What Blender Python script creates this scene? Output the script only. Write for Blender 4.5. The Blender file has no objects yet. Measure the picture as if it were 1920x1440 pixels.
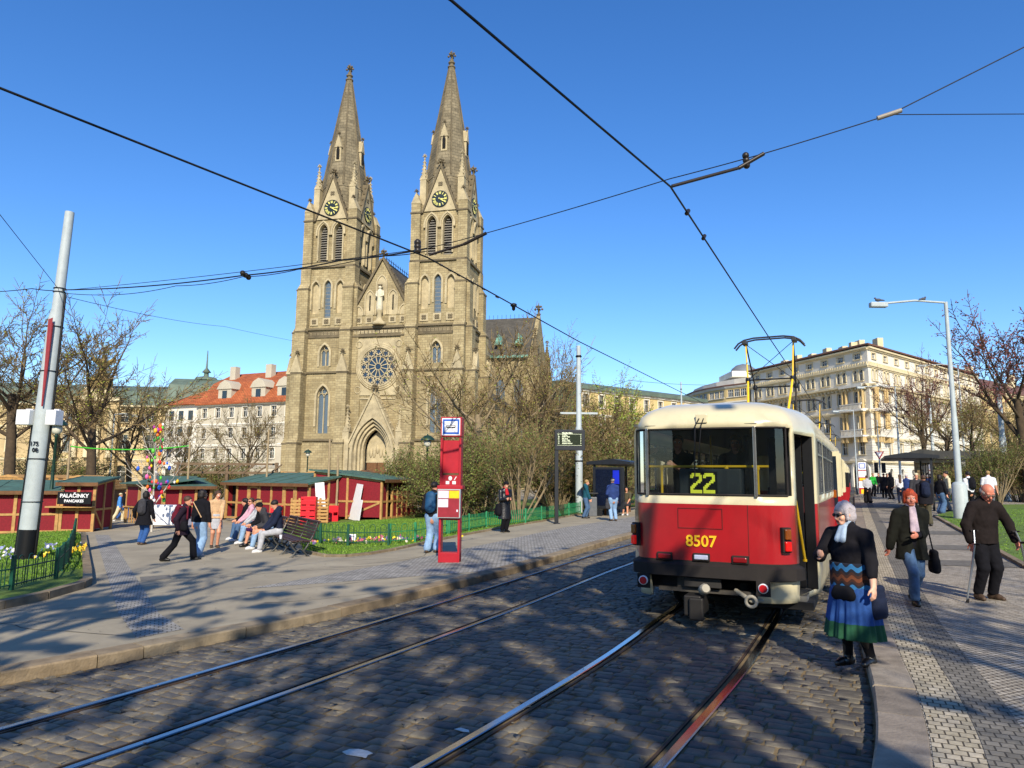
import bpy, bmesh, math, random
import numpy as np
from mathutils import Vector, Matrix, noise
from mathutils.geometry import tessellate_polygon
R = math.radians
S = bpy.context.scene
COL = S.collection
# ------------------------------------------------ camera, sky, sun, exposure
F, PITCH, ROLL, CH = 1331.0, math.atan((897-720)/1331.0), R(0.5), 1.77
_c, _s = math.cos(PITCH), math.sin(PITCH)
CF = Vector((0, _c, _s)); _R0 = Vector((1, 0, 0)); _U0 = Vector((0, -_s, _c))
CR = _R0*math.cos(ROLL)+_U0*math.sin(ROLL); CU = _U0*math.cos(ROLL)-_R0*math.sin(ROLL)
cam = bpy.data.cameras.new('camera'); camo = bpy.data.objects.new('camera', cam); COL.objects.link(camo)
camo.matrix_world = Matrix(((CR.x, CU.x, -CF.x, 0), (CR.y, CU.y, -CF.y, 0), (CR.z, CU.z, -CF.z, CH), (0, 0, 0, 1)))
cam.sensor_width = 36; cam.lens = 36*F/1920; cam.clip_end = 3000; cam.clip_start = 0.05
S.camera = camo
SUN_AZ, SUN_EL = 174.0, 33.0          # compass style: clockwise from +Y
w = bpy.data.worlds.new("World"); S.world = w; w.use_nodes = True
nt = w.node_tree; sky = nt.nodes.new('ShaderNodeTexSky'); sky.sky_type = 'NISHITA'; sky.sun_disc = False
sky.sun_elevation = R(SUN_EL); sky.sun_rotation = R(SUN_AZ); sky.altitude = 300; sky.air_density = 1.0; sky.dust_density = 0.3; sky.ozone_density = 4.0
bg = nt.nodes['Background']; bg.inputs[1].default_value = 0.12
_hs = nt.nodes.new('ShaderNodeHueSaturation'); _hs.inputs['Saturation'].default_value = 1.24; _hs.inputs['Value'].default_value = 1.35; _hs.inputs['Hue'].default_value = .508
nt.links.new(sky.outputs[0], _hs.inputs['Color']); nt.links.new(_hs.outputs[0], bg.inputs[0])
sl = bpy.data.lights.new('sun', 'SUN'); sl.energy = 5.0; sl.angle = R(0.53); sl.color = (1, 0.90, 0.74)
so = bpy.data.objects.new('sun', sl); COL.objects.link(so)
_sd = Vector((math.sin(R(SUN_AZ))*math.cos(R(SUN_EL)), math.cos(R(SUN_AZ))*math.cos(R(SUN_EL)), math.sin(R(SUN_EL))))
so.rotation_euler = _sd.to_track_quat('Z', 'Y').to_euler(); so.location = (0, -20, 40)
S.view_settings.view_transform = 'Standard'; S.view_settings.look = 'None'; S.view_settings.gamma = 1
S.view_settings.exposure = 0.35
# ------------------------------------------------ ground shape and sight lines
def gz(x, y=0): return 0.03*max(min(x-2, 0), -25)+0.03*min(max(x-6, 0), 34)
def ray(px, py): return (CF*F+CR*(px-960)+CU*(720-py)).normalized()
def G(px, py, off=0.0):
    d = ray(px, py); f = lambda t: CH+d.z*t-gz(d.x*t)-off
    a = 1.0; b = a
    while f(b) > 0 and b < 900: a, b = b, b*1.03
    for _ in range(40): m = (a+b)/2; a, b = (m, b) if f(m) > 0 else (a, m)
    return Vector((0, 0, CH))+d*b
def W(px, py, z):                        # the point at height z on a sight line
    d = ray(px, py); return Vector((0, 0, CH))+d*((z-CH)/d.z)
def at(px, py, Y):                       # the point at depth Y on a sight line
    d = ray(px, py); return Vector((0, 0, CH))+d*(Y/d.y)
# ------------------------------------------------ materials
def C(h): 
    o = []
    for i in (0, 2, 4):
        v = int(h[i:i+2], 16)/255; o.append(v/12.92 if v < .04045 else ((v+.055)/1.055)**2.4)
    return (*o, 1)
def node(nt, t, **k):
    n = nt.nodes.new('ShaderNode'+t)
    for a, b in k.items(): setattr(n, a, b)
    return n
def lin(nt, a, b): nt.links.new(a, b)
MATS = {}
def mat(name, col, rough=.7, metal=0, var=.18, scale=6, bump=0, bscale=60, spec=.4, coat=0, emit=0, alpha=1, grime=0, dirt='3a3226'):
    if name in MATS: return MATS[name]
    m = bpy.data.materials.new(name); m.use_nodes = True; nt = m.node_tree; b = nt.nodes['Principled BSDF']
    c = C(col) if isinstance(col, str) else (*col, 1)
    b.inputs['Roughness'].default_value = rough; b.inputs['Metallic'].default_value = metal
    b.inputs['Specular IOR Level'].default_value = spec; b.inputs['Coat Weight'].default_value = coat
    b.inputs['Coat Roughness'].default_value = .08
    tc = node(nt, 'TexCoord')
    n1 = node(nt, 'TexNoise'); n1.inputs['Scale'].default_value = scale; n1.inputs['Detail'].default_value = 6; n1.inputs['Roughness'].default_value = .65
    lin(nt, tc.outputs['Object'], n1.inputs['Vector'])
    hsv = node(nt, 'HueSaturation'); hsv.inputs['Color'].default_value = c
    mr = node(nt, 'MapRange'); mr.inputs[1].default_value = .25; mr.inputs[2].default_value = .75; mr.inputs[3].default_value = 1-var*1.4; mr.inputs[4].default_value = 1+var
    lin(nt, n1.outputs['Fac'], mr.inputs[0]); lin(nt, mr.outputs[0], hsv.inputs['Value'])
    out = hsv.outputs[0]
    if grime:
        n2 = node(nt, 'TexNoise'); n2.inputs['Scale'].default_value = scale*.35; n2.inputs['Detail'].default_value = 8; n2.inputs['Roughness'].default_value = .75
        lin(nt, tc.outputs['Object'], n2.inputs['Vector'])
        r2 = node(nt, 'MapRange'); r2.inputs[1].default_value = .48; r2.inputs[2].default_value = .72; r2.inputs[4].default_value = grime
        lin(nt, n2.outputs['Fac'], r2.inputs[0])
        mx = node(nt, 'MixRGB'); mx.inputs[2].default_value = C(dirt); lin(nt, r2.outputs[0], mx.inputs[0]); lin(nt, out, mx.inputs[1]); out = mx.outputs[0]
    lin(nt, out, b.inputs['Base Color'])
    if bump:
        n3 = node(nt, 'TexNoise'); n3.inputs['Scale'].default_value = bscale; n3.inputs['Detail'].default_value = 5
        lin(nt, tc.outputs['Object'], n3.inputs['Vector'])
        bp = node(nt, 'Bump'); bp.inputs['Strength'].default_value = bump; bp.inputs['Distance'].default_value = .02
        lin(nt, n3.outputs['Fac'], bp.inputs['Height']); lin(nt, bp.outputs[0], b.inputs['Normal'])
    if emit:
        b.inputs['Emission Color'].default_value = c; b.inputs['Emission Strength'].default_value = emit
    MATS[name] = m; return m
def brickmat(name, c1, c2, mortar, bw, bh, msize=.01, rough=.85, bump=.4, grime=.3, wall=True, dirt='2e281e', noise_s=.5, distort=0.0, gsc=.18, off=.5, rot=0, streak=0):
    """courses of brick, tile or setts: on walls they follow (x+y, z), on the ground (x, y)"""
    m = bpy.data.materials.new(name); m.use_nodes = True; nt = m.node_tree; b = nt.nodes['Principled BSDF']
    b.inputs['Roughness'].default_value = rough; b.inputs['Specular IOR Level'].default_value = .25
    tc = node(nt, 'TexCoord'); sx = node(nt, 'SeparateXYZ'); lin(nt, tc.outputs['Object'], sx.inputs[0])
    cx = node(nt, 'CombineXYZ')
    if wall:
        ad = node(nt, 'Math', operation='ADD'); lin(nt, sx.outputs[0], ad.inputs[0]); lin(nt, sx.outputs[1], ad.inputs[1])
        lin(nt, ad.outputs[0], cx.inputs[0]); lin(nt, sx.outputs[2], cx.inputs[1])
        vec = cx.outputs[0]
    else:
        mp = node(nt, 'Mapping'); mp.inputs['Rotation'].default_value = (0, 0, rot); lin(nt, tc.outputs['Object'], mp.inputs[0]); vec = mp.outputs[0]
    if distort:
        nd = node(nt, 'TexNoise'); nd.inputs['Scale'].default_value = 3.5; lin(nt, vec, nd.inputs['Vector'])
        sc = node(nt, 'VectorMath', operation='SCALE'); sc.inputs['Scale'].default_value = distort; lin(nt, nd.outputs['Color'], sc.inputs[0])
        av = node(nt, 'VectorMath', operation='ADD'); lin(nt, vec, av.inputs[0]); lin(nt, sc.outputs[0], av.inputs[1]); vec = av.outputs[0]
    br = node(nt, 'TexBrick'); br.offset = off; br.inputs['Scale'].default_value = 1; br.inputs['Brick Width'].default_value = bw; br.inputs['Row Height'].default_value = bh
    br.inputs['Mortar Size'].default_value = msize; br.inputs['Mortar Smooth'].default_value = .4
    br.inputs['Color1'].default_value = C(c1); br.inputs['Color2'].default_value = C(c2); br.inputs['Mortar'].default_value = C(mortar)
    lin(nt, vec, br.inputs['Vector'])
    n1 = node(nt, 'TexNoise'); n1.inputs['Scale'].default_value = noise_s; n1.inputs['Detail'].default_value = 8; n1.inputs['Roughness'].default_value = .7
    lin(nt, tc.outputs['Object'], n1.inputs['Vector'])
    mr = node(nt, 'MapRange'); mr.inputs[1].default_value = .3; mr.inputs[2].default_value = .7; mr.inputs[3].default_value = .72; mr.inputs[4].default_value = 1.2
    lin(nt, n1.outputs['Fac'], mr.inputs[0])
    hsv = node(nt, 'HueSaturation'); lin(nt, br.outputs['Color'], hsv.inputs['Color']); lin(nt, mr.outputs[0], hsv.inputs['Value'])
    n2 = node(nt, 'TexNoise'); n2.inputs['Scale'].default_value = gsc; n2.inputs['Detail'].default_value = 9; n2.inputs['Roughness'].default_value = .78
    if streak: ms = node(nt, 'Mapping'); ms.inputs['Scale'].default_value = (1, 1, streak); lin(nt, tc.outputs['Object'], ms.inputs[0]); lin(nt, ms.outputs[0], n2.inputs['Vector'])
    else: lin(nt, tc.outputs['Object'], n2.inputs['Vector'])
    r2 = node(nt, 'MapRange'); r2.inputs[1].default_value = .5; r2.inputs[2].default_value = .68; r2.inputs[4].default_value = grime; lin(nt, n2.outputs['Fac'], r2.inputs[0])
    mx = node(nt, 'MixRGB'); mx.inputs[2].default_value = C(dirt); lin(nt, r2.outputs[0], mx.inputs[0]); lin(nt, hsv.outputs[0], mx.inputs[1])
    lin(nt, mx.outputs[0], b.inputs['Base Color'])
    bp = node(nt, 'Bump'); bp.inputs['Strength'].default_value = bump; bp.inputs['Distance'].default_value = .02; bp.invert = True
    n3 = node(nt, 'TexNoise'); n3.inputs['Scale'].default_value = 25; lin(nt, tc.outputs['Object'], n3.inputs['Vector'])
    am = node(nt, 'Math', operation='MULTIPLY_ADD'); am.inputs[1].default_value = -.5; lin(nt, n3.outputs['Fac'], am.inputs[0]); lin(nt, br.outputs['Fac'], am.inputs[2])
    lin(nt, am.outputs[0], bp.inputs['Height']); lin(nt, bp.outputs[0], b.inputs['Normal'])
    MATS[name] = m; return m
def islandmat(name, cols, rough=.8, bump=.3, bscale=30, spec=.3, trans=0, nscale=14, objrand=False):
    """every separate piece of the mesh gets its own tint between the colours given"""
    m = bpy.data.materials.new(name); m.use_nodes = True; nt = m.node_tree; b = nt.nodes['Principled BSDF']
    b.inputs['Roughness'].default_value = rough; b.inputs['Specular IOR Level'].default_value = spec
    g = node(nt, 'NewGeometry'); cr = node(nt, 'ValToRGB'); cr.color_ramp.interpolation = 'LINEAR'
    for i, c in enumerate(cols):
        e = cr.color_ramp.elements[i] if i < 2 else cr.color_ramp.elements.new(i/(len(cols)-1))
        e.position = i/(len(cols)-1); e.color = C(c)
    lin(nt, g.outputs['Random Per Island'], cr.inputs[0])
    tc = node(nt, 'TexCoord'); n1 = node(nt, 'TexNoise'); n1.inputs['Scale'].default_value = nscale; n1.inputs['Detail'].default_value = 6
    lin(nt, tc.outputs['Object'], n1.inputs['Vector'])
    mr = node(nt, 'MapRange'); mr.inputs[1].default_value = .3; mr.inputs[2].default_value = .7; mr.inputs[3].default_value = .7; mr.inputs[4].default_value = 1.25
    lin(nt, n1.outputs['Fac'], mr.inputs[0]); hsv = node(nt, 'HueSaturation'); lin(nt, cr.outputs[0], hsv.inputs['Color']); lin(nt, mr.outputs[0], hsv.inputs['Value'])
    lin(nt, hsv.outputs[0], b.inputs['Base Color'])
    if bump:
        n3 = node(nt, 'TexNoise'); n3.inputs['Scale'].default_value = bscale; n3.inputs['Detail'].default_value = 6; lin(nt, tc.outputs['Object'], n3.inputs['Vector'])
        bp = node(nt, 'Bump'); bp.inputs['Strength'].default_value = bump; bp.inputs['Distance'].default_value = .02
        lin(nt, n3.outputs['Fac'], bp.inputs['Height']); lin(nt, bp.outputs[0], b.inputs['Normal'])
    MATS[name] = m; return m
def glassmat(name, tint, transp=.5, rough=.03):
    m = bpy.data.materials.new(name); m.use_nodes = True; nt = m.node_tree; nt.nodes.remove(nt.nodes['Principled BSDF'])
    out = nt.nodes['Material Output']
    t = node(nt, 'BsdfTransparent'); t.inputs[0].default_value = C(tint)
    g = node(nt, 'BsdfGlossy'); g.inputs['Roughness'].default_value = rough
    fr = node(nt, 'Fresnel'); fr.inputs[0].default_value = 1.5
    ma = node(nt, 'Math', operation='MULTIPLY_ADD'); ma.inputs[1].default_value = .9; ma.inputs[2].default_value = .01; lin(nt, fr.outputs[0], ma.inputs[0])
    d = node(nt, 'BsdfDiffuse'); d.inputs[0].default_value = (.012, .014, .016, 1)
    m1 = node(nt, 'MixShader'); m1.inputs[0].default_value = transp; lin(nt, d.outputs[0], m1.inputs[1]); lin(nt, t.outputs[0], m1.inputs[2])
    m2 = node(nt, 'MixShader'); lin(nt, ma.outputs[0], m2.inputs[0]); lin(nt, m1.outputs[0], m2.inputs[1]); lin(nt, g.outputs[0], m2.inputs[2])
    lin(nt, m2.outputs[0], out.inputs[0]); MATS[name] = m; return m
# ------------------------------------------------ mesh builder
class MB:
    def __init__(s): s.v = []; s.f = []; s.m = []; s.sm = []; s.M = Matrix.Identity(4)
    def add(s, vs, fs, mi=0, sm=False):
        o = len(s.v); M = s.M
        s.v.extend((M @ Vector(v))[:] for v in vs); s.f.extend(tuple(i+o for i in f) for f in fs)
        s.m.extend([mi]*len(fs)); s.sm.extend([sm]*len(fs)); return s
    def box(s, x0, x1, y0, y1, z0, z1, mi=0):
        return s.add([(x0, y0, z0), (x1, y0, z0), (x1, y1, z0), (x0, y1, z0), (x0, y0, z1), (x1, y0, z1), (x1, y1, z1), (x0, y1, z1)],
                     [(0, 3, 2, 1), (4, 5, 6, 7), (0, 1, 5, 4), (1, 2, 6, 5), (2, 3, 7, 6), (3, 0, 4, 7)], mi)
    def bbox(s, x0, x1, y0, y1, z0, z1, b=.01, mi=0):
        """box with chamfered edges"""
        X, Y, Z = (x0, x1), (y0, y1), (z0, z1); bm = bmesh.new()
        bmesh.ops.create_cube(bm, size=1)
        for v in bm.verts: v.co = Vector((X[v.co.x > 0], Y[v.co.y > 0], Z[v.co.z > 0]))
        bmesh.ops.bevel(bm, geom=bm.edges[:], offset=b, segments=2, affect='EDGES', profile=.5)
        return s.bm(bm, mi)
    def bm(s, bm, mi=0, sm=False):
        bm.verts.index_update(); s.add([v.co[:] for v in bm.verts], [[v.index for v in f.verts] for f in bm.faces], mi, sm); bm.free(); return s
    def bar(s, p, q, w, h=None, mi=0, up=(0, 0, 1)):
        p, q = Vector(p), Vector(q); d = (q-p).normalized(); h = h or w
        u = Vector(up); 
        if abs(d.dot(u)) > .98: u = Vector((1, 0, 0))
        a = d.cross(u).normalized(); b = a.cross(d).normalized(); a *= w/2; b *= h/2
        return s.add([p-a-b, p+a-b, p+a+b, p-a+b, q-a-b, q+a-b, q+a+b, q-a+b], [(0, 3, 2, 1), (4, 5, 6, 7), (0, 1, 5, 4), (1, 2, 6, 5), (2, 3, 7, 6), (3, 0, 4, 7)], mi)
    def tube(s, pts, rad, n=8, mi=0, cap=True, sm=True, closed=False):
        pts = [Vector(p) for p in pts]; k = len(pts)
        if not hasattr(rad, '__len__'): rad = [rad]*k
        vs = []; a = None
        for i, p in enumerate(pts):
            if closed: d = pts[(i+1) % k]-pts[i-1]
            else: d = pts[min(i+1, k-1)]-pts[max(i-1, 0)]
            d = d.normalized() if d.length > 1e-9 else Vector((0, 0, 1))
            if a is None: a = d.orthogonal().normalized()
            else:
                a = a-d*a.dot(d); a = a.normalized() if a.length > 1e-6 else d.orthogonal().normalized()
            b = d.cross(a)
            for j in range(n):
                t = 2*math.pi*j/n; vs.append(p+(a*math.cos(t)+b*math.sin(t))*rad[i])
        fs = [(i*n+j, i*n+(j+1) % n, (i+1)*n+(j+1) % n, (i+1)*n+j) for i in range(k-1) for j in range(n)]
        if closed: fs += [((k-1)*n+j, (k-1)*n+(j+1) % n, (j+1) % n, j) for j in range(n)]
        elif cap: 
            s.add(vs, fs, mi, sm); return s.add(vs[:n], [tuple(range(n-1, -1, -1))], mi).add(vs[-n:], [tuple(range(n))], mi)
        return s.add(vs, fs, mi, sm)
    def lathe(s, prof, n=16, c=(0, 0, 0), mi=0, sm=True, a0=0):
        vs = []; fs = []
        for r, z in prof:
            for j in range(n):
                t = 2*math.pi*j/n+a0; vs.append((c[0]+r*math.cos(t), c[1]+r*math.sin(t), c[2]+z))
        k = len(prof)
        for i in range(k-1):
            for j in range(n): fs.append((i*n+j, i*n+(j+1) % n, (i+1)*n+(j+1) % n, (i+1)*n+j))
        s.add(vs, fs, mi, sm); return s.add(vs[:n], [tuple(range(n-1, -1, -1))], mi).add(vs[-n:], [tuple(range(n))], mi)
    def ell(s, c, r, n=10, k=7, mi=0):
        if not hasattr(r, '__len__'): r = (r, r, r)
        vs = []; 
        for i in range(k+1):
            t = math.pi*i/k
            for j in range(n):
                p = 2*math.pi*j/n; vs.append((c[0]+r[0]*math.sin(t)*math.cos(p), c[1]+r[1]*math.sin(t)*math.sin(p), c[2]-r[2]*math.cos(t)))
        return s.add(vs, [(i*n+j, i*n+(j+1) % n, (i+1)*n+(j+1) % n, (i+1)*n+j) for i in range(k) for j in range(n)], mi, True)
    def prism(s, poly, y0, y1, mi=0, ax='y'):
        """polygon in (x,z) pushed along y (ax='y'), in (y,z) along x ('x'), or in (x,y) along z ('z')"""
        n = len(poly)
        if ax == 'y': f = lambda p, t: (p[0], t, p[1])
        elif ax == 'x': f = lambda p, t: (t, p[0], p[1])
        else: f = lambda p, t: (p[0], p[1], t)
        vs = [f(p, y0) for p in poly]+[f(p, y1) for p in poly]
        return s.add(vs, [tuple(range(n)), tuple(range(2*n-1, n-1, -1))]+[(i, i+n, (i+1) % n+n, (i+1) % n) for i in range(n)], mi)
    def quad(s, a, b, c, d, mi=0): return s.add([a, b, c, d], [(0, 1, 2, 3)], mi)
    def build(s, name, mats, parent=None, fix=True):
        me = bpy.data.meshes.new(name); me.from_pydata(s.v, [], s.f)
        for m in (mats if isinstance(mats, (list, tuple)) else [mats]): me.materials.append(m)
        me.polygons.foreach_set('material_index', s.m); me.polygons.foreach_set('use_smooth', s.sm)
        if fix and len(s.f) < 60000:
            bm = bmesh.new(); bm.from_mesh(me); bmesh.ops.recalc_face_normals(bm, faces=bm.faces); bm.to_mesh(me); bm.free()
        me.update(); return link(name, me, parent)
def link(name, me, parent=None):
    o = bpy.data.objects.new(name, me); COL.objects.link(o)
    if parent: o.parent = parent
    return o
def thing(name, label, cat, loc=(0, 0, 0), rz=0, group=None):
    o = bpy.data.objects.new(name, None); COL.objects.link(o); o.location = loc; o.rotation_euler = (0, 0, rz); o.empty_display_size = .2
    return tag(o, label, cat, group)
def tag(o, label, cat, group=None):
    o['label'] = label; o['category'] = cat
    if group: o['group'] = group
    return o
def struct(o): o['kind'] = 'structure'; return o
def copytree(o, parent=None):
    c = o.copy(); COL.objects.link(c); c.parent = parent
    for ch in list(o.children): copytree(ch, c)
    return c
def text(name, s, size, M, m, parent=None, bold=0, depth=.002, align='CENTER', sx=1):
    cu = bpy.data.curves.new(name, 'FONT'); cu.body = s; cu.size = size; cu.align_x = align; cu.align_y = 'CENTER'; cu.offset = bold; cu.extrude = depth; cu.resolution_u = 3
    t = bpy.data.objects.new(name, cu); me = bpy.data.meshes.new_from_object(t); bpy.data.objects.remove(t)
    me.transform(M @ Matrix.Diagonal((sx, 1, 1, 1))); me.materials.clear(); me.materials.append(m); return link(name, me, parent)
def upright(x, y, z, ry=0): return Matrix.Translation((x, y, z)) @ Matrix.Rotation(ry, 4, 'Z') @ Matrix.Rotation(R(90), 4, 'X')   # text facing -y
def spline(pts, n=8):
    P = [Vector(p) for p in pts]; P = [P[0]*2-P[1]]+P+[P[-1]*2-P[-2]]; o = []
    for i in range(1, len(P)-2):
        a, b, c, d = P[i-1:i+3]
        for j in range(n):
            t = j/n; o.append(.5*((2*b)+(c-a)*t+(2*a-5*b+4*c-d)*t*t+(3*b-a-3*c+d)*t**3))
    return o+[P[-2]]
def gothic(w, zs, n=7, sharp=1.0):
    """right to left points of a pointed arch of width w springing at zs"""
    r = w*sharp; h = w/2; o = []
    am = math.acos((r-h)/r)
    for i in range(n+1): t = am*i/n; o.append((h-r+r*math.cos(t), zs+r*math.sin(t)))
    return o+[(-x, z) for x, z in o[-2::-1]]
def roundarch(w, zs, n=8): return [(w/2*math.cos(math.pi*i/n), zs+w/2*math.sin(math.pi*i/n)) for i in range(n+1)]
def arch_pts(o):
    cx, zb, zt, w, k = o[:5]
    if k == 'g': a = gothic(w, 0, sharp=o[5] if len(o) > 5 else 1.0); hgt = max(p[1] for p in a); return [(cx+x, zt-hgt+z) for x, z in a], zt-hgt
    if k == 'r': return [(cx+x, zt-w/2+z) for x, z in roundarch(w, 0)], zt-w/2
    return [(cx+w/2, zt), (cx-w/2, zt)], zt
def wall(mb, x0, x1, z0, z1, ops, depth=.25, mi=0, mr=None, y=0, back=None):
    """wall sheet at y facing -y with recessed openings (cx, zbottom, ztop, width, kind)"""
    mr = mi if mr is None else mr
    xs = sorted({x0, x1} | {round(o[0]+s*o[3]/2, 4) for o in ops for s in (-1, 1)}); zs = sorted({z0, z1} | {o[1] for o in ops} | {o[2] for o in ops})
    for i in range(len(xs)-1):
        run = None
        for j in range(len(zs)-1):
            mx, mz = (xs[i]+xs[i+1])/2, (zs[j]+zs[j+1])/2
            if any(abs(mx-o[0]) < o[3]/2 and o[1] < mz < o[2] for o in ops): continue
            mb.quad((xs[i], y, zs[j]), (xs[i+1], y, zs[j]), (xs[i+1], y, zs[j+1]), (xs[i], y, zs[j+1]), mi)
    for o in ops:
        a, sp = arch_pts(o); cx, zb, zt, w = o[:4]; l, r = cx-w/2, cx+w/2
        ring = [(r, zb)]+a+[(l, zb)]
        if len(a) > 2:
            k = len(a)//2
            mb.add([(r, y, zt)]+[(p[0], y, p[1]) for p in a[:k+1]], [tuple(range(k+2))], mi)
            mb.add([(l, y, zt)]+[(p[0], y, p[1]) for p in a[k:]], [tuple(range(k+2))], mi)
        for p, q in zip(ring, ring[1:]+ring[:1]): mb.quad((p[0], y, p[1]), (q[0], y, q[1]), (q[0], y+depth, q[1]), (p[0], y+depth, p[1]), mr)
        if back is not None: mb.add([(p[0], y+depth, p[1]) for p in ring], [tuple(range(len(ring)))], back)
def archband(mb, o, t, y0, y1, mi=0, legs=0.0):
    """moulding that follows an opening's arch, t wide"""
    a, sp = arch_pts(o); cx = o[0]; n = len(a); c = (cx, sp); out = []
    for i, p in enumerate(a):
        d = Vector((p[0]-cx, p[1]-sp+.15)); d.normalize(); out.append((p[0]+d.x*t, p[1]+d.y*t))
    if legs: a = [(a[0][0], sp-legs)]+a+[(a[-1][0], sp-legs)]; out = [(out[0][0], sp-legs)]+out+[(out[-1][0], sp-legs)]
    for i in range(len(a)-1): mb.prism([a[i], a[i+1], out[i+1], out[i]], y0, y1, mi)
def sheet(name, poly, off, m, kinks=True):
    bm = bmesh.new(); vs = [bm.verts.new((x, y, 0)) for x, y in poly]
    for t in tessellate_polygon([[Vector((x, y, 0)) for x, y in poly]]):
        try: bm.faces.new([vs[i] for i in t])
        except ValueError: pass
    for x in (2, -23, 6, 40): bmesh.ops.bisect_plane(bm, geom=bm.verts[:]+bm.edges[:]+bm.faces[:], plane_co=(x, 0, 0), plane_no=(1, 0, 0))
    for v in bm.verts: v.co.z = gz(v.co.x)+off
    for f in bm.faces:
        f.normal_update()
        if f.normal.z < 0: f.normal_flip()
    me = bpy.data.meshes.new(name); bm.to_mesh(me); bm.free(); me.materials.append(m); return link(name, me)
# ------------------------------------------------ palette
steel = mat('rail_steel', '8c9299', .25, .9, .1, 3)
black = mat('black_metal', '16171a', .45, .3, .15, 5)
dark = mat('anthracite_metal', '2a2d31', .45, .4, .12, 5)
cable = mat('cable_black', '14130f', .6)
galv = mat('galvanised_pole', 'a9b2b2', .55, 0, .1, 4, grime=.25, dirt='7b8482')
white = mat('white_paint', 'dedede', .55, 0, .06)
greenfence = mat('green_fence_paint', '0f4a38', .5, 0, .25, 9)
greenfence2 = mat('light_green_fence_paint', '1f7a4d', .5, 0, .25, 9)
greenlamp = mat('green_lamp_paint', '1f3b30', .45, .2)
redpaint = mat('red_sign_paint', 'a81e2c', .42, 0, .12, 4, grime=.3, dirt='7a1520')
timber = mat('pale_timber', 'b08850', .7, 0, .25, 5, bump=.2)
timber_d = mat('brown_timber', '6b4a2c', .75, 0, .3, 5, bump=.2)
stallred = mat('dark_red_board', '7c1420', .8, 0, .25, 14)
roofgreen = mat('green_roof_felt', '47665a', .75, 0, .25, 3, grime=.45)
concrete = mat('concrete_grey', '9a988f', .9, 0, .2, 6, bump=.3)
kerbstone = brickmat('granite_kerb', '9b8f7c', '857a68', '3b342a', 1.25, 4.0, .012, .85, .5, .45, wall=False, noise_s=4, gsc=1.2)
barkm = mat('tree_bark', '4a3d2c', .9, 0, .35, 5, bump=.5, bscale=20)
barkl = mat('pale_bark', '86765a', .9, 0, .35, 5, bump=.5, bscale=20)
twigm = islandmat('twig', ['5a4a32', '74623f', '85724c'], .9, 0)
twigr = islandmat('reddish_twig', ['4a342a', '5e4236', '6a4a3c'], .9, 0)
budm = islandmat('spring_buds', ['6b7a22', '8a8f2c', '98a03a', '55661c'], .7, 0)
leafm = islandmat('shrub_leaf', ['3d4a1c', '56632a', '6a7432', '4a5424', '7d8240'], .6, 0)
leafy = islandmat('yellow_green_leaf', ['7a8a26', '8f9a34', '5f7420', '9aa545'], .6, 0)
grassb = islandmat('grass_blade', ['4a6e1c', '5b7f24', '6e8f30', '4f7422', '7f9a3c'], .7, 0)
churchst = brickmat('church_stone', 'a69873', '918260', '766a54', .62, .31, .02, .92, .4, .5, noise_s=.35, gsc=.6, dirt='453c2e', streak=.16)
churchlt = mat('church_pale_stone', 'b0a280', .9, 0, .25, .9, grime=.5, dirt='5a5040')
churchdk = mat('church_weathered_stone', '6b604a', .92, 0, .3, .9, grime=.5, dirt='332d24')
slate = brickmat('slate_roof', '5a564e', '4d4a44', '37352f', .5, .25, .015, .85, .3, .3, noise_s=.6)
spirem = brickmat('spire_stone', '857a62', '736a55', '544d3e', .9, .45, .03, .9, .5, .7, noise_s=.6, gsc=.35, dirt='38332a')
winglass = mat('dark_window_glass', '1c2530', .12, 0, .3, 1.5, spec=.8)
winblue = mat('leaded_glass', '56646f', .3, 0, .25, 8, spec=.6)
copper = mat('copper_green', '6fa091', .7, 0, .2, 2)
gold = mat('clock_gold', 'd8d27a', .5)
clockdk = mat('clock_dial', '10202a', .5)
louvre = mat('louvre_slats', '77736a', .8)
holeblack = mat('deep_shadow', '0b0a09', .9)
tramred = mat('tram_red', '9c181e', .28, 0, .07, 2, spec=.5, coat=.5, grime=.35, dirt='5e1214')
tramcream = mat('tram_cream', 'd0c6a2', .3, 0, .07, 2, spec=.5, coat=.4, grime=.4, dirt='9a9070')
tramgrey = mat('tram_underframe', '1b1a19', .8)
yellow = mat('yellow_enamel', 'f0c020', .35, 0, .06, coat=.3)
rubber = mat('rubber', '221d1a', .8)
def cloth(name, col, var=.22): return mat('cloth_'+name, col, .9, 0, var, 14, bump=.25, bscale=120, spec=.15)
skin = mat('skin', 'c98f72', .5, 0, .1, 12, spec=.35)
# ------------------------------------------------ ground, road, tracks, kerbs, pavements, lawns
SD = Vector((.432, .902)).normalized()           # the street's direction
def ext(pts, *ts): return pts+[(pts[-1][0]+SD.x*t, pts[-1][1]+SD.y*t) for t in ts]
KL = spline([Vector((*p, 0)) for p in ext([(-22, -9), (-13.5, -1), (-9.2, 3.0), (-5.12, 7.46), (-4.2, 8.49), (-2.47, 10.75), (-.58, 13.88), (1.18, 17.33), (4.11, 23.98)], 4, 10, 22, 45, 90, 190)], 6)
KR = spline([Vector((*p, 0)) for p in ext([(-7, -12), (-2.6, -4), (.5, 1.8), (2.26, 4.7), (3.07, 6.27), (3.72, 7.75), (4.5, 9.5), (5.2, 10.95)], 2, 5, 11, 22, 45, 100, 205)], 6)
NA = spline([Vector((*p, 0)) for p in ext([(-9, -8), (-2.2, 1.5), (-1.0, 3.2), (.1, 4.95), (.88, 6.28), (1.7, 7.75), (2.52, 9.4), (3.2, 10.8)], 2, 5, 11, 22, 45, 100, 200)], 6)
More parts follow.
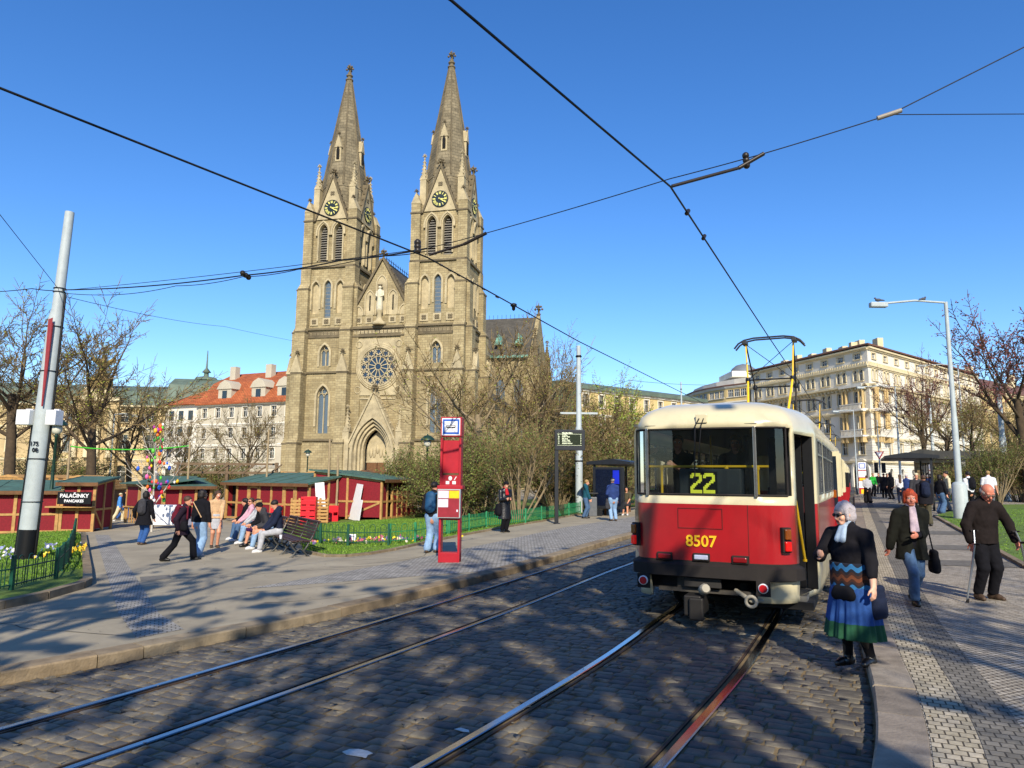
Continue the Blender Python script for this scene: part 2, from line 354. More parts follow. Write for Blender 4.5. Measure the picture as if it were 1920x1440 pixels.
FA = spline([Vector((*p, 0)) for p in ext([(-14, -9), (-5.5, 2.8), (-3.62, 5.7), (-2.14, 8.3), (-.6, 11.2), (.58, 13.6), (1.55, 15.6)], 3, 8, 18, 40, 90, 195)], 6)
def offs(pl, d):
    o = []
    for i, p in enumerate(pl):
        t = (pl[min(i+1, len(pl)-1)]-pl[max(i-1, 0)]).normalized(); o.append(Vector((p.x+t.y*d, p.y-t.x*d, 0)))
    return o
xy = lambda pl: [(p.x, p.y) for p in pl]
asph = mat('plaza_asphalt', '9c927c', .92, 0, .2, .7, bump=.35, bscale=220, grime=.35, dirt='625d52')
dirtm = mat('bare_earth', '6d6350', .95, 0, .25, .5, bump=.3)
sand = mat('sandy_joints', '7d6a49', .95, 0, .35, 5, bump=.5, bscale=150, grime=.4, dirt='3d3427')
lawnm = mat('lawn_green', '5c7428', .9, 0, .35, 1.3, bump=.6, bscale=90, grime=.35, dirt='5d6a28')
setts = brickmat('far_setts', '6d6a63', '5a5853', '4a4132', .2, .14, .018, .8, .6, .3, wall=False, noise_s=1.5, rot=-1.08, gsc=.5)
mosaic = brickmat('mosaic_paving', 'b9b0a0', 'a09685', '5d564a', .068, .062, .008, .85, .8, .35, wall=False, noise_s=5, distort=.02, gsc=.7, rot=-.44)
mosaic_l = brickmat('light_mosaic_band', 'b8ad97', 'a0967f', '50483a', .09, .10, .007, .85, .7, .3, wall=False, noise_s=5, distort=.012, gsc=.8, rot=.44)
mosaic_d = brickmat('dark_mosaic_band', '7f7a70', '6d6960', '45413a', .09, .10, .007, .85, .7, .25, wall=False, noise_s=5, distort=.012, gsc=.8, rot=.44)
stopmos = brickmat('platform_setts', 'a3a098', '8d8a83', '605b52', .1, .1, .009, .85, .45, .3, wall=False, noise_s=3, rot=-.45, gsc=.6)
struct(sheet('ground', [(-600, -250), (700, -250), (700, 900), (-600, 900)], -.2, dirtm))
struct(sheet('road', xy(KL)+xy(KR)[::-1], -.150, setts))
def trim(pl, y1, y0=-99): return [p for p in pl if y0 <= p.y <= y1]
struct(sheet('road_joints', xy(trim(KL, 28, 1))+xy(trim(KR, 28, 1))[::-1], -.1275, sand))
KLo, KRo = offs(KL, -.30), offs(KR, .33)
struct(sheet('plaza', xy(KLo)+[(-30, 300), (-260, 300), (-260, -9)], 0, asph))
struct(sheet('right_pavement', xy(KRo)[::-1]+[(60, -12), (260, 60), (260, 300), (95, 300)], 0, mosaic))
def strip(name, a, b, off, m): return struct(sheet(name, xy(a)+xy(b)[::-1], off, m))
# kerb stones: chamfered blocks with real joints
def kerb(name, inner, outer, h, m, y0=-6, y1=60):
    mb = MB(); acc = 0; last = None
    dense = []
    for a, b, c, d in zip(inner, inner[1:], outer, outer[1:]):
        n = max(1, int((b-a).length/.42))
        for k in range(n): dense.append((a.lerp(b, k/n), c.lerp(d, k/n)))
    dense = [q for q in dense if y0 < q[0].y < y1]
    prev = None; random.seed(3)
    for k in range(len(dense)-3):
        pass
    k = 0
    while k < len(dense)-4:
        seg = dense[k:k+4]; k += 3
        g = .006; pts = []
        dz = random.uniform(-.006, .006)
        for i, (p, q) in enumerate(seg):
            if i == 0: u = (seg[1][0]-p).normalized()*g; p, q = p+u, q+u
            if i == len(seg)-1: u = (p-seg[-2][0]).normalized()*g; p, q = p-u, q-u
            pts.append((p, q))
        vs = []; fs = []
        for p, q in pts:
            z = gz(p.x)+dz; i1 = p.lerp(q, .05); i2 = p.lerp(q, .95)
            vs += [(p.x, p.y, z-.19), (p.x, p.y, z+h-.018), (i1.x, i1.y, z+h), (i2.x, i2.y, z+h), (q.x, q.y, z+h-.012), (q.x, q.y, z-.19)]
        for i in range(len(pts)-1):
            for j in range(5): fs.append((i*6+j, i*6+6+j, i*6+7+j, i*6+1+j))
        e = (len(pts)-1)*6; fs += [(5, 4, 3, 2, 1, 0), tuple(e+j for j in range(6))]
        mb.add(vs, fs, 0)
    return struct(mb.build(name, m))
kst = islandmat('kerb_granite', ['8d7c62', '7a6b55', '998a70', '6f6350'], .85, .5, 40, nscale=5)
kerb('kerb_left', KL, offs(KL, -.31), .004, kst)
kerb('kerb_right', KR, offs(KR, .34), .004, islandmat('kerb_flagstone', ['8b8072', '7c7265', '968b7b'], .8, .4, 40, nscale=5))
strip('light_band', trim(offs(KR, .34), 60, -6), trim(offs(KR, .64), 60, -6), .004, mosaic_l)
strip('dark_band', trim(offs(KR, .645), 60, -6), trim(offs(KR, .95), 60, -6), .004, mosaic_d)
strip('platform_paving', trim(offs(KL, -.31), 75, 14.5), trim(offs(KL, -3.0), 75, 12.5), .004, stopmos)
# darker strips across the pavements; on the right, part setts, part painted tree shadows
for k, (a, b) in enumerate([((8.2, 15.1), (10.4, 14.0)), ((9.6, 18.1), (12.4, 16.8)), ((11.6, 22.3), (14.8, 20.8)), ((14.5, 28.4), (18.3, 26.6)), ((18.5, 36.7), (22.8, 34.7))]):
    a, b = Vector((*a, 0)), Vector((*b, 0)); u = Vector((SD.x, SD.y, 0))*(1.0+.2*k)
    struct(sheet('paving_shadow_band', [(a.x, a.y), (b.x, b.y), (b.x+u.x, b.y+u.y), (a.x+u.x, a.y+u.y)], .008, mosaic_d))
pv = [G(*p) for p in [(178, 1003), (204, 1003), (298, 1150), (345, 1180), (256, 1197), (222, 1150)]]
struct(sheet('plaza_band', [(p.x, p.y) for p in pv], .004, stopmos))
patch = [G(*p) for p in [(262, 1082), (318, 1078), (322, 1085), (264, 1090)]]
struct(sheet('asphalt_patch', [(p.x, p.y) for p in patch], .004, mat('asphalt_patch', '6f6b62', .9)))
# lawns
def lawn(name, pts, off=.03): return struct(sheet(name, pts, off, lawnm))
bedk = [(p.x, p.y) for p in [G(*q) for q in [(-260, 1200), (0, 1142), (82, 1124), (150, 1104), (163, 1097), (163, 1077), (159, 1040), (156, 1004)]]]
lawn('flower_lawn', [(x-.12, y+.1) for x, y in bedk]+[(-19.5, 31.5), (-30, 30), (-26, 12)], .05)
midk = [(p.x, p.y) for p in [G(*q) for q in [(560, 1012), (572, 1036), (612, 1044), (650, 1044), (692, 1040), (738, 1032), (782, 1022), (864, 1005), (943, 990), (1028, 976), (1088, 965)]]]
midk += [(8, 46), (26, 84), (34, 100)]
lawn('park_lawn', midk+[(20, 104), (2, 62), (-6, 44), (-9.5, 31.5), (-8.5, 25)], .04)
rl = [(p.x, p.y) for p in [G(*q) for q in [(1752, 968), (1830, 1012), (1925, 1066)]]]
lawn('right_lawn', [rl[0], rl[1], rl[2], (9.4, 10.0), (12.5, 7.6), (30, 12), (44, 30), (30.5, 37.2), (24.5, 38.2)], .03)
rb = [(p.x, p.y) for p in [G(*q) for q in [(1850, 954), (1925, 948)]]]
lawn('back_lawn', [(35, 48), (42, 44), (80, 50), (95, 90), (60, 75), (36, 52)], .03)
def edging(name, pts, h=.09, w=.14, m=None):
    mb = MB()
    for a, b in zip(pts, pts[1:]):
        L = math.dist(a, b); n = max(1, round(L/.9))
        for k in range(n):
            p = Vector((*a, 0)).lerp(Vector((*b, 0)), k/n); q = Vector((*a, 0)).lerp(Vector((*b, 0)), (k+1)/n); e = (q-p)*.008
            mb.bar((p.x+e.x, p.y+e.y, gz(p.x)+h/2-.03), (q.x-e.x, q.y-e.y, gz(q.x)+h/2-.03), w, h+.06)
    return struct(mb.build(name, m or kst))
edging('flower_bed_kerb', bedk, .13, .16)
edging('lawn_kerb', midk[1:11], .06, .12); edging('right_lawn_kerb', rl+[(9.4, 10.0)], .07, .12)
# grass blades: one countless mass per lawn
def inpoly(x, y, P):
    c = False; j = len(P)-1
    for i in range(len(P)):
        if (P[i][1] > y) != (P[j][1] > y) and x < (P[j][0]-P[i][0])*(y-P[i][1])/(P[j][1]-P[i][1])+P[i][0]: c = not c
        j = i
    return c
def blades(name, poly, n, box, hmin, hmax, off, seed):
    rnd = random.Random(seed); mb = MB(); k = 0; tries = 0
    while k < n and tries < n*6:
        tries += 1
        x, y = rnd.uniform(box[0], box[1]), rnd.uniform(box[2], box[3])
        if not inpoly(x, y, poly): continue
        k += 1; z = gz(x)+off; h0 = rnd.uniform(hmin, hmax)*(.6+.8*noise.noise((x*.8, y*.8, 0)))
        for b in range(3):
            a = rnd.uniform(0, 6.28); h = max(.02, h0*rnd.uniform(.6, 1.2)); wd = .010+.0012*y*.4; dx, dy = math.cos(a)*wd, math.sin(a)*wd
            lx, ly = rnd.uniform(-.5, .5)*h, rnd.uniform(-.5, .5)*h; px, py = x+rnd.uniform(-.04, .04), y+rnd.uniform(-.04, .04)
            mb.add([(px-dx, py-dy, z-.01), (px+dx, py+dy, z-.01), (px+lx, py+ly, z+h)], [(0, 1, 2)])
    o = mb.build(name, grassb, fix=False); o['kind'] = 'stuff'; return o
blades('grass', [(x, y) for x, y in bedk]+[(-19.5, 31.5), (-30, 30), (-26, 12)], 15000, (-20, -9.5, 11.5, 32), .04, .11, .05, 1)
blades('grass', midk[:11]+[(2, 34), (-6, 34), (-9, 30)], 14000, (-10, 4, 17.5, 34), .03, .08, .04, 2)
blades('grass', rl+[(9.4, 10.0), (12.5, 7.6), (30, 12), (30.5, 37.2)], 9000, (9, 26, 9.5, 37), .02, .05, .03, 3)
# flowers in the beds
def flowers(name, n, cx, cy, sx, sy, cols, off, seed, ang=0, clip=None):
    rnd = random.Random(seed); mb = MB(); ca, sa = math.cos(ang), math.sin(ang)
    for _ in range(n):
        u, v = rnd.gauss(0, sx), rnd.gauss(0, sy); x, y = cx+u*ca-v*sa, cy+u*sa+v*ca; z = gz(x)+off+rnd.uniform(.05, .16); r = rnd.uniform(.022, .04)
        if clip and not inpoly(x, y, clip): continue
        mi = rnd.randrange(len(cols)); nx, ny = rnd.uniform(-.6, .6), -.5
        for q in range(5):
            a = q*1.257+rnd.random(); p = Vector((math.cos(a)*r, 0, math.sin(a)*r)); M = Matrix.Rotation(rnd.uniform(-.9, 0), 3, 'X') @ Matrix.Rotation(nx, 3, 'Z'); p = M @ p
            e1 = M @ Vector((math.cos(a+.6)*r*1.3, 0, math.sin(a+.6)*r*1.3)); e2 = M @ Vector((math.cos(a-.6)*r*1.3, 0, math.sin(a-.6)*r*1.3))
            mb.add([(x, y, z), (x+e2.x, y+e2.y, z+e2.z), (x+p.x*1.5, y+p.y*1.5, z+p.z*1.5), (x+e1.x, y+e1.y, z+e1.z)], [(0, 1, 2, 3)], mi)
        for q in range(2):
            a = rnd.uniform(0, 6.28); mb.add([(x-.008, y, gz(x)+off), (x+.008, y, gz(x)+off), (x+math.cos(a)*.05, y+math.sin(a)*.05, z+.02)], [(0, 1, 2)], len(cols))
    o = mb.build(name, [mat('petal_'+c, c, .6) for c in cols]+[grassb], fix=False); o['kind'] = 'stuff'; return o
fp = G(70, 1045); BEDP = bedk[1:]+[(-19.5, 31.5), (-30, 30), (-26, 12)]; flowers('yellow_flowers', 260, fp.x+.9, fp.y+1.9, .35, 1.3, ['e6c81c', 'f0dc50', 'd9a81c'], .05, 5, 0, BEDP)
flowers('blue_flowers', 150, fp.x-1.6, fp.y+.3, .9, 1.3, ['8b93c4', 'c4c8dd', '5b5a96', 'e2dfd0'], .05, 6, 0, BEDP)
fp = G(680, 1024); flowers('bed_flowers', 110, fp.x, fp.y+.7, 1.1, .3, ['e8d01f', '5a4a8c', 'b0506a', 'e6dcc8'], .04, 7, .15)
# rails with a groove, laid flush with the setts
def railsets(axis, gauge):
    mb = MB()
    for s in (-1, 1):
        pl = offs(axis, s*gauge/2); pl = [p for p in pl if -8 < p.y < 190]; inn = -s
        prof = [(-.048, -.03), (-.048, .004), (-.036, .009), (.026, .009), (.034, .003), (.038, -.035), (.074, -.035), (.078, .003), (.1, .003), (.1, -.03)]
        mis = [0, 0, 0, 0, 1, 1, 1, 2, 2]
        P = [offs(pl, inn*u) for u, _ in prof]
        for i in range(len(pl)-1):
            for j in range(len(prof)-1):
                a, b, c, d = P[j][i], P[j+1][i], P[j+1][i+1], P[j][i+1]; z0, z1 = prof[j][1]-.116, prof[j+1][1]-.116
                f = lambda p, z: (p.x, p.y, gz(p.x)+z)
                mb.add([f(a, z0), f(b, z1), f(c, z1), f(d, z0)], [(0, 1, 2, 3)], mis[j], False)
    return mb
rustr = mat('rail_rust', '4a3a2c', .7, .3, .3, 6)
struct(railsets(NA, 1.435).build('tram_rails', [mat('rail_polished', 'aab2ba', .16, 1, .08, 3), holeblack, rustr]))
struct(railsets(FA, 1.36).build('tram_rails', [mat('rail_worn', '8d959c', .24, 1, .15, 3), holeblack, rustr]))
# real setts near the camera, each one a pillow of its own
def setts_mesh():
    rnd = random.Random(11); d = Vector((.474, .8805)); n = Vector((.8805, -.474)); mb = MB(); vs = []; fs = []
    def cross(pl, t):
        for a, b in zip(pl, pl[1:]):
            ta, tb = a.x*d.x+a.y*d.y, b.x*d.x+b.y*d.y
            if (ta-t)*(tb-t) <= 0 and ta != tb:
                k = (t-ta)/(tb-ta); p = a.lerp(b, k); return p.x*n.x+p.y*n.y
        return None
    lines = [KL]+[offs(FA, -.68), offs(FA, .68)]+[offs(NA, -.7175), offs(NA, .7175)]+[KR]
    t = 1.6
    while t < 27:
        rh = rnd.uniform(.115, .14); L = [cross(l, t+rh/2) for l in lines]; t += rh
        if None in L: continue
        for k in range(5):
            l0 = L[k]+(.01 if k == 0 else (.055 if k in (2, 4) else .11)); l1 = L[k+1]-(.01 if k == 4 else (.055 if k in (0, 2) else .11))
            l = l0-rnd.uniform(0, .12) if l1-l0 > .5 else l0
            while l < l1-.03:
                wd = rnd.uniform(.13, .23); a, b = max(l, l0), min(l+wd, l1)
                if l1-b < .07: b = l1
                l = b if b == l1 else l+wd
                if b-a < .05: continue
                cx, cy = (a+b)/2, t-rh/2; hw, hh = (b-a)/2-.006, rh/2-.006; dz = rnd.uniform(-.004, .004); tx, ty = rnd.uniform(-.025, .025), rnd.uniform(-.025, .025)
                jit = [(rnd.uniform(-.012, .012), rnd.uniform(-.010, .010)) for _ in range(8)]
                base = len(vs)
                for r, (ins, z) in enumerate(((0, -.05), (.002, -.0065), (.011, -.0012), (.04, .001))):
                    ww, h2 = max(hw-ins, .02), max(hh-ins*.8, .015); ch = .84 if r < 2 else .8
                    ring = [(ww, -h2*ch), (ww, h2*ch), (ww*ch, h2), (-ww*ch, h2), (-ww, h2*ch), (-ww, -h2*ch), (-ww*ch, -h2), (ww*ch, -h2)]
                    for (u, v), (ju, jv) in zip(ring, jit):
                        u += ju; v += jv; x = (cx+u)*n.x+(cy+v)*d.x; y = (cx+u)*n.y+(cy+v)*d.y
                        vs.append((x, y, gz(x)-.118+z+dz+tx*u+ty*v))
                x = cx*n.x+cy*d.x; y = cx*n.y+cy*d.y; vs.append((x, y, gz(x)-.113+dz))
                for r in range(3):
                    for j in range(8): fs.append((base+r*8+j, base+r*8+(j+1) % 8, base+r*8+8+(j+1) % 8, base+r*8+8+j))
                for j in range(8): fs.append((base+24+j, base+24+(j+1) % 8, base+32))
    me = bpy.data.meshes.new('cobbled_road'); me.from_pydata(vs, [], fs); me.polygons.foreach_set('use_smooth', [True]*len(fs))
    me.materials.append(islandmat('sett_stone', ['4a4742', '5b564d', '6a6355', '524e47', '746c5a', '444240'], .6, .3, 55, .4, nscale=9)); me.update()
    print('setts', len(fs)); return struct(link('cobbled_road', me))
setts_mesh()

# worn paint, litter, leaves and gully
def scrap(name, label, cat, pts, off, m, group=None):
    c = sum((Vector((p.x, p.y, 0)) for p in pts), Vector())/len(pts); mb = MB(); mb.add([(p.x-c.x, p.y-c.y, .0) for p in pts]+[(p.x-c.x, p.y-c.y, .004) for p in pts], [tuple(range(len(pts))), tuple(range(len(pts), 2*len(pts)))]+[(i, (i+1) % len(pts), (i+1) % len(pts)+len(pts), i+len(pts)) for i in range(len(pts))])
    o = mb.build(name, [m]); o.location = (c.x, c.y, gz(c.x)+off); return tag(o, label, cat, group)
pm_ = mat('worn_white_paint', 'cfcdc6', .8, 0, .2, 20)
scrap('paint_patch', 'larger worn white paint patch on the setts at the bottom', 'paint patch', [G(*p, -.115) for p in [(642, 1412), (655, 1407), (672, 1406), (690, 1409), (699, 1413), (690, 1416), (686, 1422), (678, 1420), (662, 1418), (650, 1417)]], -.112, pm_)
scrap('paint_patch', 'small worn white paint patch by the left rail of the tram track', 'paint patch', [G(*p, -.115) for p in [(852, 1369), (864, 1366), (879, 1370), (880, 1374), (868, 1373)]], -.112, pm_)
rl_ = random.Random(31); mbl = MB()
for _ in range(520):
    a = rl_.random(); x, y = rl_.uniform(-9, 9), rl_.uniform(4.5, 17)
    onroad = inpoly(x, y, xy(KL)+xy(KR)[::-1]); r = rl_.uniform(.008, .022); z = gz(x)+(-.108 if onroad else .014); t = rl_.uniform(0, 6.28); q = Vector((math.cos(t), math.sin(t)))*r; n_ = Vector((-q.y, q.x))*.6
    mbl.add([(x-q.x, y-q.y, z), (x+n_.x, y+n_.y, z+.006), (x+q.x, y+q.y, z), (x-n_.x, y-n_.y, z+.003)], [(0, 1, 2, 3)])
o_ = mbl.build('fallen_leaves', [islandmat('dry_leaf', ['5a4528', '7a6038', '8f8a78', '4a3a24'], .9, 0)], fix=False); o_['kind'] = 'stuff'
mbl = MB()
for k in range(14):
    x, y = rl_.uniform(-9, -2.5), rl_.uniform(9.5, 19); t = rl_.uniform(-.6, .9); p = Vector((x, y)); pts = []
    if inpoly(x, y, xy(KL)+xy(KR)[::-1]): continue
    for i in range(12): pts.append(p.copy()); t += rl_.uniform(-.35, .35); p = p+Vector((math.cos(t), math.sin(t)))*.28
    pts = [p for p in pts if not inpoly(p.x, p.y, xy(KLo)+xy(KR)[::-1])]
    for a_, b_ in zip(pts, pts[1:]):
        n_ = Vector((-(b_-a_).y, (b_-a_).x)).normalized()*rl_.uniform(.004, .010)
        mbl.add([(a_.x-n_.x, a_.y-n_.y, gz(a_.x)+.004), (a_.x+n_.x, a_.y+n_.y, gz(a_.x)+.004), (b_.x+n_.x, b_.y+n_.y, gz(b_.x)+.004), (b_.x-n_.x, b_.y-n_.y, gz(b_.x)+.004)], [(0, 1, 2, 3)])
struct(mbl.build('plaza_cracks', [mat('tar_crack', '38352e', .9)], fix=False))
for px, py in ():
    p = G(px, py); mbl = MB(); mbl.lathe([(.33, .0), (.33, .006), (.30, .008), (.01, .008)], 24); 
    for i in range(5): mbl.box(-.22, .22, -.2+i*.09, -.17+i*.09, .008, .013)
    o_ = mbl.build('manhole_cover', [mat('cast_iron', '3c3a36', .6, .4, .25, 9)]); o_.location = (p.x, p.y, gz(p.x)+.002); struct(o_)
# ------------------------------------------------ trees and shrubs
class TB:
    """fast branch mesh: tubes for wood, thin ribbons of three sides for twigs, small leaf faces"""
    def __init__(s, seed): s.r = random.Random(seed); s.w = MB(); s.t = MB(); s.leaf = []
    def path(s, p, d, L, k, wob, up):
        o = [p.copy()]; d = d.normalized()
        for i in range(k):
            d = (d+Vector((s.r.uniform(-1, 1), s.r.uniform(-1, 1), s.r.uniform(-1, 1)))*wob+Vector((0, 0, up))).normalized(); p = p+d*(L/k); o.append(p.copy())
        return o, d
def wood(tb, pts, r0, r1, n): 
    k = len(pts); (tb.w if n > 3 else tb.t).tube(pts, [r0+(r1-r0)*i/(k-1) for i in range(k)], n, 0, False, n > 3)
def grow(tb, p, d, L, r, lev, o):
    R_ = tb.r; mx = o['levels']
    k = 5 if lev < 2 else (4 if lev < mx else 2)
    pts, dd = tb.path(p, d, L, k, o['wob']*(1 if lev else .35), o['up'] if lev else .05)
    r1 = r*(.62 if lev == 0 else .35)
    wood(tb, pts, r, max(r1, o['tw']*.5), 8 if lev == 0 else 6 if lev == 1 else 4 if lev < mx-1 else 3)
    if lev >= mx:
        if o.get('bud') and R_.random() < o['bud']: tb.leaf.append((pts[-1], dd)); 
        if o.get('bud', 0) > 1:
            for q in pts[1:]: 
                for _ in range(int(o['bud'])): tb.leaf.append((q+Vector((R_.uniform(-.12, .12), R_.uniform(-.12, .12), R_.uniform(-.12, .12))), dd))
        return
    n = o['n'][lev]; st = o['start'][lev]
    for i in range(n):
        f = st+(1-st)*(i+R_.uniform(.1, .9))/n; x = f*(len(pts)-1); j = min(int(x), len(pts)-2); q = pts[j].lerp(pts[j+1], x-j); ax = (pts[j+1]-pts[j]).normalized()
        a = R_.uniform(0, 6.283) if lev else i*2.4+R_.uniform(-.4, .4)
        u = ax.orthogonal().normalized(); v = ax.cross(u); ang = R(R_.uniform(*o['ang'][lev]))
        nd = ax*math.cos(ang)+(u*math.cos(a)+v*math.sin(a))*math.sin(ang)
        rr = r+(r1-r)*f
        grow(tb, q, nd, L*R_.uniform(*o['len'][lev])*(1-.45*f if lev else 1-.25*f), max(rr*R_.uniform(.4, .62), o['tw']), lev+1, o)
    if lev and lev < mx: grow(tb, pts[-1], dd, L*.5, max(r1, o['tw']), min(lev+1, mx), o)
def tree_mesh(seed, H, trunk, r, o, leafm_, wm, tm, lsz=(.05, .1)):
    tb = TB(seed); o = dict(dict(levels=4, wob=.16, up=.06, tw=.012, n=(7, 7, 6, 6), start=(.55, .25, .2, .15), ang=((28, 60), (25, 60), (25, 65), (25, 70)), len=((.85, 1.25), (.45, .7), (.4, .62), (.4, .65))), **o)
    d0 = Vector(o.get('lean', (0, 0, 1)))
    if o.get('stems'):
        for i in range(o['stems']):
            a = i*2.4+tb.r.uniform(-.5, .5); t = tb.r.uniform(*o.get('tilt', (.1, .6))); rr = tb.r.uniform(.02, .2)*o.get('foot', 1)
            grow(tb, Vector((math.cos(a)*rr, math.sin(a)*rr, 0)), Vector((math.cos(a)*t, math.sin(a)*t, 1)), trunk*tb.r.uniform(.7, 1.1), r*tb.r.uniform(.6, 1), 0, o)
    else:
        tb.w.tube([(0, 0, -.15), (0, 0, .05), (d0.x*.1, d0.y*.1, .35)], [r*1.7, r*1.5, r*1.05], 8, 0, False)
        grow(tb, Vector((0, 0, .1)), d0, trunk, r, 0, o)
    for p, d in tb.leaf:
        for _ in range(o.get('per', 1)):
            s_ = tb.r.uniform(*lsz); a = Vector((tb.r.gauss(0, 1), tb.r.gauss(0, 1), tb.r.gauss(0, 1))).normalized(); b = a.orthogonal().normalized()
            q = p+Vector((tb.r.uniform(-1, 1), tb.r.uniform(-1, 1), tb.r.uniform(-1, 1)))*o.get('lsp', .05)
            tb.t.add([q, q+(a+b*.6)*s_*.5, q+a*s_, q+(a-b*.6)*s_*.5], [(0, 1, 2, 3)], 1)
    zs = max(v[2] for v in tb.t.v)
    k = H/zs
    for mb in (tb.w, tb.t): mb.v = [(x*k, y*k, z*k) for x, y, z in mb.v]
    def me(nm, mb, ms):
        m = bpy.data.meshes.new(nm); m.from_pydata(mb.v, [], mb.f)
        for q in ms: m.materials.append(q)
        m.polygons.foreach_set('material_index', mb.m); m.polygons.foreach_set('use_smooth', mb.sm); m.update(); return m
    return me('trunk', tb.w, [wm]), me('crown', tb.t, [tm, leafm_]), H
TV = {}
TV['plane'] = tree_mesh(1, 12, 4.2, .20, dict(bud=.35, up=.05), budm, barkm, twigm)
TV['plane2'] = tree_mesh(2, 12, 3.6, .19, dict(bud=.35, n=(7, 7, 7, 6), ang=((35, 68), (25, 60), (25, 65), (25, 70))), budm, barkm, twigm)
TV['open'] = tree_mesh(3, 12, 3.6, .16, dict(bud=.25, n=(8, 6, 5, 4), levels=4, wob=.12, ang=((30, 55), (25, 55), (25, 60), (25, 70)), start=(.35, .3, .25, .2)), budm, barkl, twigm)
TV['shade'] = tree_mesh(12, 14, 4.2, .46, dict(levels=3, n=(6, 5, 5, 4), tw=.035, wob=.2, bud=.42, per=7, lsp=.55, start=(.5, .3, .2, .2), ang=((30, 62), (25, 60), (25, 65), (25, 70))), leafy, barkm, twigm, (.2, .45))
TV['fresh'] = tree_mesh(4, 11, 3.2, .17, dict(bud=1.0, per=2, lsp=.15, n=(7, 6, 5, 4)), leafy, barkm, twigm, (.09, .17))
TV['red'] = tree_mesh(5, 11, 3.0, .16, dict(bud=.8, per=2, lsp=.1, n=(7, 6, 5, 5), up=.04), mat('red_buds', '6b3b38', .8), barkm, twigr, (.05, .09))
TV['tall'] = tree_mesh(6, 13, 5.5, .15, dict(bud=.3, n=(10, 6, 6, 5), start=(.3, .25, .2, .15), ang=((22, 42), (20, 45), (25, 60), (25, 70)), len=((.5, .8), (.45, .7), (.4, .62), (.4, .65))), budm, barkm, twigm)
TV['shrub'] = tree_mesh(7, 4.2, 2.0, .035, dict(stems=34, levels=3, n=(6, 6, 4), bud=.5, per=2, lsp=.12, tw=.007, wob=.15, up=.04, start=(.3, .2, .2), ang=((18, 50), (25, 60), (25, 70)), len=((.45, .75), (.4, .65), (.4, .6)), tilt=(.1, .75), foot=2.2), leafm, barkl, twigm, (.05, .1))
TV['bush'] = tree_mesh(8, 3.0, 1.5, .03, dict(stems=42, levels=3, n=(6, 6, 5), bud=.5, per=2, lsp=.1, tw=.006, wob=.18, up=.02, start=(.15, .15, .15), ang=((25, 65), (25, 70), (25, 70)), len=((.5, .8), (.4, .7), (.4, .6)), tilt=(.2, 1.1), foot=4), leafm, barkl, twigm, (.05, .1))
TV['stems'] = tree_mesh(9, 4.6, 2.6, .05, dict(stems=16, levels=3, n=(5, 5, 4), bud=.9, per=2, lsp=.1, tw=.007, wob=.12, up=.05, start=(.45, .25, .2), ang=((15, 40), (25, 55), (25, 70)), len=((.4, .65), (.4, .65), (.4, .6)), tilt=(.15, .7), foot=1.5), leafm, barkl, twigm, (.05, .09))
def plant(kind, name, label, cat, x, y, H, rz=0, sx=1, group=None):
    tm, cm, h = TV[kind]; r = thing(name, label, cat, (x, y, gz(x)), rz, group); k = H/h; r.scale = (k*sx, k*sx, k)
    link('trunk', tm, r); link('crown', cm, r); return r
def planted(kind, name, label, cat, px, Y, H, rz=0, sx=1, group=None):
    p = at(px, 900, Y); return plant(kind, name, label, cat, p.x, Y, H, rz, sx, group)
print('tree faces', {k: len(v[0].polygons)+len(v[1].polygons) for k, v in TV.items()})
g1 = 'bare trees behind the market stalls'
planted('plane', 'park_tree', 'tall bare tree behind the left stall, cut by the left edge', 'tree', 20, 46, 17.5, .4, 1.05, g1)
planted('plane2', 'park_tree', 'spreading bare tree right of the tall grey pole', 'tree', 175, 47, 14.6, 1.9, 1.1, g1)
planted('open', 'park_tree', 'smaller bare tree between the lamp post and the easter tree', 'tree', 285, 62, 10.0, 2.6, 1.0, g1)
planted('plane2', 'park_tree', 'low bare tree in front of the house with the orange roof', 'tree', 462, 62, 10.5, 4.1, .8, g1)
planted('plane', 'park_tree', 'bare tree behind the green garland', 'tree', 245, 54, 11.5, 1.1, 1.0, g1)
planted('tall', 'park_tree', 'thin bare tree before the theatre end', 'tree', 345, 66, 9.5, 4.6, 1.2, g1)
planted('shrub', 'garden_shrub', 'brown shrub mass behind the stalls left of the church', 'shrub', 395, 56, 5.0, 3.1, 1.6, 'brown shrubs behind the stalls')
planted('shrub', 'garden_shrub', 'brown shrub mass behind the pancake stall', 'shrub', 120, 50, 5.0, .6, 1.7, 'brown shrubs behind the stalls')
planted('plane', 'park_tree', 'bare tree far left behind the tall one', 'tree', -70, 55, 14, 3.1, 1.0, g1)
planted('plane', 'park_tree', 'bare dark tree half hidden behind the tall grey pole', 'tree', 95, 58, 12.5, 5.0, .9, g1)
g2 = 'bare trees before the church'
planted('open', 'park_tree', 'wide bare tree with long thin limbs before the right tower', 'tree', 905, 47, 14.2, .5, 1.25, g2)
planted('tall', 'park_tree', 'slim bare tree at the corner of the church transept', 'tree', 1012, 48, 13.0, 1.2, 1.0, g2)
planted('tall', 'park_tree', 'thin bare tree left of the white pole', 'tree', 1050, 56, 13.5, 2.4, .9, g2)
planted('fresh', 'park_tree', 'tree with fresh yellow green leaves right of the white pole', 'tree', 1150, 70, 13.0, 1.0, .95, g2)
planted('plane2', 'park_tree', 'bare tree behind the tram stop shelter', 'tree', 1110, 52, 8.8, 3.6, .95, g2)
planted('fresh', 'park_tree', 'yellow green tree beside the tram roof', 'tree', 1195, 76, 11.0, 4.0, 1.0, g2)
planted('plane2', 'park_tree', 'grey brown tree before the pale house, right of the transept', 'tree', 1080, 85, 13.5, 2.0, 1.0, g2)
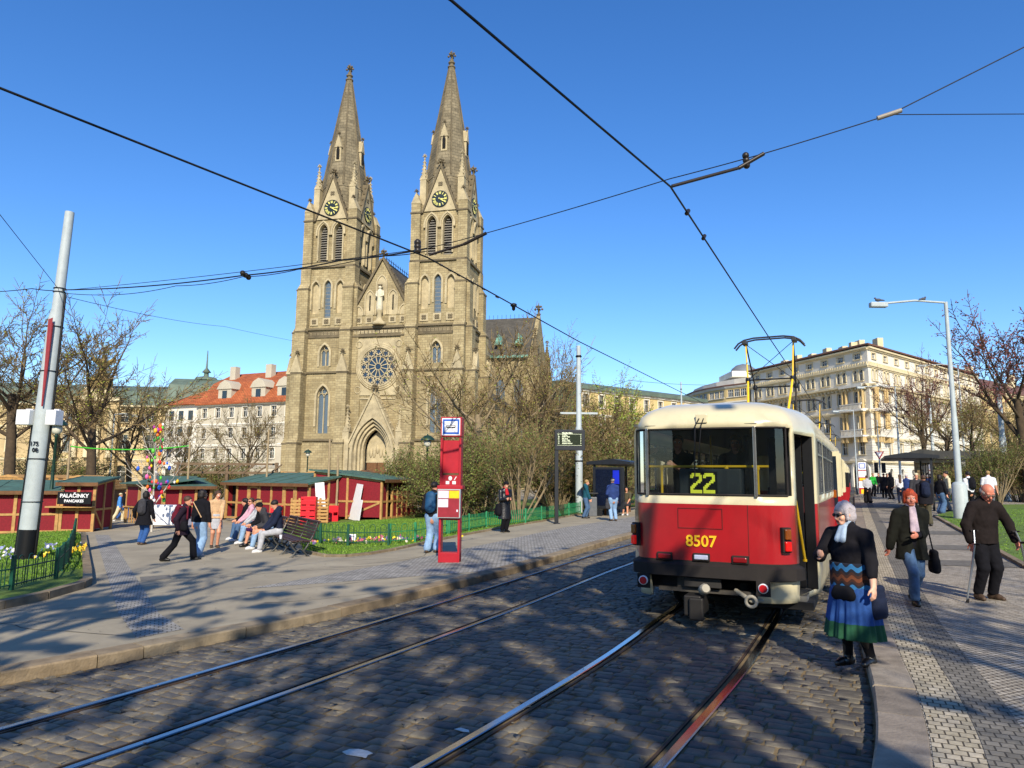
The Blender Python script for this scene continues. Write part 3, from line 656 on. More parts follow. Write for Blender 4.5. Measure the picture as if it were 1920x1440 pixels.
planted('tall', 'park_tree', 'bare tree between the church and the shrubs', 'tree', 850, 58, 11.5, 5.1, 1.1, g2)
planted('plane', 'park_tree', 'bare tree rising behind the shrub of many stems', 'tree', 965, 60, 13.0, .9, .9, g2)
g3 = 'shrubs along the park fence'
planted('bush', 'garden_shrub', 'broad green shrub right of the market stalls', 'shrub', 795, 40, 4.8, .3, .9, g3)
planted('bush', 'garden_shrub', 'green shrub behind the man with the blue backpack', 'shrub', 850, 35, 4.4, 1.9, .9, g3)
planted('stems', 'garden_shrub', 'tall shrub of many bare stems behind the woman in black leather', 'shrub', 975, 31, 5.4, .7, .9, g3)
planted('shrub', 'garden_shrub', 'twiggy shrub right behind the red stop column', 'shrub', 905, 37, 5.6, 2.2, 1.1, g3)
planted('shrub', 'garden_shrub', 'twiggy shrub behind the departure board', 'shrub', 1045, 40, 6.0, 3.9, 1.1, g3)
planted('shrub', 'garden_shrub', 'pale twiggy shrub just left of the tram', 'shrub', 1150, 50, 7.0, 5.2, 1.4, g3)
planted('bush', 'garden_shrub', 'dark green shrub behind the shelter roof', 'shrub', 1100, 44, 4.6, .9, 1.2, g3)
g4 = 'trees beyond the right platform'
planted('red', 'park_tree', 'bare reddish tree in front of the corner palace, left of the tall lamp', 'tree', 1738, 64, 13.2, .4, .8, g4)
planted('red', 'park_tree', 'reddish budding tree at the right edge of the photo', 'tree', 1930, 40, 13.0, 2.0, 1.0, g4)
planted('plane2', 'park_tree', 'wide brown tree behind the metro pavilion', 'tree', 1835, 58, 9.5, 1.1, 1.15, g4)
planted('plane', 'park_tree', 'low brown tree behind the two men in white shirts', 'tree', 1900, 52, 8.0, 3.2, 1.0, g4)
planted('plane2', 'park_tree', 'bare brown tree between the tall lamp and the long house', 'tree', 1775, 76, 13.0, 5.3, 1.1, g4)
planted('plane', 'park_tree', 'bare brown tree right of the rust spotted mast', 'tree', 1905, 66, 11.5, 4.4, 1.1, g4)
planted('stems', 'garden_shrub', 'shrub of slanting bare stems beside the right hand pole', 'shrub', 1868, 38, 4.6, 1.3, .9, g4)
planted('bush', 'garden_shrub', 'green bush behind the tall right lamp', 'shrub', 1810, 44, 3.4, 2.3, 1.0, g4)
planted('shrub', 'garden_shrub', 'twiggy bush at the far right by the concrete wall', 'shrub', 1912, 41, 4.2, 4.3, 1.0, g4)
# the trees behind the camera whose shade falls over the road
g5 = 'street trees behind the viewpoint'
for i, (k, x, y, H, rz, sx) in enumerate([('shade', -2.4, -9.5, 15.5, .3, 1.05), ('shade', 3.4, -6.5, 15.0, 2.2, 1.05), ('open', 8.0, -4.0, 12.5, 4.4, 1.0), ('shade', -7.4, -6.5, 14.5, 1.2, 1.1)]):
    plant(k, 'street_tree', 'bare street tree behind the viewpoint, out of the picture', 'tree', x, y, H, rz, sx, g5)
# ------------------------------------------------ the church: u to the right, v into the depth, w up
UANG = R(-13); CU_ = Vector((math.cos(UANG), math.sin(UANG))); CV_ = Vector((-CU_.y, CU_.x))
CO = Vector((-16.0, 93.3))-CV_*4.1
church = thing('church', 'twin spired gothic church of weathered tan stone with a rose window', 'church', (CO.x-.2*CU_.x, CO.y-.2*CU_.y, -.8), UANG)
def finial(mb, x, y, z, s, mi=0):
    mb.lathe([(.22*s, 0), (.3*s, .15*s), (.14*s, .3*s), (.14*s, .7*s), (.3*s, .8*s), (.1*s, .95*s), (.1*s, 1.15*s), (.02*s, 1.7*s)], 6, (x, y, z), mi, False)
    for a in range(4):
        for zz, rr in ((.8, .45), (1.15, .28)):
            mb.ell((x+math.cos(a*1.571)*rr*s, y+math.sin(a*1.571)*rr*s, z+zz*s), (.17*s, .17*s, .16*s), 5, 4, mi)
def pinnacle(mb, x, y, z0, w_, hb, hs, mi=0, croc=True):
    mb.box(x-w_, x+w_, y-w_, y+w_, z0, z0+hb, mi)
    for s, (dx, dy) in enumerate(((0, -1), (1, 0), (0, 1), (-1, 0))):       # small gablets
        p = [(-w_*1.05, 0), (w_*1.05, 0), (0, w_*1.9)]
        if dx == 0: mb.prism([(x+a, z0+hb+b) for a, b in p], y+dy*w_*1.06-.03, y+dy*w_*1.06+.03, mi)
        else: mb.prism([(y+a, z0+hb+b) for a, b in p], x+dx*w_*1.06-.03, x+dx*w_*1.06+.03, mi, 'x')
    z = z0+hb; mb.lathe([(w_*1.05, 0), (w_*.12, hs)], 8, (x, y, z), mi, False)
    if croc:
        for k in range(1, 6):
            f = k/6.2
            for a in range(4): 
                rr = w_*(1.05-.93*f)+.05; mb.ell((x+math.cos(a*1.571+.785)*rr, y+math.sin(a*1.571+.785)*rr, z+hs*f), (.1, .1, .11), 4, 3, mi)
    finial(mb, x, y, z+hs*.93, w_*1.3, mi)
def quatre(mb, x, z, r, y, mi):
    for a in range(4): mb.ell((x+math.cos(a*1.571+.785)*r*.5, y, z+math.sin(a*1.571+.785)*r*.5), (r*.42, .05, r*.42), 8, 5, mi)
def coping(mb, a, b, y0, y1, t, mi, croc=0, cr=.13):
    """sloping gable coping from a to b in (x,z)"""
    a, b = Vector(a), Vector(b); d = (b-a).normalized(); n = Vector((-d.y, d.x)); n = n if n.y > 0 else -n
    mb.prism([a[:], b[:], (b+n*t)[:], (a+n*t)[:]], y0, y1, mi)
    for k in range(croc): q = a.lerp(b, (k+.7)/(croc+.4))+n*(t+.04); mb.ell((q.x, (y0+y1)/2-.1, q.y), (cr, cr, cr*1.1), 5, 4, mi)
def buttress(mb, x0, x1, y0, y1, steps, z0, side):
    """stepped buttress; steps = [(ztop, reach)], growing outward toward side ('f','l','r','b')"""
    z = z0
    for i, (zt, rch) in enumerate(steps):
        nx = steps[i+1][1] if i+1 < len(steps) else 0; sl = (rch-nx)*1.5
        if side == 'f': mb.prism([(y0, z), (y0-rch, z), (y0-rch, zt), (y0-nx, zt+sl), (y0, zt+sl)], x0, x1, 0, 'x'); mb.box(x0-.05, x1+.05, y0-rch-.07, y0, zt-.22, zt-.02, 1)
        if side in 'lr':
            s = 1 if side == 'r' else -1; xb = x1 if side == 'r' else x0
            mb.prism([(xb, z), (xb+s*rch, z), (xb+s*rch, zt), (xb+s*nx, zt+sl), (xb, zt+sl)], y0, y1, 0, 'y')
            a, b = sorted((xb, xb+s*(rch+.07))); mb.box(a, b, y0-.05, y1+.05, zt-.22, zt-.02, 1)
        z = zt+sl
def faces4(fn):
    """run a builder for the four sides of a tower: local x along the side, -y outward"""
    for k in range(4): fn(Matrix.Rotation(k*math.pi/2, 4, 'Z'), k)
def make_tower():
    root = bpy.data.objects.new('tower', None); COL.objects.link(root); root.parent = church
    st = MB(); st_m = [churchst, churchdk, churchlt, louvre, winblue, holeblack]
    gl = MB(); h1, h2, h3 = 3.75, 3.6, 3.35
    lows = []
    def side(M, k):
        st.M = M
        def opening(o, dep, z): lows.append((M, o, dep, z))
        o1 = (0, 8.1, 14.3, 1.7, 'g'); o2 = (0, 16.9, 19.7, 1.35, 'g'); o3 = (0, 23.2, 28.4, .95, 'g'); n1, n2 = (-1.75, 23.9, 28.3, 1.05, 'g'), (1.75, 23.9, 28.3, 1.05, 'g')
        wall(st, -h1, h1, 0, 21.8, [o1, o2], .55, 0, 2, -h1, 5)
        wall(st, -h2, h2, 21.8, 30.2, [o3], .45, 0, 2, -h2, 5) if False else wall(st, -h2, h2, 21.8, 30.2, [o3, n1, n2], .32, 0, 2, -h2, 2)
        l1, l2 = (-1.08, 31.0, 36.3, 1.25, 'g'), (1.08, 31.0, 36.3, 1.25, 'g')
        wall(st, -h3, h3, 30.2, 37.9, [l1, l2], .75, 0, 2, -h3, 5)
        for o in (o1, o2): archband(st, o, .28, -h1-.14, -h1, 2, legs=(o[2]-o[1])*.62)
        for o in (o3, n1, n2): archband(st, o, .26, -h2-.14, -h2, 2, legs=2.9)
        for o in (l1, l2): archband(st, o, .2, -h3-.2, -h3, 2, legs=4.0); archband(st, (o[0], o[1], o[2]+.2, o[3]+.4, 'g'), .24, -h3-.34, -h3, 2, legs=.4)
        # string courses, frieze
        for z, h_, dd in ((7.1, h1, .3), (15.9, h1, .22), (20.6, h1, .12), (21.62, h1, .28), (30.1, h2, .26), (36.9, h3, .1)): st.box(-h_-dd, h_+dd, -h_-dd, -h_+.02, z, z+.24, 1)
        st.box(-h1-.25, h1+.25, -h1-.4, -h1, 0, 6.9, 0)
        for i in range(13): quatre(st, -3.1+i*.517, 21.15, .27, -h1-.02, 2)
        st.box(-3.3, 3.3, -h1-.06, -h1, 20.84, 21.5, 1)
        for x in (-1.75, 0, 1.75): st.box(x-.55, x+.55, -h2-.12, -h2, 22.3, 23.3, 2); quatre(st, x, 22.8, .42, -h2-.14, 1)
        # louvres
        for cx in (-1.08, 1.08):
            for i in range(15): z = 31.15+i*.33; wv = 1.15 if z < 35.2 else 1.15*max(.25, (36.3-z)/1.3); st.add([(cx-wv/2, -h3+.25, z), (cx+wv/2, -h3+.25, z), (cx+wv/2, -h3+.55, z+.24), (cx-wv/2, -h3+.55, z+.24), (cx-wv/2, -h3+.25, z-.05), (cx+wv/2, -h3+.25, z-.05)], [(0, 1, 2, 3), (4, 5, 1, 0)], 3)
        # clock gable
        st.prism([(-2.15, 36.9), (2.15, 36.9), (0, 42.6)], -h3-.18, -h3+.5, 2)
        coping(st, (-2.3, 36.7), (0, 42.75), -h3-.3, -h3+.55, .22, 1, 6, .16); coping(st, (2.3, 36.7), (0, 42.75), -h3-.3, -h3+.55, .22, 1, 6, .16)
        finial(st, 0, -h3-.05, 42.7, 1.0, 1); quatre(st, 0, 40.5, .4, -h3-.2, 1)
        # spire lucarne
        st.box(-.42, .42, -2.45, -1.2, 45.6, 47.6, 2); st.prism([(-.55, 47.6), (.55, 47.6), (0, 49.4)], -2.55, -1.0, 2); st.prism([(-.2, 45.9), (.2, 45.9), (.2, 47.2), (0, 47.8), (-.2, 47.2)], -2.6, -2.45, 5); finial(st, 0, -2.4, 49.2, .5, 1)
        st.M = Matrix.Identity(4)
    faces4(side)
    # corner masses: belfry piers with pinnacles
    for sx in (-1, 1):
        for sy in (-1, 1):
            x, y = sx*(h3-.15), sy*(h3-.15)
            st.box(x-.62, x+.62, y-.62, y+.62, 30.2, 38.0, 0); st.box(x-.72, x+.72, y-.72, y+.72, 36.6, 36.8, 1)
            st.prism([(x-.66, 38.0), (x+.66, 38.0), (x, 39.5)], y-.66, y+.66, 2); finial(st, x, y-.5, 39.2, .55, 1)
            pinnacle(st, sx*2.6, sy*2.6, 37.9, .42, 3.6, 3.2, 2)
            st.box(x-.7, x+.7, y-.7, y+.7, 21.8, 30.1, 0)
    # outward buttresses on every side, at each corner
    for M, k in ((Matrix.Rotation(i*math.pi/2, 4, 'Z'), i) for i in range(4)):
        st.M = M
        for x in (-h1+.55, h1-.55):
            buttress(st, x-.72, x+.72, -h1, h1, [(6.9, 1.75), (15.9, 1.45), (21.5, 1.0), (27.3, .62)], 0, 'f')
            st.prism([(x-.8, 15.9), (x+.8, 15.9), (x, 18.2)], -h1-1.6, -h1-1.0, 2); finial(st, x, -h1-1.3, 18.0, .6, 1)
        st.M = Matrix.Identity(4)
    tw = st.build('tower_walls', st_m, root)
    # windows with stone tracery
    for k in range(4):
        for (zb, zt, w_, dep, hh, two) in ((8.1, 14.3, 1.7, .5, h1, 1), (16.9, 19.7, 1.35, .5, h1, 1), (23.2, 28.4, .95, .28, h2, 0)):
            mb = MB(); mb.M = Matrix.Rotation(k*math.pi/2, 4, 'Z'); y = -hh+dep
            a, sp = arch_pts((0, zb, zt, w_, 'g')); mb.add([(p[0], y, p[1]) for p in [(w_/2, zb)]+a+[(-w_/2, zb)]], [tuple(range(len(a)+2))], 0)
            if two:
                mb.box(-.06, .06, y-.18, y-.01, zb, sp+.2, 1); mb.box(-w_/2, -w_/2+.1, y-.18, y-.01, zb, sp, 1); mb.box(w_/2-.1, w_/2, y-.18, y-.01, zb, sp, 1)
                for s in (-1, 1): archband(mb, (s*w_*.24, zb, sp+.5, w_*.42, 'g'), .08, y-.18, y-.01, 1)
                mb.tube([(math.cos(t*.524)*w_*.2, y-.1, sp+.75+math.sin(t*.524)*w_*.2) for t in range(12)], .07, 5, 1, closed=True)
                archband(mb, (0, zb, zt-.06, w_-.16, 'g'), .1, y-.2, y-.02, 1)
            else:
                for i in range(9): mb.box(-w_/2, w_/2, y-.02, y-.005, zb+.3+i*.5, zb+.33+i*.5, 1)
            mb.build('lancet_window', [winblue, churchlt], root)
    # spire
    sp = MB(); prof = [(3.35, 37.9), (3.1, 39.5), (2.98, 41.7), (3.05, 41.75), (2.9, 42.0), (1.78, 49.8), (.36, 58.8)]
    sp.lathe([(r*1.0824, z) for r, z in prof], 8, (0, 0, 0), 0, False, math.pi/8)
    for j in range(8):
        t = math.pi/8+j*math.pi/4; sp.tube([(math.cos(t)*r*1.0824, math.sin(t)*r*1.0824, z) for r, z in prof[4:]], [.13, .11, .07], 5, 1, False, False)
    for z, r in ((58.7, .56), (59.35, .48)): sp.lathe([(r*.7, 0), (r, .1), (r, .22), (r*.7, .34)], 10, (0, 0, z), 1)
    sp.lathe([(.34, 58.7), (.3, 59.5), (.26, 60.0)], 8, (0, 0, 0), 1, False); finial(sp, 0, 0, 59.7, 1.05, 1)
    sp.build('spire', [spirem, churchdk], root)
    # clocks with numerals and hands at a quarter past four
    for k in range(4):
        mb = MB(); mb.M = Matrix.Rotation(k*math.pi/2, 4, 'Z') @ Matrix.Translation((0, -h3-.18, 38.45)) @ Matrix.Rotation(R(90), 4, 'X')
        mb.lathe([(1.12, 0), (1.12, .1), (1.04, .14), (1.0, .08)], 32, (0, 0, 0), 0)
        for i in range(12):
            a = i*math.pi/6; nb = (3, 1, 2, 3, 2, 1, 2, 3, 4, 2, 1, 2)[i]
            for q in range(nb):
                aa = a+(q-(nb-1)/2)*.13; mb.bar((math.sin(aa)*.62, math.cos(aa)*.62, .12), (math.sin(aa)*.98, math.cos(aa)*.98, .12), .085 if nb < 3 else .06, .05, 1)
        for a, l, w_ in ((R(98), .92, .09), (R(124), .62, .14)): mb.bar((-math.sin(a)*.2, -math.cos(a)*.2, .16), (math.sin(a)*l, math.cos(a)*l, .16), w_, .04, 1)
        mb.build('clock_face', [clockdk, gold], root)
    return root
tw = make_tower(); tw.location = (-7.65, 4.1, 0); tw2 = copytree(tw, church); tw2.location = (7.65, 4.1, 0)
# centre bay and gable
cb = MB(); cm = [churchst, churchdk, churchlt, winblue, holeblack]
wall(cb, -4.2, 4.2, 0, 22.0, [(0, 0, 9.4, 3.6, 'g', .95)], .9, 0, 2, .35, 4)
gp = [(-4.9, 21.9), (4.9, 21.9), (0, 30.6)]; cb.prism(gp, .5, 1.3, 0)
for s in (-1, 1): coping(cb, (s*5.0, 21.8), (0, 30.8), .3, 1.4, .28, 1, 11, .14)
finial(cb, 0, .7, 30.8, 1.0, 1)
cb.box(-4.25, 4.25, -.02, .36, 21.55, 21.85, 1); cb.box(-4.25, 4.25, .1, .36, 20.5, 20.7, 1); cb.box(-4.2, 4.2, .2, .35, 20.72, 21.5, 1)
for i in range(16): quatre(cb, -3.95+i*.527, 21.1, .28, .19, 2)
for cx, zt, wd in ((0, 28.6, 1.25), (-1.6, 26.6, 1.1), (1.6, 26.6, 1.1), (-3.1, 24.6, 1.05), (3.1, 24.6, 1.05)):
    o = (cx, 23.4, zt, wd, 'g'); a, sp_ = arch_pts(o); cb.add([(p[0], .485, p[1]) for p in [(cx+wd/2, 23.4)]+a+[(cx-wd/2, 23.4)]], [tuple(range(len(a)+2))], 2)
    archband(cb, o, .18, .36, .5, 2, legs=sp_-23.4)
    if abs(cx) < 2 and cx: cb.box(cx-.09, cx+.09, .46, .49, 24.0, 26.0, 4)
    if cx: cb.box(cx-.5, cx+.5, .4, .5, 22.3, 23.2, 2); quatre(cb, cx, 22.75, .38, .39, 1)
cb.box(-4.2, 4.2, .22, .35, 12.4, 12.6, 2)
cb.build('gable_wall', cm, church)
pm = MB()
for k, (wd, dep, t) in enumerate(((5.2, -.9, .35), (4.4, -.55, .3), (3.7, -.2, .28), (3.1, .15, .25))): archband(pm, (0, 0, 9.9-k*.45, wd, 'g', .95), t, dep-.25, .5, 2, legs=6.0-k*.1)
gab = [(-3.3, 5.8), (-2.8, 5.8), (0, 12.1), (2.8, 5.8), (3.3, 5.8), (0, 13.1)]
pm.prism([(-3.3, 6.2), (0, 13.0), (-.3, 9.9), (-1.9, 8.6), (-2.65, 6.2)], -.95, .35, 2); pm.prism([(3.3, 6.2), (2.65, 6.2), (1.9, 8.6), (.3, 9.9), (0, 13.0)], -.95, .35, 2)
pm.prism([(-.35, 9.9), (.35, 9.9), (0, 13.0)], -.93, .35, 2)
for s in (-1, 1): coping(pm, (s*3.4, 6.1), (0, 13.1), -1.1, .35, .2, 2, 8, .14); pinnacle(pm, s*3.55, -.7, 0, .42, 8.2, 2.9, 2); pinnacle(pm, s*4.35, -.3, 0, .34, 6.4, 2.4, 2)
finial(pm, 0, -.6, 13.0, .9, 1); pm.lathe([(.62, 0), (.62, .12), (.45, .12), (.42, .02)], 16, (0, 0, 0), 2)
tym = arch_pts((0, 4.6, 8.3, 3.0, 'g', .95))[0]; pm.add([(p[0], .9, p[1]) for p in [(1.5, 4.6)]+tym+[(-1.5, 4.6)]], [tuple(range(len(tym)+2))], 2)
for x in (-.9, -.45, 0, .45, .9): pm.ell((x, .85, 5.6+.5*(abs(x) < .3)), (.22, .12, .6), 8, 6, 2)
for s in (-1, 1):
    for k in range(4): pm.tube([(s*(1.75+k*.3), -.1-k*.22, 0), (s*(1.75+k*.3), -.1-k*.22, 5.9)], .11, 8, 2)
pm.box(-1.5, 1.5, .8, .95, 4.4, 4.62, 2); pm.box(-1.4, -.04, .82, .9, 0, 4.4, 3); pm.box(.04, 1.4, .82, .9, 0, 4.4, 3)
pm.build('portal', [churchst, churchdk, churchlt, timber_d], church)
# rose window
rz = MB(); zc = 16.55
rz.box(-3.35, 3.35, .22, .35, 12.9, 20.2, 0)
def ring(r, t, y, mi=0, n=40, cx=0, cz=zc): rz.tube([(cx+math.cos(2*math.pi*i/n)*r, y, cz+math.sin(2*math.pi*i/n)*r) for i in range(n)], t, 6, mi, closed=True)
rz.M = Matrix.Translation((0, .2, zc)) @ Matrix.Rotation(R(90), 4, 'X'); rz.lathe([(2.5, 0), (2.5, .03), (.01, .03)], 40, (0, 0, 0), 1, False); rz.M = Matrix.Identity(4)
for r, t, y in ((2.75, .17, .15), (2.52, .14, .05), (2.98, .12, .18)): ring(r, t, y)
ring(1.32, .05, .12); ring(.42, .06, .12, n=20)
for i in range(12):
    a = i*math.pi/6+.26; rz.bar((math.cos(a)*.42, .13, zc+math.sin(a)*.42), (math.cos(a)*1.35, .13, zc+math.sin(a)*1.35), .11, .11, 0, (0, 1, 0))
    b = a+math.pi/12; 
    for s in (-1, 1): rz.bar((math.cos(a)*1.33, .13, zc+math.sin(a)*1.33), (math.cos(a+s*.2)*1.6, .13, zc+math.sin(a+s*.2)*1.6), .09, .1, 0, (0, 1, 0))
    ring(.44, .085, .12, 0, 14, math.cos(a+.26)*1.98, zc+math.sin(a+.26)*1.98)
    for q in range(6):
        c = q*1.047; rz.bar((math.cos(a+.26)*1.98+math.cos(c)*.42, .13, zc+math.sin(a+.26)*1.98+math.sin(c)*.42), (math.cos(a+.26)*1.98+math.cos(c)*.22, .13, zc+math.sin(a+.26)*1.98+math.sin(c)*.22), .1, .1, 0, (0, 1, 0))
    rz.ell((math.cos(a)*2.36, .13, zc+math.sin(a)*2.36), (.14, .06, .14), 6, 4)
for sx in (-1, 1):
    for sz in (-1, 1): ring(.42, .07, .17, 0, 14, sx*2.75, zc+sz*2.95)
rz.build('rose_window', [churchlt, mat('rose_glass', '1a2c40', .2, 0, .5, 3, spec=.7)], church)
# statue on its corbel
sm = MB(); sm.lathe([(.85, 0), (.95, .25), (.5, .55), (.32, .9), (.3, 1.5), (.45, 1.75), (.45, 1.9)], 10, (0, -.05, 21.95), 0)
sm.lathe([(.36, 0), (.42, .1), (.4, .9), (.34, 1.5), (.42, 1.95), (.42, 2.35), (.3, 2.7), (.14, 2.8)], 12, (0, -.05, 23.85), 1); sm.ell((0, -.08, 26.9), (.2, .22, .27), 10, 8, 1)
for s in (-1, 1): sm.tube([(s*.4, -.05, 26.4), (s*.52, -.15, 25.8), (s*.15, -.42, 25.6)], [.13, .12, .09], 7, 1)
sm.lathe([(.24, 0), (.34, .2), (.2, .2)], 8, (0, -.08, 27.05), 2); sm.build('statue', [churchlt, mat('statue_white', 'c9c1a8', .8), churchdk], church)
# nave, transept, roofs, cresting
nv = MB(); nv.box(-6.0, 6.0, 1.5, 52, 0, 22.9, 0); nv.box(-13.6, 13.9, 31.5, 44, 0, 22.9, 0)
for y0 in (31.5,):
    nv.prism([(31.5, 22.9), (44, 22.9), (37.75, 31.3)], 13.2, 13.9, 0, 'x'); nv.prism([(31.5, 22.9), (44, 22.9), (37.75, 31.3)], -13.6, -12.9, 0, 'x')
nv.box(6.0, 11.5, 9.0, 31.5, 0, 13.5, 0); nv.box(-11.5, -6, 9, 31.5, 0, 13.5, 0)
for x in (13.9,):
    for y in (32.1, 43.4): nv.box(x, x+1.0, y-.6, y+.6, 0, 21, 0); pinnacle(nv, x+.2, y, 21, .55, 3.0, 3.0, 1)
for y in (13, 18, 23, 28): nv.box(11.5, 12.6, y-.5, y+.5, 0, 12, 0); nv.box(6, 7.2, y-.5, y+.5, 13.5, 21.5, 0)
finial(nv, 13.6, 37.75, 31.2, 1.4, 1)
nv.build('nave', [churchst, churchdk], church)
rf = MB(); rf.prism([(-6.3, 22.8), (6.3, 22.8), (0, 30.7)], 1.35, 52, 0); rf.prism([(31.0, 22.85), (44.5, 22.85), (37.75, 30.9)], -13.0, 13.15, 0, 'x')
rf.prism([(5.9, 17.5), (12.0, 13.4), (5.9, 13.4)], 9, 31.4, 0); rf.prism([(-5.9, 17.5), (-12, 13.4), (-5.9, 13.4)], 9, 31.4, 0)
rf.box(6.5, 13.1, 30.75, 31.0, 22.6, 23.0, 1); rf.box(-.05, .05, 1.6, 52, 30.6, 30.85, 2)
for i in range(62): y = 1.7+i*.8; rf.bar((0, y, 30.8), (0, y, 31.55), .05, .05, 2); rf.bar((0, y-.2, 31.2), (0, y+.2, 31.2), .04, .04, 2)
rf.tube([(0, 1.6, 31.3), (0, 51, 31.3)], .03, 4, 2)
for i in range(34): x = -12.6+i*.78; rf.bar((x, 37.75, 30.9), (x, 37.75, 31.6), .05, .05, 2)
for x in (7.8, 11.3): rf.prism([(x-.6, 25.0), (x+.6, 25.0), (x, 26.9)], 31.4, 34.3, 1)
rf.build('roof', [slate, copper, black], church)
def sidewin(pts): m_ = MB(); m_.add(pts, [tuple(range(len(pts)))]); m_.build('side_window', [winblue], church)
for y, zt in ((11.5, 11.5), (15.5, 11.5), (20.5, 11.5), (25.5, 11.5)):
    a, sp_ = arch_pts((y, 5, zt, 1.7, 'g')); sidewin([(11.53, p[0], p[1]) for p in [(y+.85, 5)]+a+[(y-.85, 5)]])
for x in (8.3, 11.4): a, sp_ = arch_pts((x, 9, 19, 1.5, 'g')); sidewin([(p[0], 31.46, p[1]) for p in [(x+.75, 9)]+a+[(x-.75, 9)]])
pass
# sheet metal hood between left tower and the gable
hd = MB(); hd.prism([(-2.75, 28.0), (-1.9, 28.0), (-1.75, 31.2), (-2.4, 31.0)], 6.0, 8.5, 0); hd.build('roof_hood', [galv], church)
# ------------------------------------------------ houses round the square
cream = mat('cream_render', 'cebf99', .9, 0, .12, .35, grime=.22, dirt='8a7a58')
creamlt = mat('pale_stucco', 'd8d2c2', .9, 0, .1, .4, grime=.18, dirt='958a70')
ochre = mat('ochre_render', 'c9b07a', .9, 0, .12, .35, grime=.2, dirt='8d764a')
greyw = mat('grey_white_render', 'b6ae9a', .9, 0, .1, .4, grime=.2, dirt='8a867a')
theatre_m = mat('theatre_stone', 'bda77b', .9, 0, .16, .3, grime=.35, dirt='6b5c42')
tiles = brickmat('orange_roof_tiles', 'b0643c', '9c5230', '5c3422', .3, .35, .02, .8, .4, .3, noise_s=.5)
rooftan = mat('brown_roof_sheet', '6a4a3a', .7, 0, .2, 1)
copperoof = mat('green_copper_roof', '5f6e60', .7, 0, .25, .6, grime=.5, dirt='4a4f42')
winframe = mat('window_frame_white', 'd0ccc0', .6)
wdark = mat('house_window_glass', '20262c', .08, 0, .4, .7, spec=.9)
WM = {}
def winmesh(w_, h, k, panes=2):
    key = (w_, round(h, 2), k, panes)
    if key not in WM:
        mb = MB(); o = (0, 0, h, w_, k); a, sp = arch_pts(o); ring = [(w_/2, 0)]+a+[(-w_/2, 0)]
        mb.add([(x, .03, z) for x, z in ring], [tuple(range(len(ring)))], 0)
        t = .07
        for p, q in zip(ring, ring[1:]+ring[:1]): mb.bar((p[0]*.97, 0, p[1]), (q[0]*.97, 0, q[1]), t*1.3, .07, 1, (0, 1, 0))
        for i in range(1, panes): x = -w_/2+w_*i/panes; mb.bar((x, -.005, .05), (x, -.005, sp), t, .06, 1, (0, 1, 0))
        mb.bar((-w_/2, -.008, h*.64), (w_/2, -.008, h*.64), t, .06, 1, (0, 1, 0))
        o_ = mb.build('window', [wdark, winframe]); WM[key] = o_.data; bpy.data.objects.remove(o_)
    return WM[key]
def facade(root, M, L, floors, wallm, trimm, cornice=True, quoins=True, nm='wall', limit=[0]):
    """one street front, along local x from 0 to L, facing -y; floors = dicts of z, h, win"""
    wb = MB(); wb.M = M; tb = MB(); tb.M = M
    for f in floors:
        z, h = f['z'], f['h']; ops = []
        for x in f.get('xs', []): ops.append((round(x, 3), z+f['zb'], z+f['zb']+f['wh'], f['ww'], f.get('k', 'n')))
        wall(wb, 0, L, z, z+h, ops, f.get('dep', .28), 0)
        if f.get('rust'):
            n = int(h/.42)
            for i in range(n):
                zz = z+.05+i*.42; last = 0
                for lo, hi in [(o[0]-o[3]/2-.12, o[0]+o[3]/2+.12) for o in sorted(ops) if o[1] < zz+.34 and o[2] > zz]+[(L, L)]:
                    if lo > last+.1: tb.box(last, lo, -.07, 0, zz, zz+.34, 0)
                    last = hi
        for o in ops:
            tr = f.get('trim', 'sill'); cx, zb, zt, w_ = o[:4]
            tb.box(cx-w_/2-.2, cx+w_/2+.2, -.2, .02, zb-.16, zb-.02, 1)
            if tr != 'none':
                if o[4] == 'r': archband(tb, o, .2, -.1, 0, 1, legs=(zt-zb)*.7)
                else:
                    for s in (-1, 1): a, b = sorted((cx+s*(w_/2+.02), cx+s*(w_/2+.2))); tb.box(a, b, -.1, 0, zb, zt, 1)
                    tb.box(cx-w_/2-.2, cx+w_/2+.2, -.1, 0, zt+.02, zt+.22, 1)
            if tr == 'ped': tb.box(cx-w_/2-.35, cx+w_/2+.35, -.32, 0, zt+.42, zt+.55, 1); tb.prism([(cx-w_/2-.4, zt+.56), (cx+w_/2+.4, zt+.56), (cx, zt+1.05)], -.3, 0, 1)
            if tr == 'hood': tb.box(cx-w_/2-.32, cx+w_/2+.32, -.34, 0, zt+.4, zt+.58, 1)
            if tr == 'bal':
                tb.box(cx-w_/2-.3, cx+w_/2+.3, -.25, 0, zb-.95, zb-.2, 1)
            me = winmesh(w_, zt-zb, o[4], f.get('panes', 2)); ob = link('window', me, root); ob.matrix_local = M @ Matrix.Translation((cx, f.get('dep', .28)-.08, zb))
        if f.get('band'): tb.box(-.15, L+.15, -f['band'], .02, z+h-.28, z+h, 1); tb.box(-.1, L+.1, -f['band']*.55, .02, z+h-.5, z+h-.29, 1)
        if f.get('brackets'):
            n = int(L/.9)
            for i in range(n): tb.box(.3+i*L/n, .55+i*L/n, -f['band']*.8, 0, z+h-.85, z+h-.5, 1)
        if f.get('baluster'):
            n = int(L/.6)
            for i in range(n): tb.box(.1+i*L/n, .4+i*L/n, -.12, 0, z+.05, z+.5, 1)
    wb.build(nm, [wallm], root); tb.build('mouldings', [wallm, trimm], root)
def xs(L, n, m=1.6, pair=0):
    st = (L-2*m)/max(1, n-1) if n > 1 else 0; o = [m+i*st for i in range(n)] if n > 1 else [L/2]
    return [x+s*pair/2 for x in o for s in (-1, 1)] if pair else o
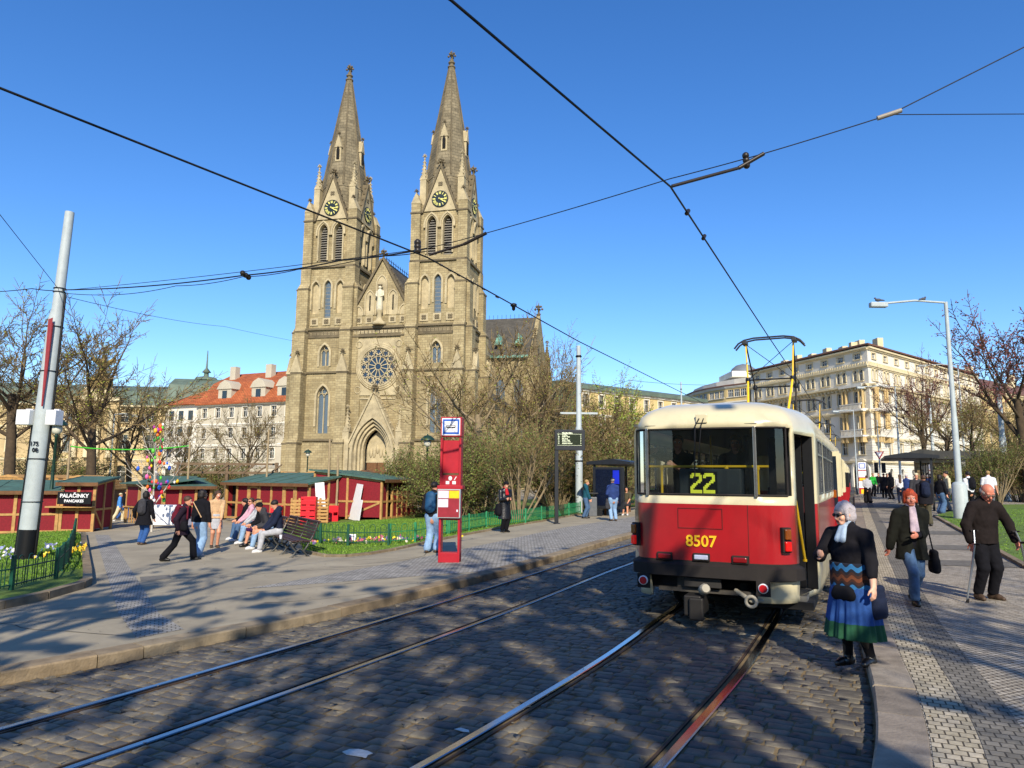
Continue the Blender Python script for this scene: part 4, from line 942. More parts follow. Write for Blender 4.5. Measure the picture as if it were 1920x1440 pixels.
def frame(p, q, z=0):
    """local frame with x along p to q and -y toward the right hand of that walk's outside"""
    d = (Vector(q)-Vector(p)).normalized(); return Matrix(((d.x, -d.y, 0, p[0]), (d.y, d.x, 0, p[1]), (0, 0, 1, z), (0, 0, 0, 1)))
# corner palace at the end of the street
P0 = Vector((59.9, 118.0)); PL = Vector((50.6, 149.0)); PR = Vector((99.0, 151.0))
pal = thing('corner_palace', 'five storey cream palace on the corner at the end of the street', 'building', (P0.x, P0.y, 0))
def pal_front(a, b, n, off):
    M = Matrix.Translation((-P0.x, -P0.y, 0)) @ frame(a, b); L = (b-a).length
    m = 2.3; X = xs(L, n, m); X2 = xs(L, n, m, 1.35)
    facade(pal, M, L, [
        dict(z=0, h=5.2, xs=X[1:] if off else X[:-1], zb=1.0, wh=3.0, ww=1.5, k='r', rust=1, band=.45, trim='none'),
        dict(z=5.2, h=4.1, xs=X, zb=1.1, wh=2.1, ww=1.3, rust=1, band=.35, trim='hood'),
        dict(z=9.3, h=4.4, xs=X, zb=1.1, wh=2.4, ww=1.35, trim='ped', band=.35),
        dict(z=13.7, h=4.4, xs=X2, zb=1.0, wh=2.4, ww=.9, k='r', trim='hood', band=.9, brackets=1, panes=2),
        dict(z=18.1, h=3.3, xs=X2, zb=.7, wh=1.9, ww=.85, k='r', trim='sill', band=.35),
        dict(z=21.4, h=3.0, xs=X, zb=1.15, wh=.95, ww=1.5, trim='sill', band=.5, baluster=1, panes=3)], creamlt, cream)
pal_front(PL, P0, 8, 0); pal_front(P0, PR, 11, 1)
mb = MB(); mb.M = Matrix.Translation((-P0.x, -P0.y, 0))
for (a, b, nn) in ((PL, P0, Vector((-.95, -.3))), (P0, PR, Vector((.55, -.8)))):     # corner bays with columns and balconies
    d = (b-a).normalized(); c = P0+(d*3.3 if a == P0 else -d*3.3); Mf = Matrix.Translation((-P0.x, -P0.y, 0)) @ frame((c-d*2.4)[:], (c+d*2.4)[:]); mb.M = Mf
    for z, h in ((9.6, 3.9), (14.0, 3.7)):
        mb.box(-.2, 5.0, -1.2, -.02, z-.4, z-.1, 0)
        for i in range(16): mb.box(.0+i*.3, .12+i*.3, -1.15, -1.0, z-.1, z+.75, 0)
        mb.box(-.15, 4.95, -1.18, -.97, z+.75, z+.9, 0)
        for x in (.1, .9, 3.9, 4.7): mb.lathe([(.3, 0), (.24, .2), (.21, h-.5), (.33, h-.2), (.33, h-.05)], 10, (x, -.55, z-.05), 1)
        mb.box(-.3, 5.1, -1.0, -.02, z+h, z+h+.45, 0)
    mb.prism([(-.4, 13.95-.0), (5.2, 13.95), (2.4, 15.2)], -1.02, -.06, 0) if False else None
    for x in (.2, 1.2, 3.6, 4.6): mb.box(x-.25, x+.25, -1.1, -.02, 8.3, 9.2, 1)
mb.build('balconies', [creamlt, mat('ochre_columns', 'c4a873', .85)], pal)
mb = MB(); mb.M = Matrix.Translation((-P0.x, -P0.y, 0)) @ frame(PL[:], P0[:]); ar = roundarch(3.2, 3.6, 10); Lp = (P0-PL).length
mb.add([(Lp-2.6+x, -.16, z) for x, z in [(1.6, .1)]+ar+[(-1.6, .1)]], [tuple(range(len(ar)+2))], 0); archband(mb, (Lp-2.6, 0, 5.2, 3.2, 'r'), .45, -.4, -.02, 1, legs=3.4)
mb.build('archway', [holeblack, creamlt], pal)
mb = MB(); mb.M = Matrix.Translation((-P0.x, -P0.y, 0)); nL, nR = (PL+Vector((16, 6))), (PR+Vector((-7, 12)))
o3 = lambda p, z, s=0: (p[0], p[1], z)
pts = [PL+Vector((-.8, .2)), P0+Vector((-.3, -1.0)), PR+Vector((.9, -.6)), PR+Vector((-8, 11)), P0+Vector((2.5, 15)), PL+Vector((13, 5))]
mb.add([o3(p, 24.6) for p in pts]+[o3(p, 24.85) for p in pts[:3]]+[o3(pts[3], 26.6), o3(pts[4], 26.8), o3(pts[5], 26.6)],
       [(0, 1, 7, 6), (1, 2, 8, 7), (6, 7, 10, 11), (7, 8, 9, 10), (2, 3, 9, 8), (5, 0, 6, 11), (0, 5, 4, 1), (1, 4, 3, 2)], 0)
mb.add([o3(p, -1) for p in pts[2:]+[PL]]+[o3(p, 24.6) for p in pts[2:]+[PL]], [(0, 1, 6, 5), (1, 2, 7, 6), (2, 3, 8, 7), (3, 4, 9, 8)], 1)
for k in range(7): p = PL.lerp(P0, .1+k*.13)+Vector((6, 2)); mb.box(p.x-.5, p.x+.5, p.y-.9, p.y+.9, 25.2, 26.9+k % 2*.4, 2)
for k in range(5): p = P0.lerp(PR, .15+k*.18)+Vector((-3, 5)); mb.box(p.x-.9, p.x+.9, p.y-.5, p.y+.5, 25.2, 27.0+k % 2*.4, 2)
mb.build('roof', [rooftan, creamlt, cream], pal)
# curved ochre house to its left
cv = thing('curved_house', 'yellow curved corner house with rows of grey windows left of the palace', 'building', (46, 160, 0))
A = Vector((50.4, 150.0)); B = Vector((46.2, 166)); Cc = Vector((45.2, 186)); 
arc = [Vector(p) for p in ((50.4, 150.2), (47.0, 155.0), (44.6, 160.5), (43.2, 167), (43.0, 174), (44.2, 181))][::-1]
for i, (a, b) in enumerate(zip(arc, arc[1:])):
    M = Matrix.Translation((-46, -160, 0)) @ frame(a, b); L = (b-a).length; X = xs(L, 3, 1.3)
    facade(cv, M, L, [dict(z=0, h=5, xs=[L/2], zb=.6, wh=3.2, ww=L*.7, band=.4, panes=3, trim='none')]+[dict(z=5+j*3.45, h=3.45, xs=X, zb=1.0, wh=1.6, ww=1.5, trim='none', band=.3 if j in (3, 4) else 0, panes=3, dep=.2) for j in range(5)], ochre, creamlt)
mb = MB(); mb.M = Matrix.Translation((-46, -160, 0))
inn = [p+Vector((9, 3)) for p in arc]
for z0, z1, e in ((22.2, 22.5, .5),):
    out = [p+Vector((-e, 0)) for p in arc]; n = len(arc)
    for i in range(n-1): mb.add([o3(out[i], z0), o3(out[i+1], z0), o3(out[i+1], z1), o3(out[i], z1), o3(inn[i], z1), o3(inn[i+1], z1), o3(inn[i], z0), o3(inn[i+1], z0)], [(0, 1, 2, 3), (3, 2, 5, 4), (0, 6, 7, 1)], 0)
st2 = [p+Vector((2.2, .6)) for p in arc]
for i in range(len(arc)-1): mb.add([o3(st2[i], 22.5), o3(st2[i+1], 22.5), o3(st2[i+1], 24), o3(st2[i], 24), o3(inn[i], 24), o3(inn[i+1], 24)], [(0, 1, 2, 3), (3, 2, 5, 4)], 1)
mb.lathe([(3.0, 0), (3.0, 1.6), (2.6, 2.6), (1.6, 3.4), (.1, 3.8)], 16, (54, 164, 25), 2); mb.box(49.5, 56, 158, 168, 24.9, 26.2, 1)
mb.build('roof', [rooftan, creamlt, mat('grey_dome', '6c7074', .6)], cv)
mb = MB(); mb.M = Matrix.Translation((-46, -160, 0)); mb.prism([(p.x, p.y) for p in [arc[0]+Vector((20, 4)), arc[0]+Vector((.3, .4))]]+[(p.x+.6, p.y+.3) for p in arc]+[(60, 160)], -1, 22, 0, 'z'); mb.build('house_body', [ochre], cv)
# long ochre house right of the palace
Q0 = Vector((99.6, 151.6)); Q1 = Vector((150, 186))
lh = thing('long_house', 'ochre terraced house right of the palace behind the brown trees', 'building', (Q0.x, Q0.y, 0))
M = Matrix.Translation((-Q0.x, -Q0.y, 0)) @ frame(Q0, Q1); L = (Q1-Q0).length; X = xs(L, 14, 2)
facade(lh, M, L, [dict(z=0, h=5, xs=X, zb=.8, wh=3, ww=1.6, band=.4, rust=1, trim='none')]+[dict(z=5+j*4.2, h=4.2, xs=X, zb=1.1, wh=2.2, ww=1.3, trim=('hood', 'ped', 'sill', 'sill')[j], band=.35 if j < 3 else .8, brackets=j == 3) for j in range(4)], ochre, cream)
mb = MB(); mb.M = M; mb.prism([(-.8, 21.7), (-.8, 22.0), (7, 26.5), (14, 22), (14, -1), (.6, -1), (.6, 21.7)], .0, L, 0, 'x'); mb.box(8, 10, 4, 5, 24, 28, 1); mb.box(30, 32, 4, 5, 24, 28, 1); mb.build('roof', [rooftan, cream], lh)
# pale house behind the trees in the middle
H0, H1 = Vector((11.5, 124)), Vector((40.0, 146))
mh = thing('park_house', 'pale yellow house with a green cornice behind the yellow green trees', 'building', (H0.x, H0.y, 0))
M = Matrix.Translation((-H0.x, -H0.y, 0)) @ frame(H0, H1); L = (H1-H0).length; X = xs(L, 9, 2)
facade(mh, M, L, [dict(z=-1, h=5.5, xs=X, zb=1.5, wh=2.8, ww=1.5, band=.4, trim='none')]+[dict(z=4.5+j*4.4, h=4.4, xs=X, zb=1.2, wh=2.3, ww=1.3, trim='ped', band=.4) for j in range(3)], ochre, creamlt)
mb = MB(); mb.M = M; mb.prism([(-.7, 17.6), (-.7, 18.2), (5, 19.6), (13, 19.6), (13, -1), (.6, -1), (.6, 17.6)], 0, L, 0, 'x'); mb.build('roof', [copperoof], mh)
# theatre on the left
T0, T1 = Vector((-125, 128)), Vector((-52, 139))
th = thing('theatre', 'long cream theatre with a green roof and a winged statue behind the left trees', 'building', (T0.x, T0.y, -.8))
M = Matrix.Translation((-T0.x, -T0.y, 0)) @ frame(T0, T1); L = (T1-T0).length; X = xs(L, 15, 3)
facade(th, M, L, [dict(z=0, h=5.6, xs=X, zb=1.0, wh=3.4, ww=1.9, k='r', band=.4, rust=1, trim='none'),
    dict(z=5.6, h=6.0, xs=X, zb=1.2, wh=3.4, ww=1.7, trim='ped', band=.5), dict(z=11.6, h=4.2, xs=X, zb=1.0, wh=1.7, ww=1.5, trim='hood', band=1.0, brackets=1)], theatre_m, cream)
mb = MB(); mb.M = M
mb.prism([(-.9, 15.5), (-.9, 16.0), (2, 18.8), (8, 20.5), (18, 20.5), (18, -1), (.6, -1), (.6, 15.5)], 0, L, 0, 'x')
mb.prism([(-1.2, 15.9), (1, 21), (5, 24.5), (12, 24.5), (14, 16)], 4, 22, 0, 'x')
mb.prism([(-1, 15.9), (.5, 20.2), (4, 21.8), (9, 21.8), (11, 16)], L-15, L-.5, 0, 'x')
mb.lathe([(2.4, 0), (2.0, .6), (.5, .9), (.45, 1.6), (.9, 1.7), (.2, 2.6), (.08, 6.2)], 10, (L-9.5, 5.5, 21.7), 0); mb.build('roof', [copperoof], th)
mb = MB(); mb.M = M; mb.box(L-31, L-23, -1.6, 2.0, 0, 16.4, 0); mb.box(L-31.3, L-22.7, -2.0, 2.2, 16.4, 17.2, 1)
for x in (L-30, L-27.9, L-26.1, L-24): mb.lathe([(.55, 0), (.45, .4), (.4, 8.6), (.62, 9)], 10, (x, -2.1, 5.8), 1)
mb.box(L-29.5, L-24.5, -1.2, 1.2, 17.2, 19.0, 1); mb.build('portico', [theatre_m, cream], th)
mb = MB(); mb.M = M @ Matrix.Translation((L-27, 0, 19.0)); st_ = mat('theatre_statue', '8a7440', .7, .2, .3, 2)
mb.lathe([(2.0, 0), (1.7, .6), (1.3, 1.4), (1.2, 2.6), (.7, 3.2)], 9, (0, 0, 0)); mb.lathe([(.6, 3.0), (.75, 4.0), (.5, 4.8), (.62, 5.4), (.25, 5.8)], 9, (0, 0, 0)); mb.ell((0, 0, 6.2), (.35, .38, .45))
for s in (-1, 1):
    mb.add([(s*.4, .2, 5.2), (s*1.6, .3, 6.0), (s*3.0, .3, 8.2), (s*2.1, .3, 6.4), (s*2.2, .3, 5.4), (s*1.3, .3, 4.6), (s*.4, .2, 4.2), (s*.4, -.05, 4.7), (s*1.6, .1, 5.4)], [(0, 1, 8, 7), (1, 2, 3, 8), (8, 3, 4), (8, 4, 5), (7, 8, 5, 6), (0, 7, 6), (1, 3, 2), (0, 6, 5, 4, 3, 1)]); mb.ell((s*1.5, -.5, .9), (.8, .8, 1.2))
mb.build('winged_statue', [st_], th)
# house with orange tiled roof
O0, O1 = Vector((-59, 133)), Vector((-34.5, 122))
oh = thing('tiled_house', 'grey white house with an orange tiled roof and dormers left of the church', 'building', (O0.x, O0.y, -.8))
M = Matrix.Translation((-O0.x, -O0.y, 0)) @ frame(O0, O1); L = (O1-O0).length; X = xs(L, 8, 1.8)
facade(oh, M, L, [dict(z=0, h=4.6, xs=X, zb=1.0, wh=2.4, ww=1.4, band=.4, trim='none')]+[dict(z=4.6+j*3.75, h=3.75, xs=X, zb=1.1, wh=1.8, ww=1.2, trim=('hood', 'sill', 'sill')[j], band=(.3, .3, .5)[j]) for j in range(3)], greyw, creamlt)
mb = MB(); mb.M = M; mb.prism([(-.8, 15.6), (-.8, 15.9), (3.4, 20.2), (8, 22.6), (15, 16), (15, -1), (.5, -1), (.5, 15.6)], 0, L, 0, 'x')
for x in (3, 12, 22): mb.box(x-.7, x+.7, 5, 6.2, 20, 23.6, 1)
mb.build('roof', [tiles, greyw], oh)
for x in (6.4, 14.5, 20.5):
    mb = MB(); mb.M = M; mb.box(x-1.6, x+1.6, .1, 3.5, 15.9, 18.5, 0); mb.prism([(x-1.9, 18.5), (x+1.9, 18.5), (x+1.2, 19.6), (x, 20.2), (x-1.2, 19.6)], -.1, 4, 0); mb.box(x-.55, x+.55, .02, .09, 16.6, 18.2, 1); mb.build('dormer', [greyw, wdark], oh)
mb = MB(); mb.M = M; mb.prism([(-.7, 15.9), (-.7, 16.0), (4, 19.0), (9, 19.0), (9, 15.9)], -9, -.1, 0, 'x'); mb.box(-9, -.1, .2, 9, -1, 15.9, 1)
for x in (-7, -4.5, -2):
    for z in (2, 6, 10, 13): mb.box(x-.6, x+.6, .14, .19, z, z+1.8, 2)
mb.build('side_wing', [tiles, creamlt, wdark], oh)

# houses behind the viewpoint, seen only as reflections in the glass
for x0, x1, y_, hgt, mm, lb in ((-75, -8, -62, 20, ochre, 'ochre house front behind the viewpoint'), (-6, 60, -58, 22, greyw, 'grey white house front behind the viewpoint')):
    rhs = thing('house', lb, 'building', (x0, y_, 0)); M = frame((x1, y_), (x0, y_)); M = Matrix.Translation((-x0, -y_, 0)) @ M
    facade(rhs, M, x1-x0, [dict(z=-2+j*4.2, h=4.2, xs=xs(x1-x0, 14, 2.4), zb=1.1, wh=2.2, ww=1.3, trim='sill', band=.3) for j in range(5)], mm, cream)
    mb = MB(); mb.box(0, x1-x0, -12, -.6, -2, 20); mb.build('house_body', [tiles], rhs)
# ------------------------------------------------ poles, lamps, signs, fences, benches
def base(px, py, z=0): p = G(px, py); return (p.x, p.y, p.z+z)
# tall grey mast on the left, with boxes, a furled banner and its number
pb = Vector(base(47, 1052)); mast = thing('tram_mast', 'tall leaning grey mast with two control boxes and the number 175 08', 'pole', pb)
tilt = Vector((.30, 0, 9.3)).normalized(); ax = lambda z, dx=0, dy=0: (tilt.x*z+dx, dy, z)
mb = MB(); mb.tube([ax(.8), ax(5.2), ax(6.35), ax(6.6), ax(9.3)], [.225, .195, .18, .135, .115], 20); mb.build('shaft', [galv], mast)
mb = MB(); mb.tube([ax(-.3), ax(.8)], [.235, .23], 20); mb.build('base_coat', [black], mast)
mb = MB()
for z in (1.5, 2.6, 4.9, 6.1, 7.05, 7.15): mb.tube([(ax(z)[0]+math.cos(t*.35)*(.235 if z < 3 else .215 if z < 5 else .2 if z < 6.3 else .15), math.sin(t*.35)*(.235 if z < 3 else .215 if z < 5 else .2 if z < 6.3 else .15), z) for t in range(18)], .012, 4, closed=True)
mb.build('strap', [black], mast)
mb = MB(); mb.tube([ax(.2, .24, -.02), ax(3.5, .24, -.02), ax(6.2, .2, -.03), ax(7.0, .17)], .03, 6); mb.tube([ax(.0, -.24, -.05), ax(3.6, -.22, -.05)], .035, 6); mb.build('conduit', [black], mast)
for nm, dx, sx in (('control_box', -.36, .28), ('control_box', .36, .2)):
    mb = MB(); x = ax(3.65)[0]+dx; mb.bbox(x-sx/2-.03, x+sx/2+.03, -.28, .06, 3.47, 3.86, .015); mb.box(x-sx/2, x+sx/2, -.292, -.283, 3.52, 3.81); mb.box(x-sx*.3, x+sx*.3, -.05, .03, 3.86, 3.9); mb.build(nm, [white], mast)
mb = MB(); mb.tube([ax(3.95, .1, -.25), ax(5.0, .09, -.25), ax(6.15, .06, -.25)], [.012, .03, .05], 8); mb.add([ax(6.25, -.02, -.28), ax(6.3, .1, -.28), ax(3.95, .11, -.27), ax(3.95, .08, -.27)], [(0, 1, 2, 3)]); mb.build('furled_banner', [mat('faded_banner', '8a3036', .8)], mast)
text('mast_number', '175', .15, upright(ax(2.98)[0], -.232, 2.98), black, mast, .004); text('mast_number', '08', .15, upright(ax(2.83)[0]+.04, -.234, 2.82), black, mast, .004)
# hoop top fences
def hoopfence(name, label, px, m, h=.62, gap=.085, hoop=True, group=None, spacing=2.2, pts=None):
    P = pts or [G(*p) for p in px]; o = P[0]; root = thing(name, label, 'fence', o, 0, group)
    dense = [P[0]]
    for a, b in zip(P, P[1:]):
        n = max(1, int((b-a).length/gap)); dense += [a.lerp(b, (i+1)/n) for i in range(n)]
    pm, rm, post = MB(), MB(), []
    L = [p-o for p in dense]; acc = 0
    for i in range(0, len(L)-2, 2):
        a, b, c = L[i], L[i+1], L[i+2]
        if hoop: pm.tube([a+Vector((0, 0, .1)), a+Vector((0, 0, h-.08)), a.lerp(b, .3)+Vector((0, 0, h-.02)), a.lerp(b, 1)+Vector((0, 0, h)), b.lerp(c, .7)+Vector((0, 0, h-.02)), c+Vector((0, 0, h-.08)), c+Vector((0, 0, .1))] if i % 4 == 0 else [b+Vector((0, 0, .1)), b+Vector((0, 0, h-.1))], .009, 4, 0, False)
        else:
            for q in (a, b): d = (c-a).normalized(); pm.bar(q+Vector((0, 0, .1)), q+Vector((0, 0, h-.02)), .04, .014, 0, (d.y, -d.x, 0))
    for a, b in zip(P, P[1:]):
        for z in (.14, h-.22): rm.bar(a-o+Vector((0, 0, z)), b-o+Vector((0, 0, z)), .03, .022)
    pm.build('pickets', [m], root); rm.build('rails', [m], root)
    s = 0
    for a, b in zip(P, P[1:]):
        n = max(1, round((b-a).length/spacing))
        for i in range(n): post.append(a.lerp(b, i/n)-o)
    post.append(P[-1]-o)
    for q in post: mb = MB(); mb.box(q.x-.03, q.x+.03, q.y-.03, q.y+.03, q.z-.05, q.z+h+.02); mb.build('post', [m], root)
    return root
hoopfence('garden_fence', 'dark green hoop topped fence curving round the left flower bed', [(-120, 1138), (20, 1112), (104, 1090), (126, 1062), (136, 1030), (140, 1004)], greenfence, .64, .075, True, None, 1.7)
hoopfence('garden_fence', 'dark green hoop topped fence at the bench end of the lawn', [(577, 1012), (600, 1022), (652, 1026), (728, 1025)], greenfence, .62, .075, True, None, 1.3)
hoopfence('garden_fence', 'light green hoop fence behind the red stop column', [(731, 1023), (778, 1019), (838, 1006)], greenfence2, .6, .09, True, None, 2.0)
hoopfence('garden_fence', 'light green paling fence running back to the white pole', [(842, 1005), (912, 991), (985, 983), (1042, 973), (1088, 964)], greenfence2, .62, .13, False, None, 2.2)
hoopfence('garden_fence', 'green railing on the lawn behind the tall right lamp', [(1782, 940), (1800, 938), (1830, 930)], greenfence, .8, .09, True, None, 1.6)
# park lantern, green
def lantern(label, px, py, Y, H, head=1.0):
    p = at(px, 900, Y); z = gz(p.x); r = thing('park_lantern', label, 'street lamp', (p.x, Y, z), 0)
    mb = MB(); mb.lathe([(.16, 0), (.17, .25), (.11, .35), (.12, 1.0), (.15, 1.05), (.15, 1.15), (.075, 1.25), (.055, H-.75), (.09, H-.72), (.05, H-.6)], 10); mb.build('post', [greenlamp], r)
    mb = MB(); mb.lathe([(.1, H-.6), (.2, H-.52), (.2, H-.25), (.05, H-.22)], 10); mb.build('lamp_glass', [mat('opal_glass', 'c9c6b4', .3)], r)
    mb = MB(); mb.lathe([(.4, H-.24), (.38, H-.16), (.2, H), (.06, H+.04), (.02, H+.12)], 12); mb.build('lamp_cap', [greenlamp], r); return r
lantern('green park lantern right beside the tall grey mast', 98, 997, 30, 4.7)
lantern('green park lantern before the church, half hidden by twigs', 800, 900, 40, 4.3)
lantern('small dark lantern before the left foot of the church', 575, 900, 70, 5.0)
# grey street lamps with long arms
def arm_lamp(label, px, py, H, arm, r0=.11, group='grey street lamps', collar=0, rise=.25, nm='street_lamp', Y=0):
    p = base(px, py)
    if Y: q = at(px, 900, Y); p = (q.x, Y, gz(q.x))
    r = thing(nm, label, 'street lamp', p, 0, group)
    mb = MB(); mb.tube([(0, 0, -.1), (0, 0, H*.45), (0, 0, H*.46), (0, 0, H)], [r0, r0*.85, r0*.75, r0*.55], 12)
    if collar: mb.lathe([(collar, -.1), (collar, 1.3), (collar*.8, 1.4), (r0, 1.44)], 16)
    mb.build('pole', [galv], r)
    if arm:
        mb = MB(); mb.tube([(0, 0, H-.03), (arm*.5, 0, H+rise*.2), (arm, 0, H+rise*-.3)], .045, 8); mb.build('arm', [galv], r)
        mb = MB(); s = 1 if arm > 0 else -1; x = arm; mb.bbox(*sorted((x-s*.1, x+s*.6)), -.13, .13, H-.2+rise*-.2, H-.04, .04); mb.box(*sorted((x+s*.08, x+s*.53)), -.1, .1, H-.24, H-.2, 1); mb.build('lamp_head', [galv, mat('lamp_lens', 'd8d8cc', .2)], r)
    return r
arm_lamp('tall grey street lamp with a long arm and a thick collar at its foot', 1803, 973, 8.7, -2.5, .13, None, .27)
arm_lamp('grey street lamp with an arm to the right behind the stalls', 205, 905, 7.8, 1.6, .09, None, Y=62)
arm_lamp('distant grey lamp with a left arm, before the corner of the palace', 1689, 906, 10.2, -3.2, .13, None, Y=70)
arm_lamp('thin grey lamp with a curved arm left of the palace corner', 1607, 912, 9.2, -1.9, .08, None, Y=85)
arm_lamp('far lamp with a left arm seen behind the tall collared lamp', 1812, 915, 13.2, -3.6, .12, None, Y=75)
def plain_mast(label, px, py, H, r0, mid=.5, Y=0):
    q = at(px, 900, Y or 1); r = thing('tram_mast', label, 'pole', (q.x, Y, gz(q.x)) if Y else base(px, py), 0, None)
    mb = MB(); mb.tube([(0, 0, -.1), (0, 0, H*mid), (0, 0, H*mid+.1), (0, 0, H)], [r0, r0*.9, r0*.72, r0*.6], 14); mb.build('shaft', [galv], r)
    mb = MB(); mb.lathe([(r0*1.02, H*.3), (r0*1.08, H*.3+.04), (r0*1.0, H*.3+.08)], 14); mb.lathe([(r0*.8, H*.93), (r0*.9, H*.93+.05), (r0*.7, H*.93+.1)], 14); mb.build('collar', [black], r); return r
wp = plain_mast('white grey mast behind the departure board', 1086, 962, 8.9, .2)
mb = MB(); mb.box(-1.0, 1.0, -.03, .03, 5.2, 5.3); mb.build('crossbar', [galv], wp)
plain_mast('grey mast spotted with rust by the right hand shrub', 1889, 938, 7.5, .2)
plain_mast('grey mast behind the right platform shelter', 1753, 905, 9.0, .17, Y=70)
plain_mast('small far mast left of the palace, above the tram', 1281, 908, 12.4, .14, Y=80)
# red stop column
rc = thing('stop_column', 'red tram stop column with a blue framed tram sign on top', 'stop sign', base(843, 1054), R(-6))
H_ = 3.25
mb = MB()
for x in (-.24, .19): mb.bbox(x, x+.05, -.13, .13, 0, 2.78, .008)
mb.bbox(-.24, .24, -.12, .12, 0, .22, .01); mb.bbox(-.235, .235, -.12, .12, .93, 1.2, .01)
mb.build('column_frame', [redpaint], rc)
mb = MB(); mb.bbox(-.24, .24, -.14, .2, 2.8, 3.25, .012); sbx = mb.build('sign_box', [redpaint], rc)
mb = MB(); mb.box(-.21, .21, -.149, -.141, 2.83, 3.22, 0); mb.box(-.19, .19, -.153, -.149, 2.855, 3.195, 1); mb.box(-.15, .15, -.157, -.153, 2.9, 3.15, 0)
mb.box(-.105, .105, -.161, -.157, 3.0, 3.055, 2); mb.box(-.09, .09, -.163, -.161, 3.022, 3.043, 0); mb.box(-.004, .004, -.161, -.157, 3.055, 3.075, 2); mb.box(-.03, .03, -.161, -.157, 3.072, 3.077, 2)
for x in (-.07, -.04, .04, .07): mb.ell((x, -.16, 2.998), (.012, .003, .012), 8, 4, 2)
mb.build('tram_sign', [white, mat('sign_blue', '1c57b0', .5), black], sbx)
mb = MB(); mb.box(-.19, .19, -.02, .02, 1.98, 2.72, 0); mb.box(-.19, .19, .02, .05, 1.72, 1.94, 0); mb.build('back_panel', [redpaint], rc)
mb = MB(); mb.box(-.19, .19, -.03, .03, 1.93, 1.975, 0); mb.build('grey_strip', [mat('worn_strip', '5c4a30', .8)], rc)
mb = MB(); mb.box(-.22, .22, -.12, .1, 1.7, 1.93, 0)
nbd = mb.build('notice_board', [redpaint], rc)
mb = MB(); mb.ell((-.0, -.126, 1.86), (.045, .004, .05), 10, 6); mb.add([(.08, -.125, 1.82), (.1, -.125, 1.82), (.15, -.125, 1.9), (.13, -.125, 1.9)], [(0, 1, 2, 3)]); mb.box(-.1, -.02, -.126, -.121, 1.73, 1.8); mb.box(.05, .13, -.126, -.121, 1.73, 1.8); mb.build('pictograms', [white], nbd)
mb = MB(); mb.bbox(-.29, .29, -.16, .16, 1.62, 1.7, .012); mb.build('ledge', [redpaint], rc)
mb = MB(); mb.bbox(-.27, .25, -.2, -.1, .98, 1.62, .01, 0); mb.box(-.25, .23, -.206, -.201, 1.0, 1.6, 1); mb.box(-.245, -.01, -.211, -.207, 1.42, 1.585, 2); mb.box(.0, .225, -.211, -.207, 1.42, 1.585, 3); mb.box(-.245, -.02, -.211, -.207, 1.22, 1.4, 2); mb.box(.17, .205, -.211, -.207, 1.12, 1.17, 2)
mb.build('timetable_case', [galv, mat('faded_red_board', '8f2a35', .4), mat('paper_lilac', 'cfccd8', .6), mat('paper_yellow', 'f0c010', .6)], rc)
mb = MB(); mb.lathe([(.03, 0), (.045, .02), (.045, .16), (.02, .2)], 8, (-.06, -.13, .98)); mb.build('bottle_sticker', [white], rc)
# departure board
db = thing('departure_board', 'dark departure board with lit lines on a slim post', 'display', base(1044, 982), R(3))
mb = MB(); mb.bbox(-.09, .06, -.07, .07, 0, 3.0, .01); mb.lathe([(.14, 0), (.14, .02), (.1, .03)], 12); mb.build('post', [dark], db)
mb = MB(); mb.bbox(-.09, 1.13, -.1, .1, 2.92, 3.75, .015); mb.build('casing', [dark], db)
mb = MB(); mb.box(0.0, 1.0, -.106, -.101, 3.1, 3.62, 0); scr = mb.build('screen', [mat('board_screen', '1f2814', .3)], db)
led = mat('led_text', 'dfe6c4', .6, emit=.7)
text('board_title', 'Náměstí Míru', .075, upright(.2, -.108, 3.61), led, scr, .002, align='LEFT'); 
for i, (ln, nm, mn) in enumerate([('4', 'Kotlářka', '1'), ('10', 'Sídliště Řepy', '2'), ('22', 'Bílá Hora', '3'), ('16', 'Sídliště Řepy', '4'), ('13', 'Čechovo nám.', '7'), ('22', 'Nádraží Hostivař', '9')]):
    z = 3.53-i*.068; text('board_line', ln, .06, upright(.03, -.108, z), led, scr, .001, align='LEFT'); text('board_line', nm, .06, upright(.2, -.108, z), led, scr, .001, align='LEFT'); text('board_line', mn, .06, upright(.96, -.108, z), led, scr, .001)
mb = MB(); mb.box(0, 1.0, -.109, -.107, 3.565, 3.572); mb.box(0, 1.0, -.109, -.107, 3.112, 3.118); mb.lathe([(.03, 0), (.03, .004)], 12, (.05, -.108, 3.6)) ; mb.build('divider_line', [led], scr)
# platform shelters
def shelter(label, loc, rz, L, D=1.5, H=2.45, tint='9fb0b0'):
    r = thing('tram_shelter', label, 'shelter', loc, rz)
    mb = MB(); mb.prism([(-.25, H), (D*.4, H+.16), (D+.35, H+.02), (D+.35, H-.12), (-.25, H-.1)], -.15, L+.15, 0, 'x'); mb.build('roof', [dark], r)
    for x in (.04, L-.04):
        mb = MB(); mb.bbox(x-.05, x+.05, D-.05, D+.05, 0, H-.05, .01); mb.build('post', [dark], r)
    gl = MATS.get('shelter_glass_'+tint) or glassmat('shelter_glass_'+tint, tint, .82)
    n = max(1, int(L/1.3))
    for i in range(n):
        mb = MB(); mb.box(.1+i*(L-.2)/n+.03, .1+(i+1)*(L-.2)/n-.03, D-.012, D+.012, .25, 2.2, 0); mb.build('glass_pane', [gl], r)
        mb = MB(); mb.box(.1+i*(L-.2)/n-.02, .1+i*(L-.2)/n+.02, D-.03, D+.03, 0, 2.3); mb.build('mullion', [dark], r)
    mb = MB(); mb.box(.4, L-.4, D-.55, D-.15, .42, .47); mb.box(.6, .66, D-.4, D-.3, 0, .42); mb.box(L-.66, L-.6, D-.4, D-.3, 0, .42); mb.build('seat', [timber_d], r)
    return r
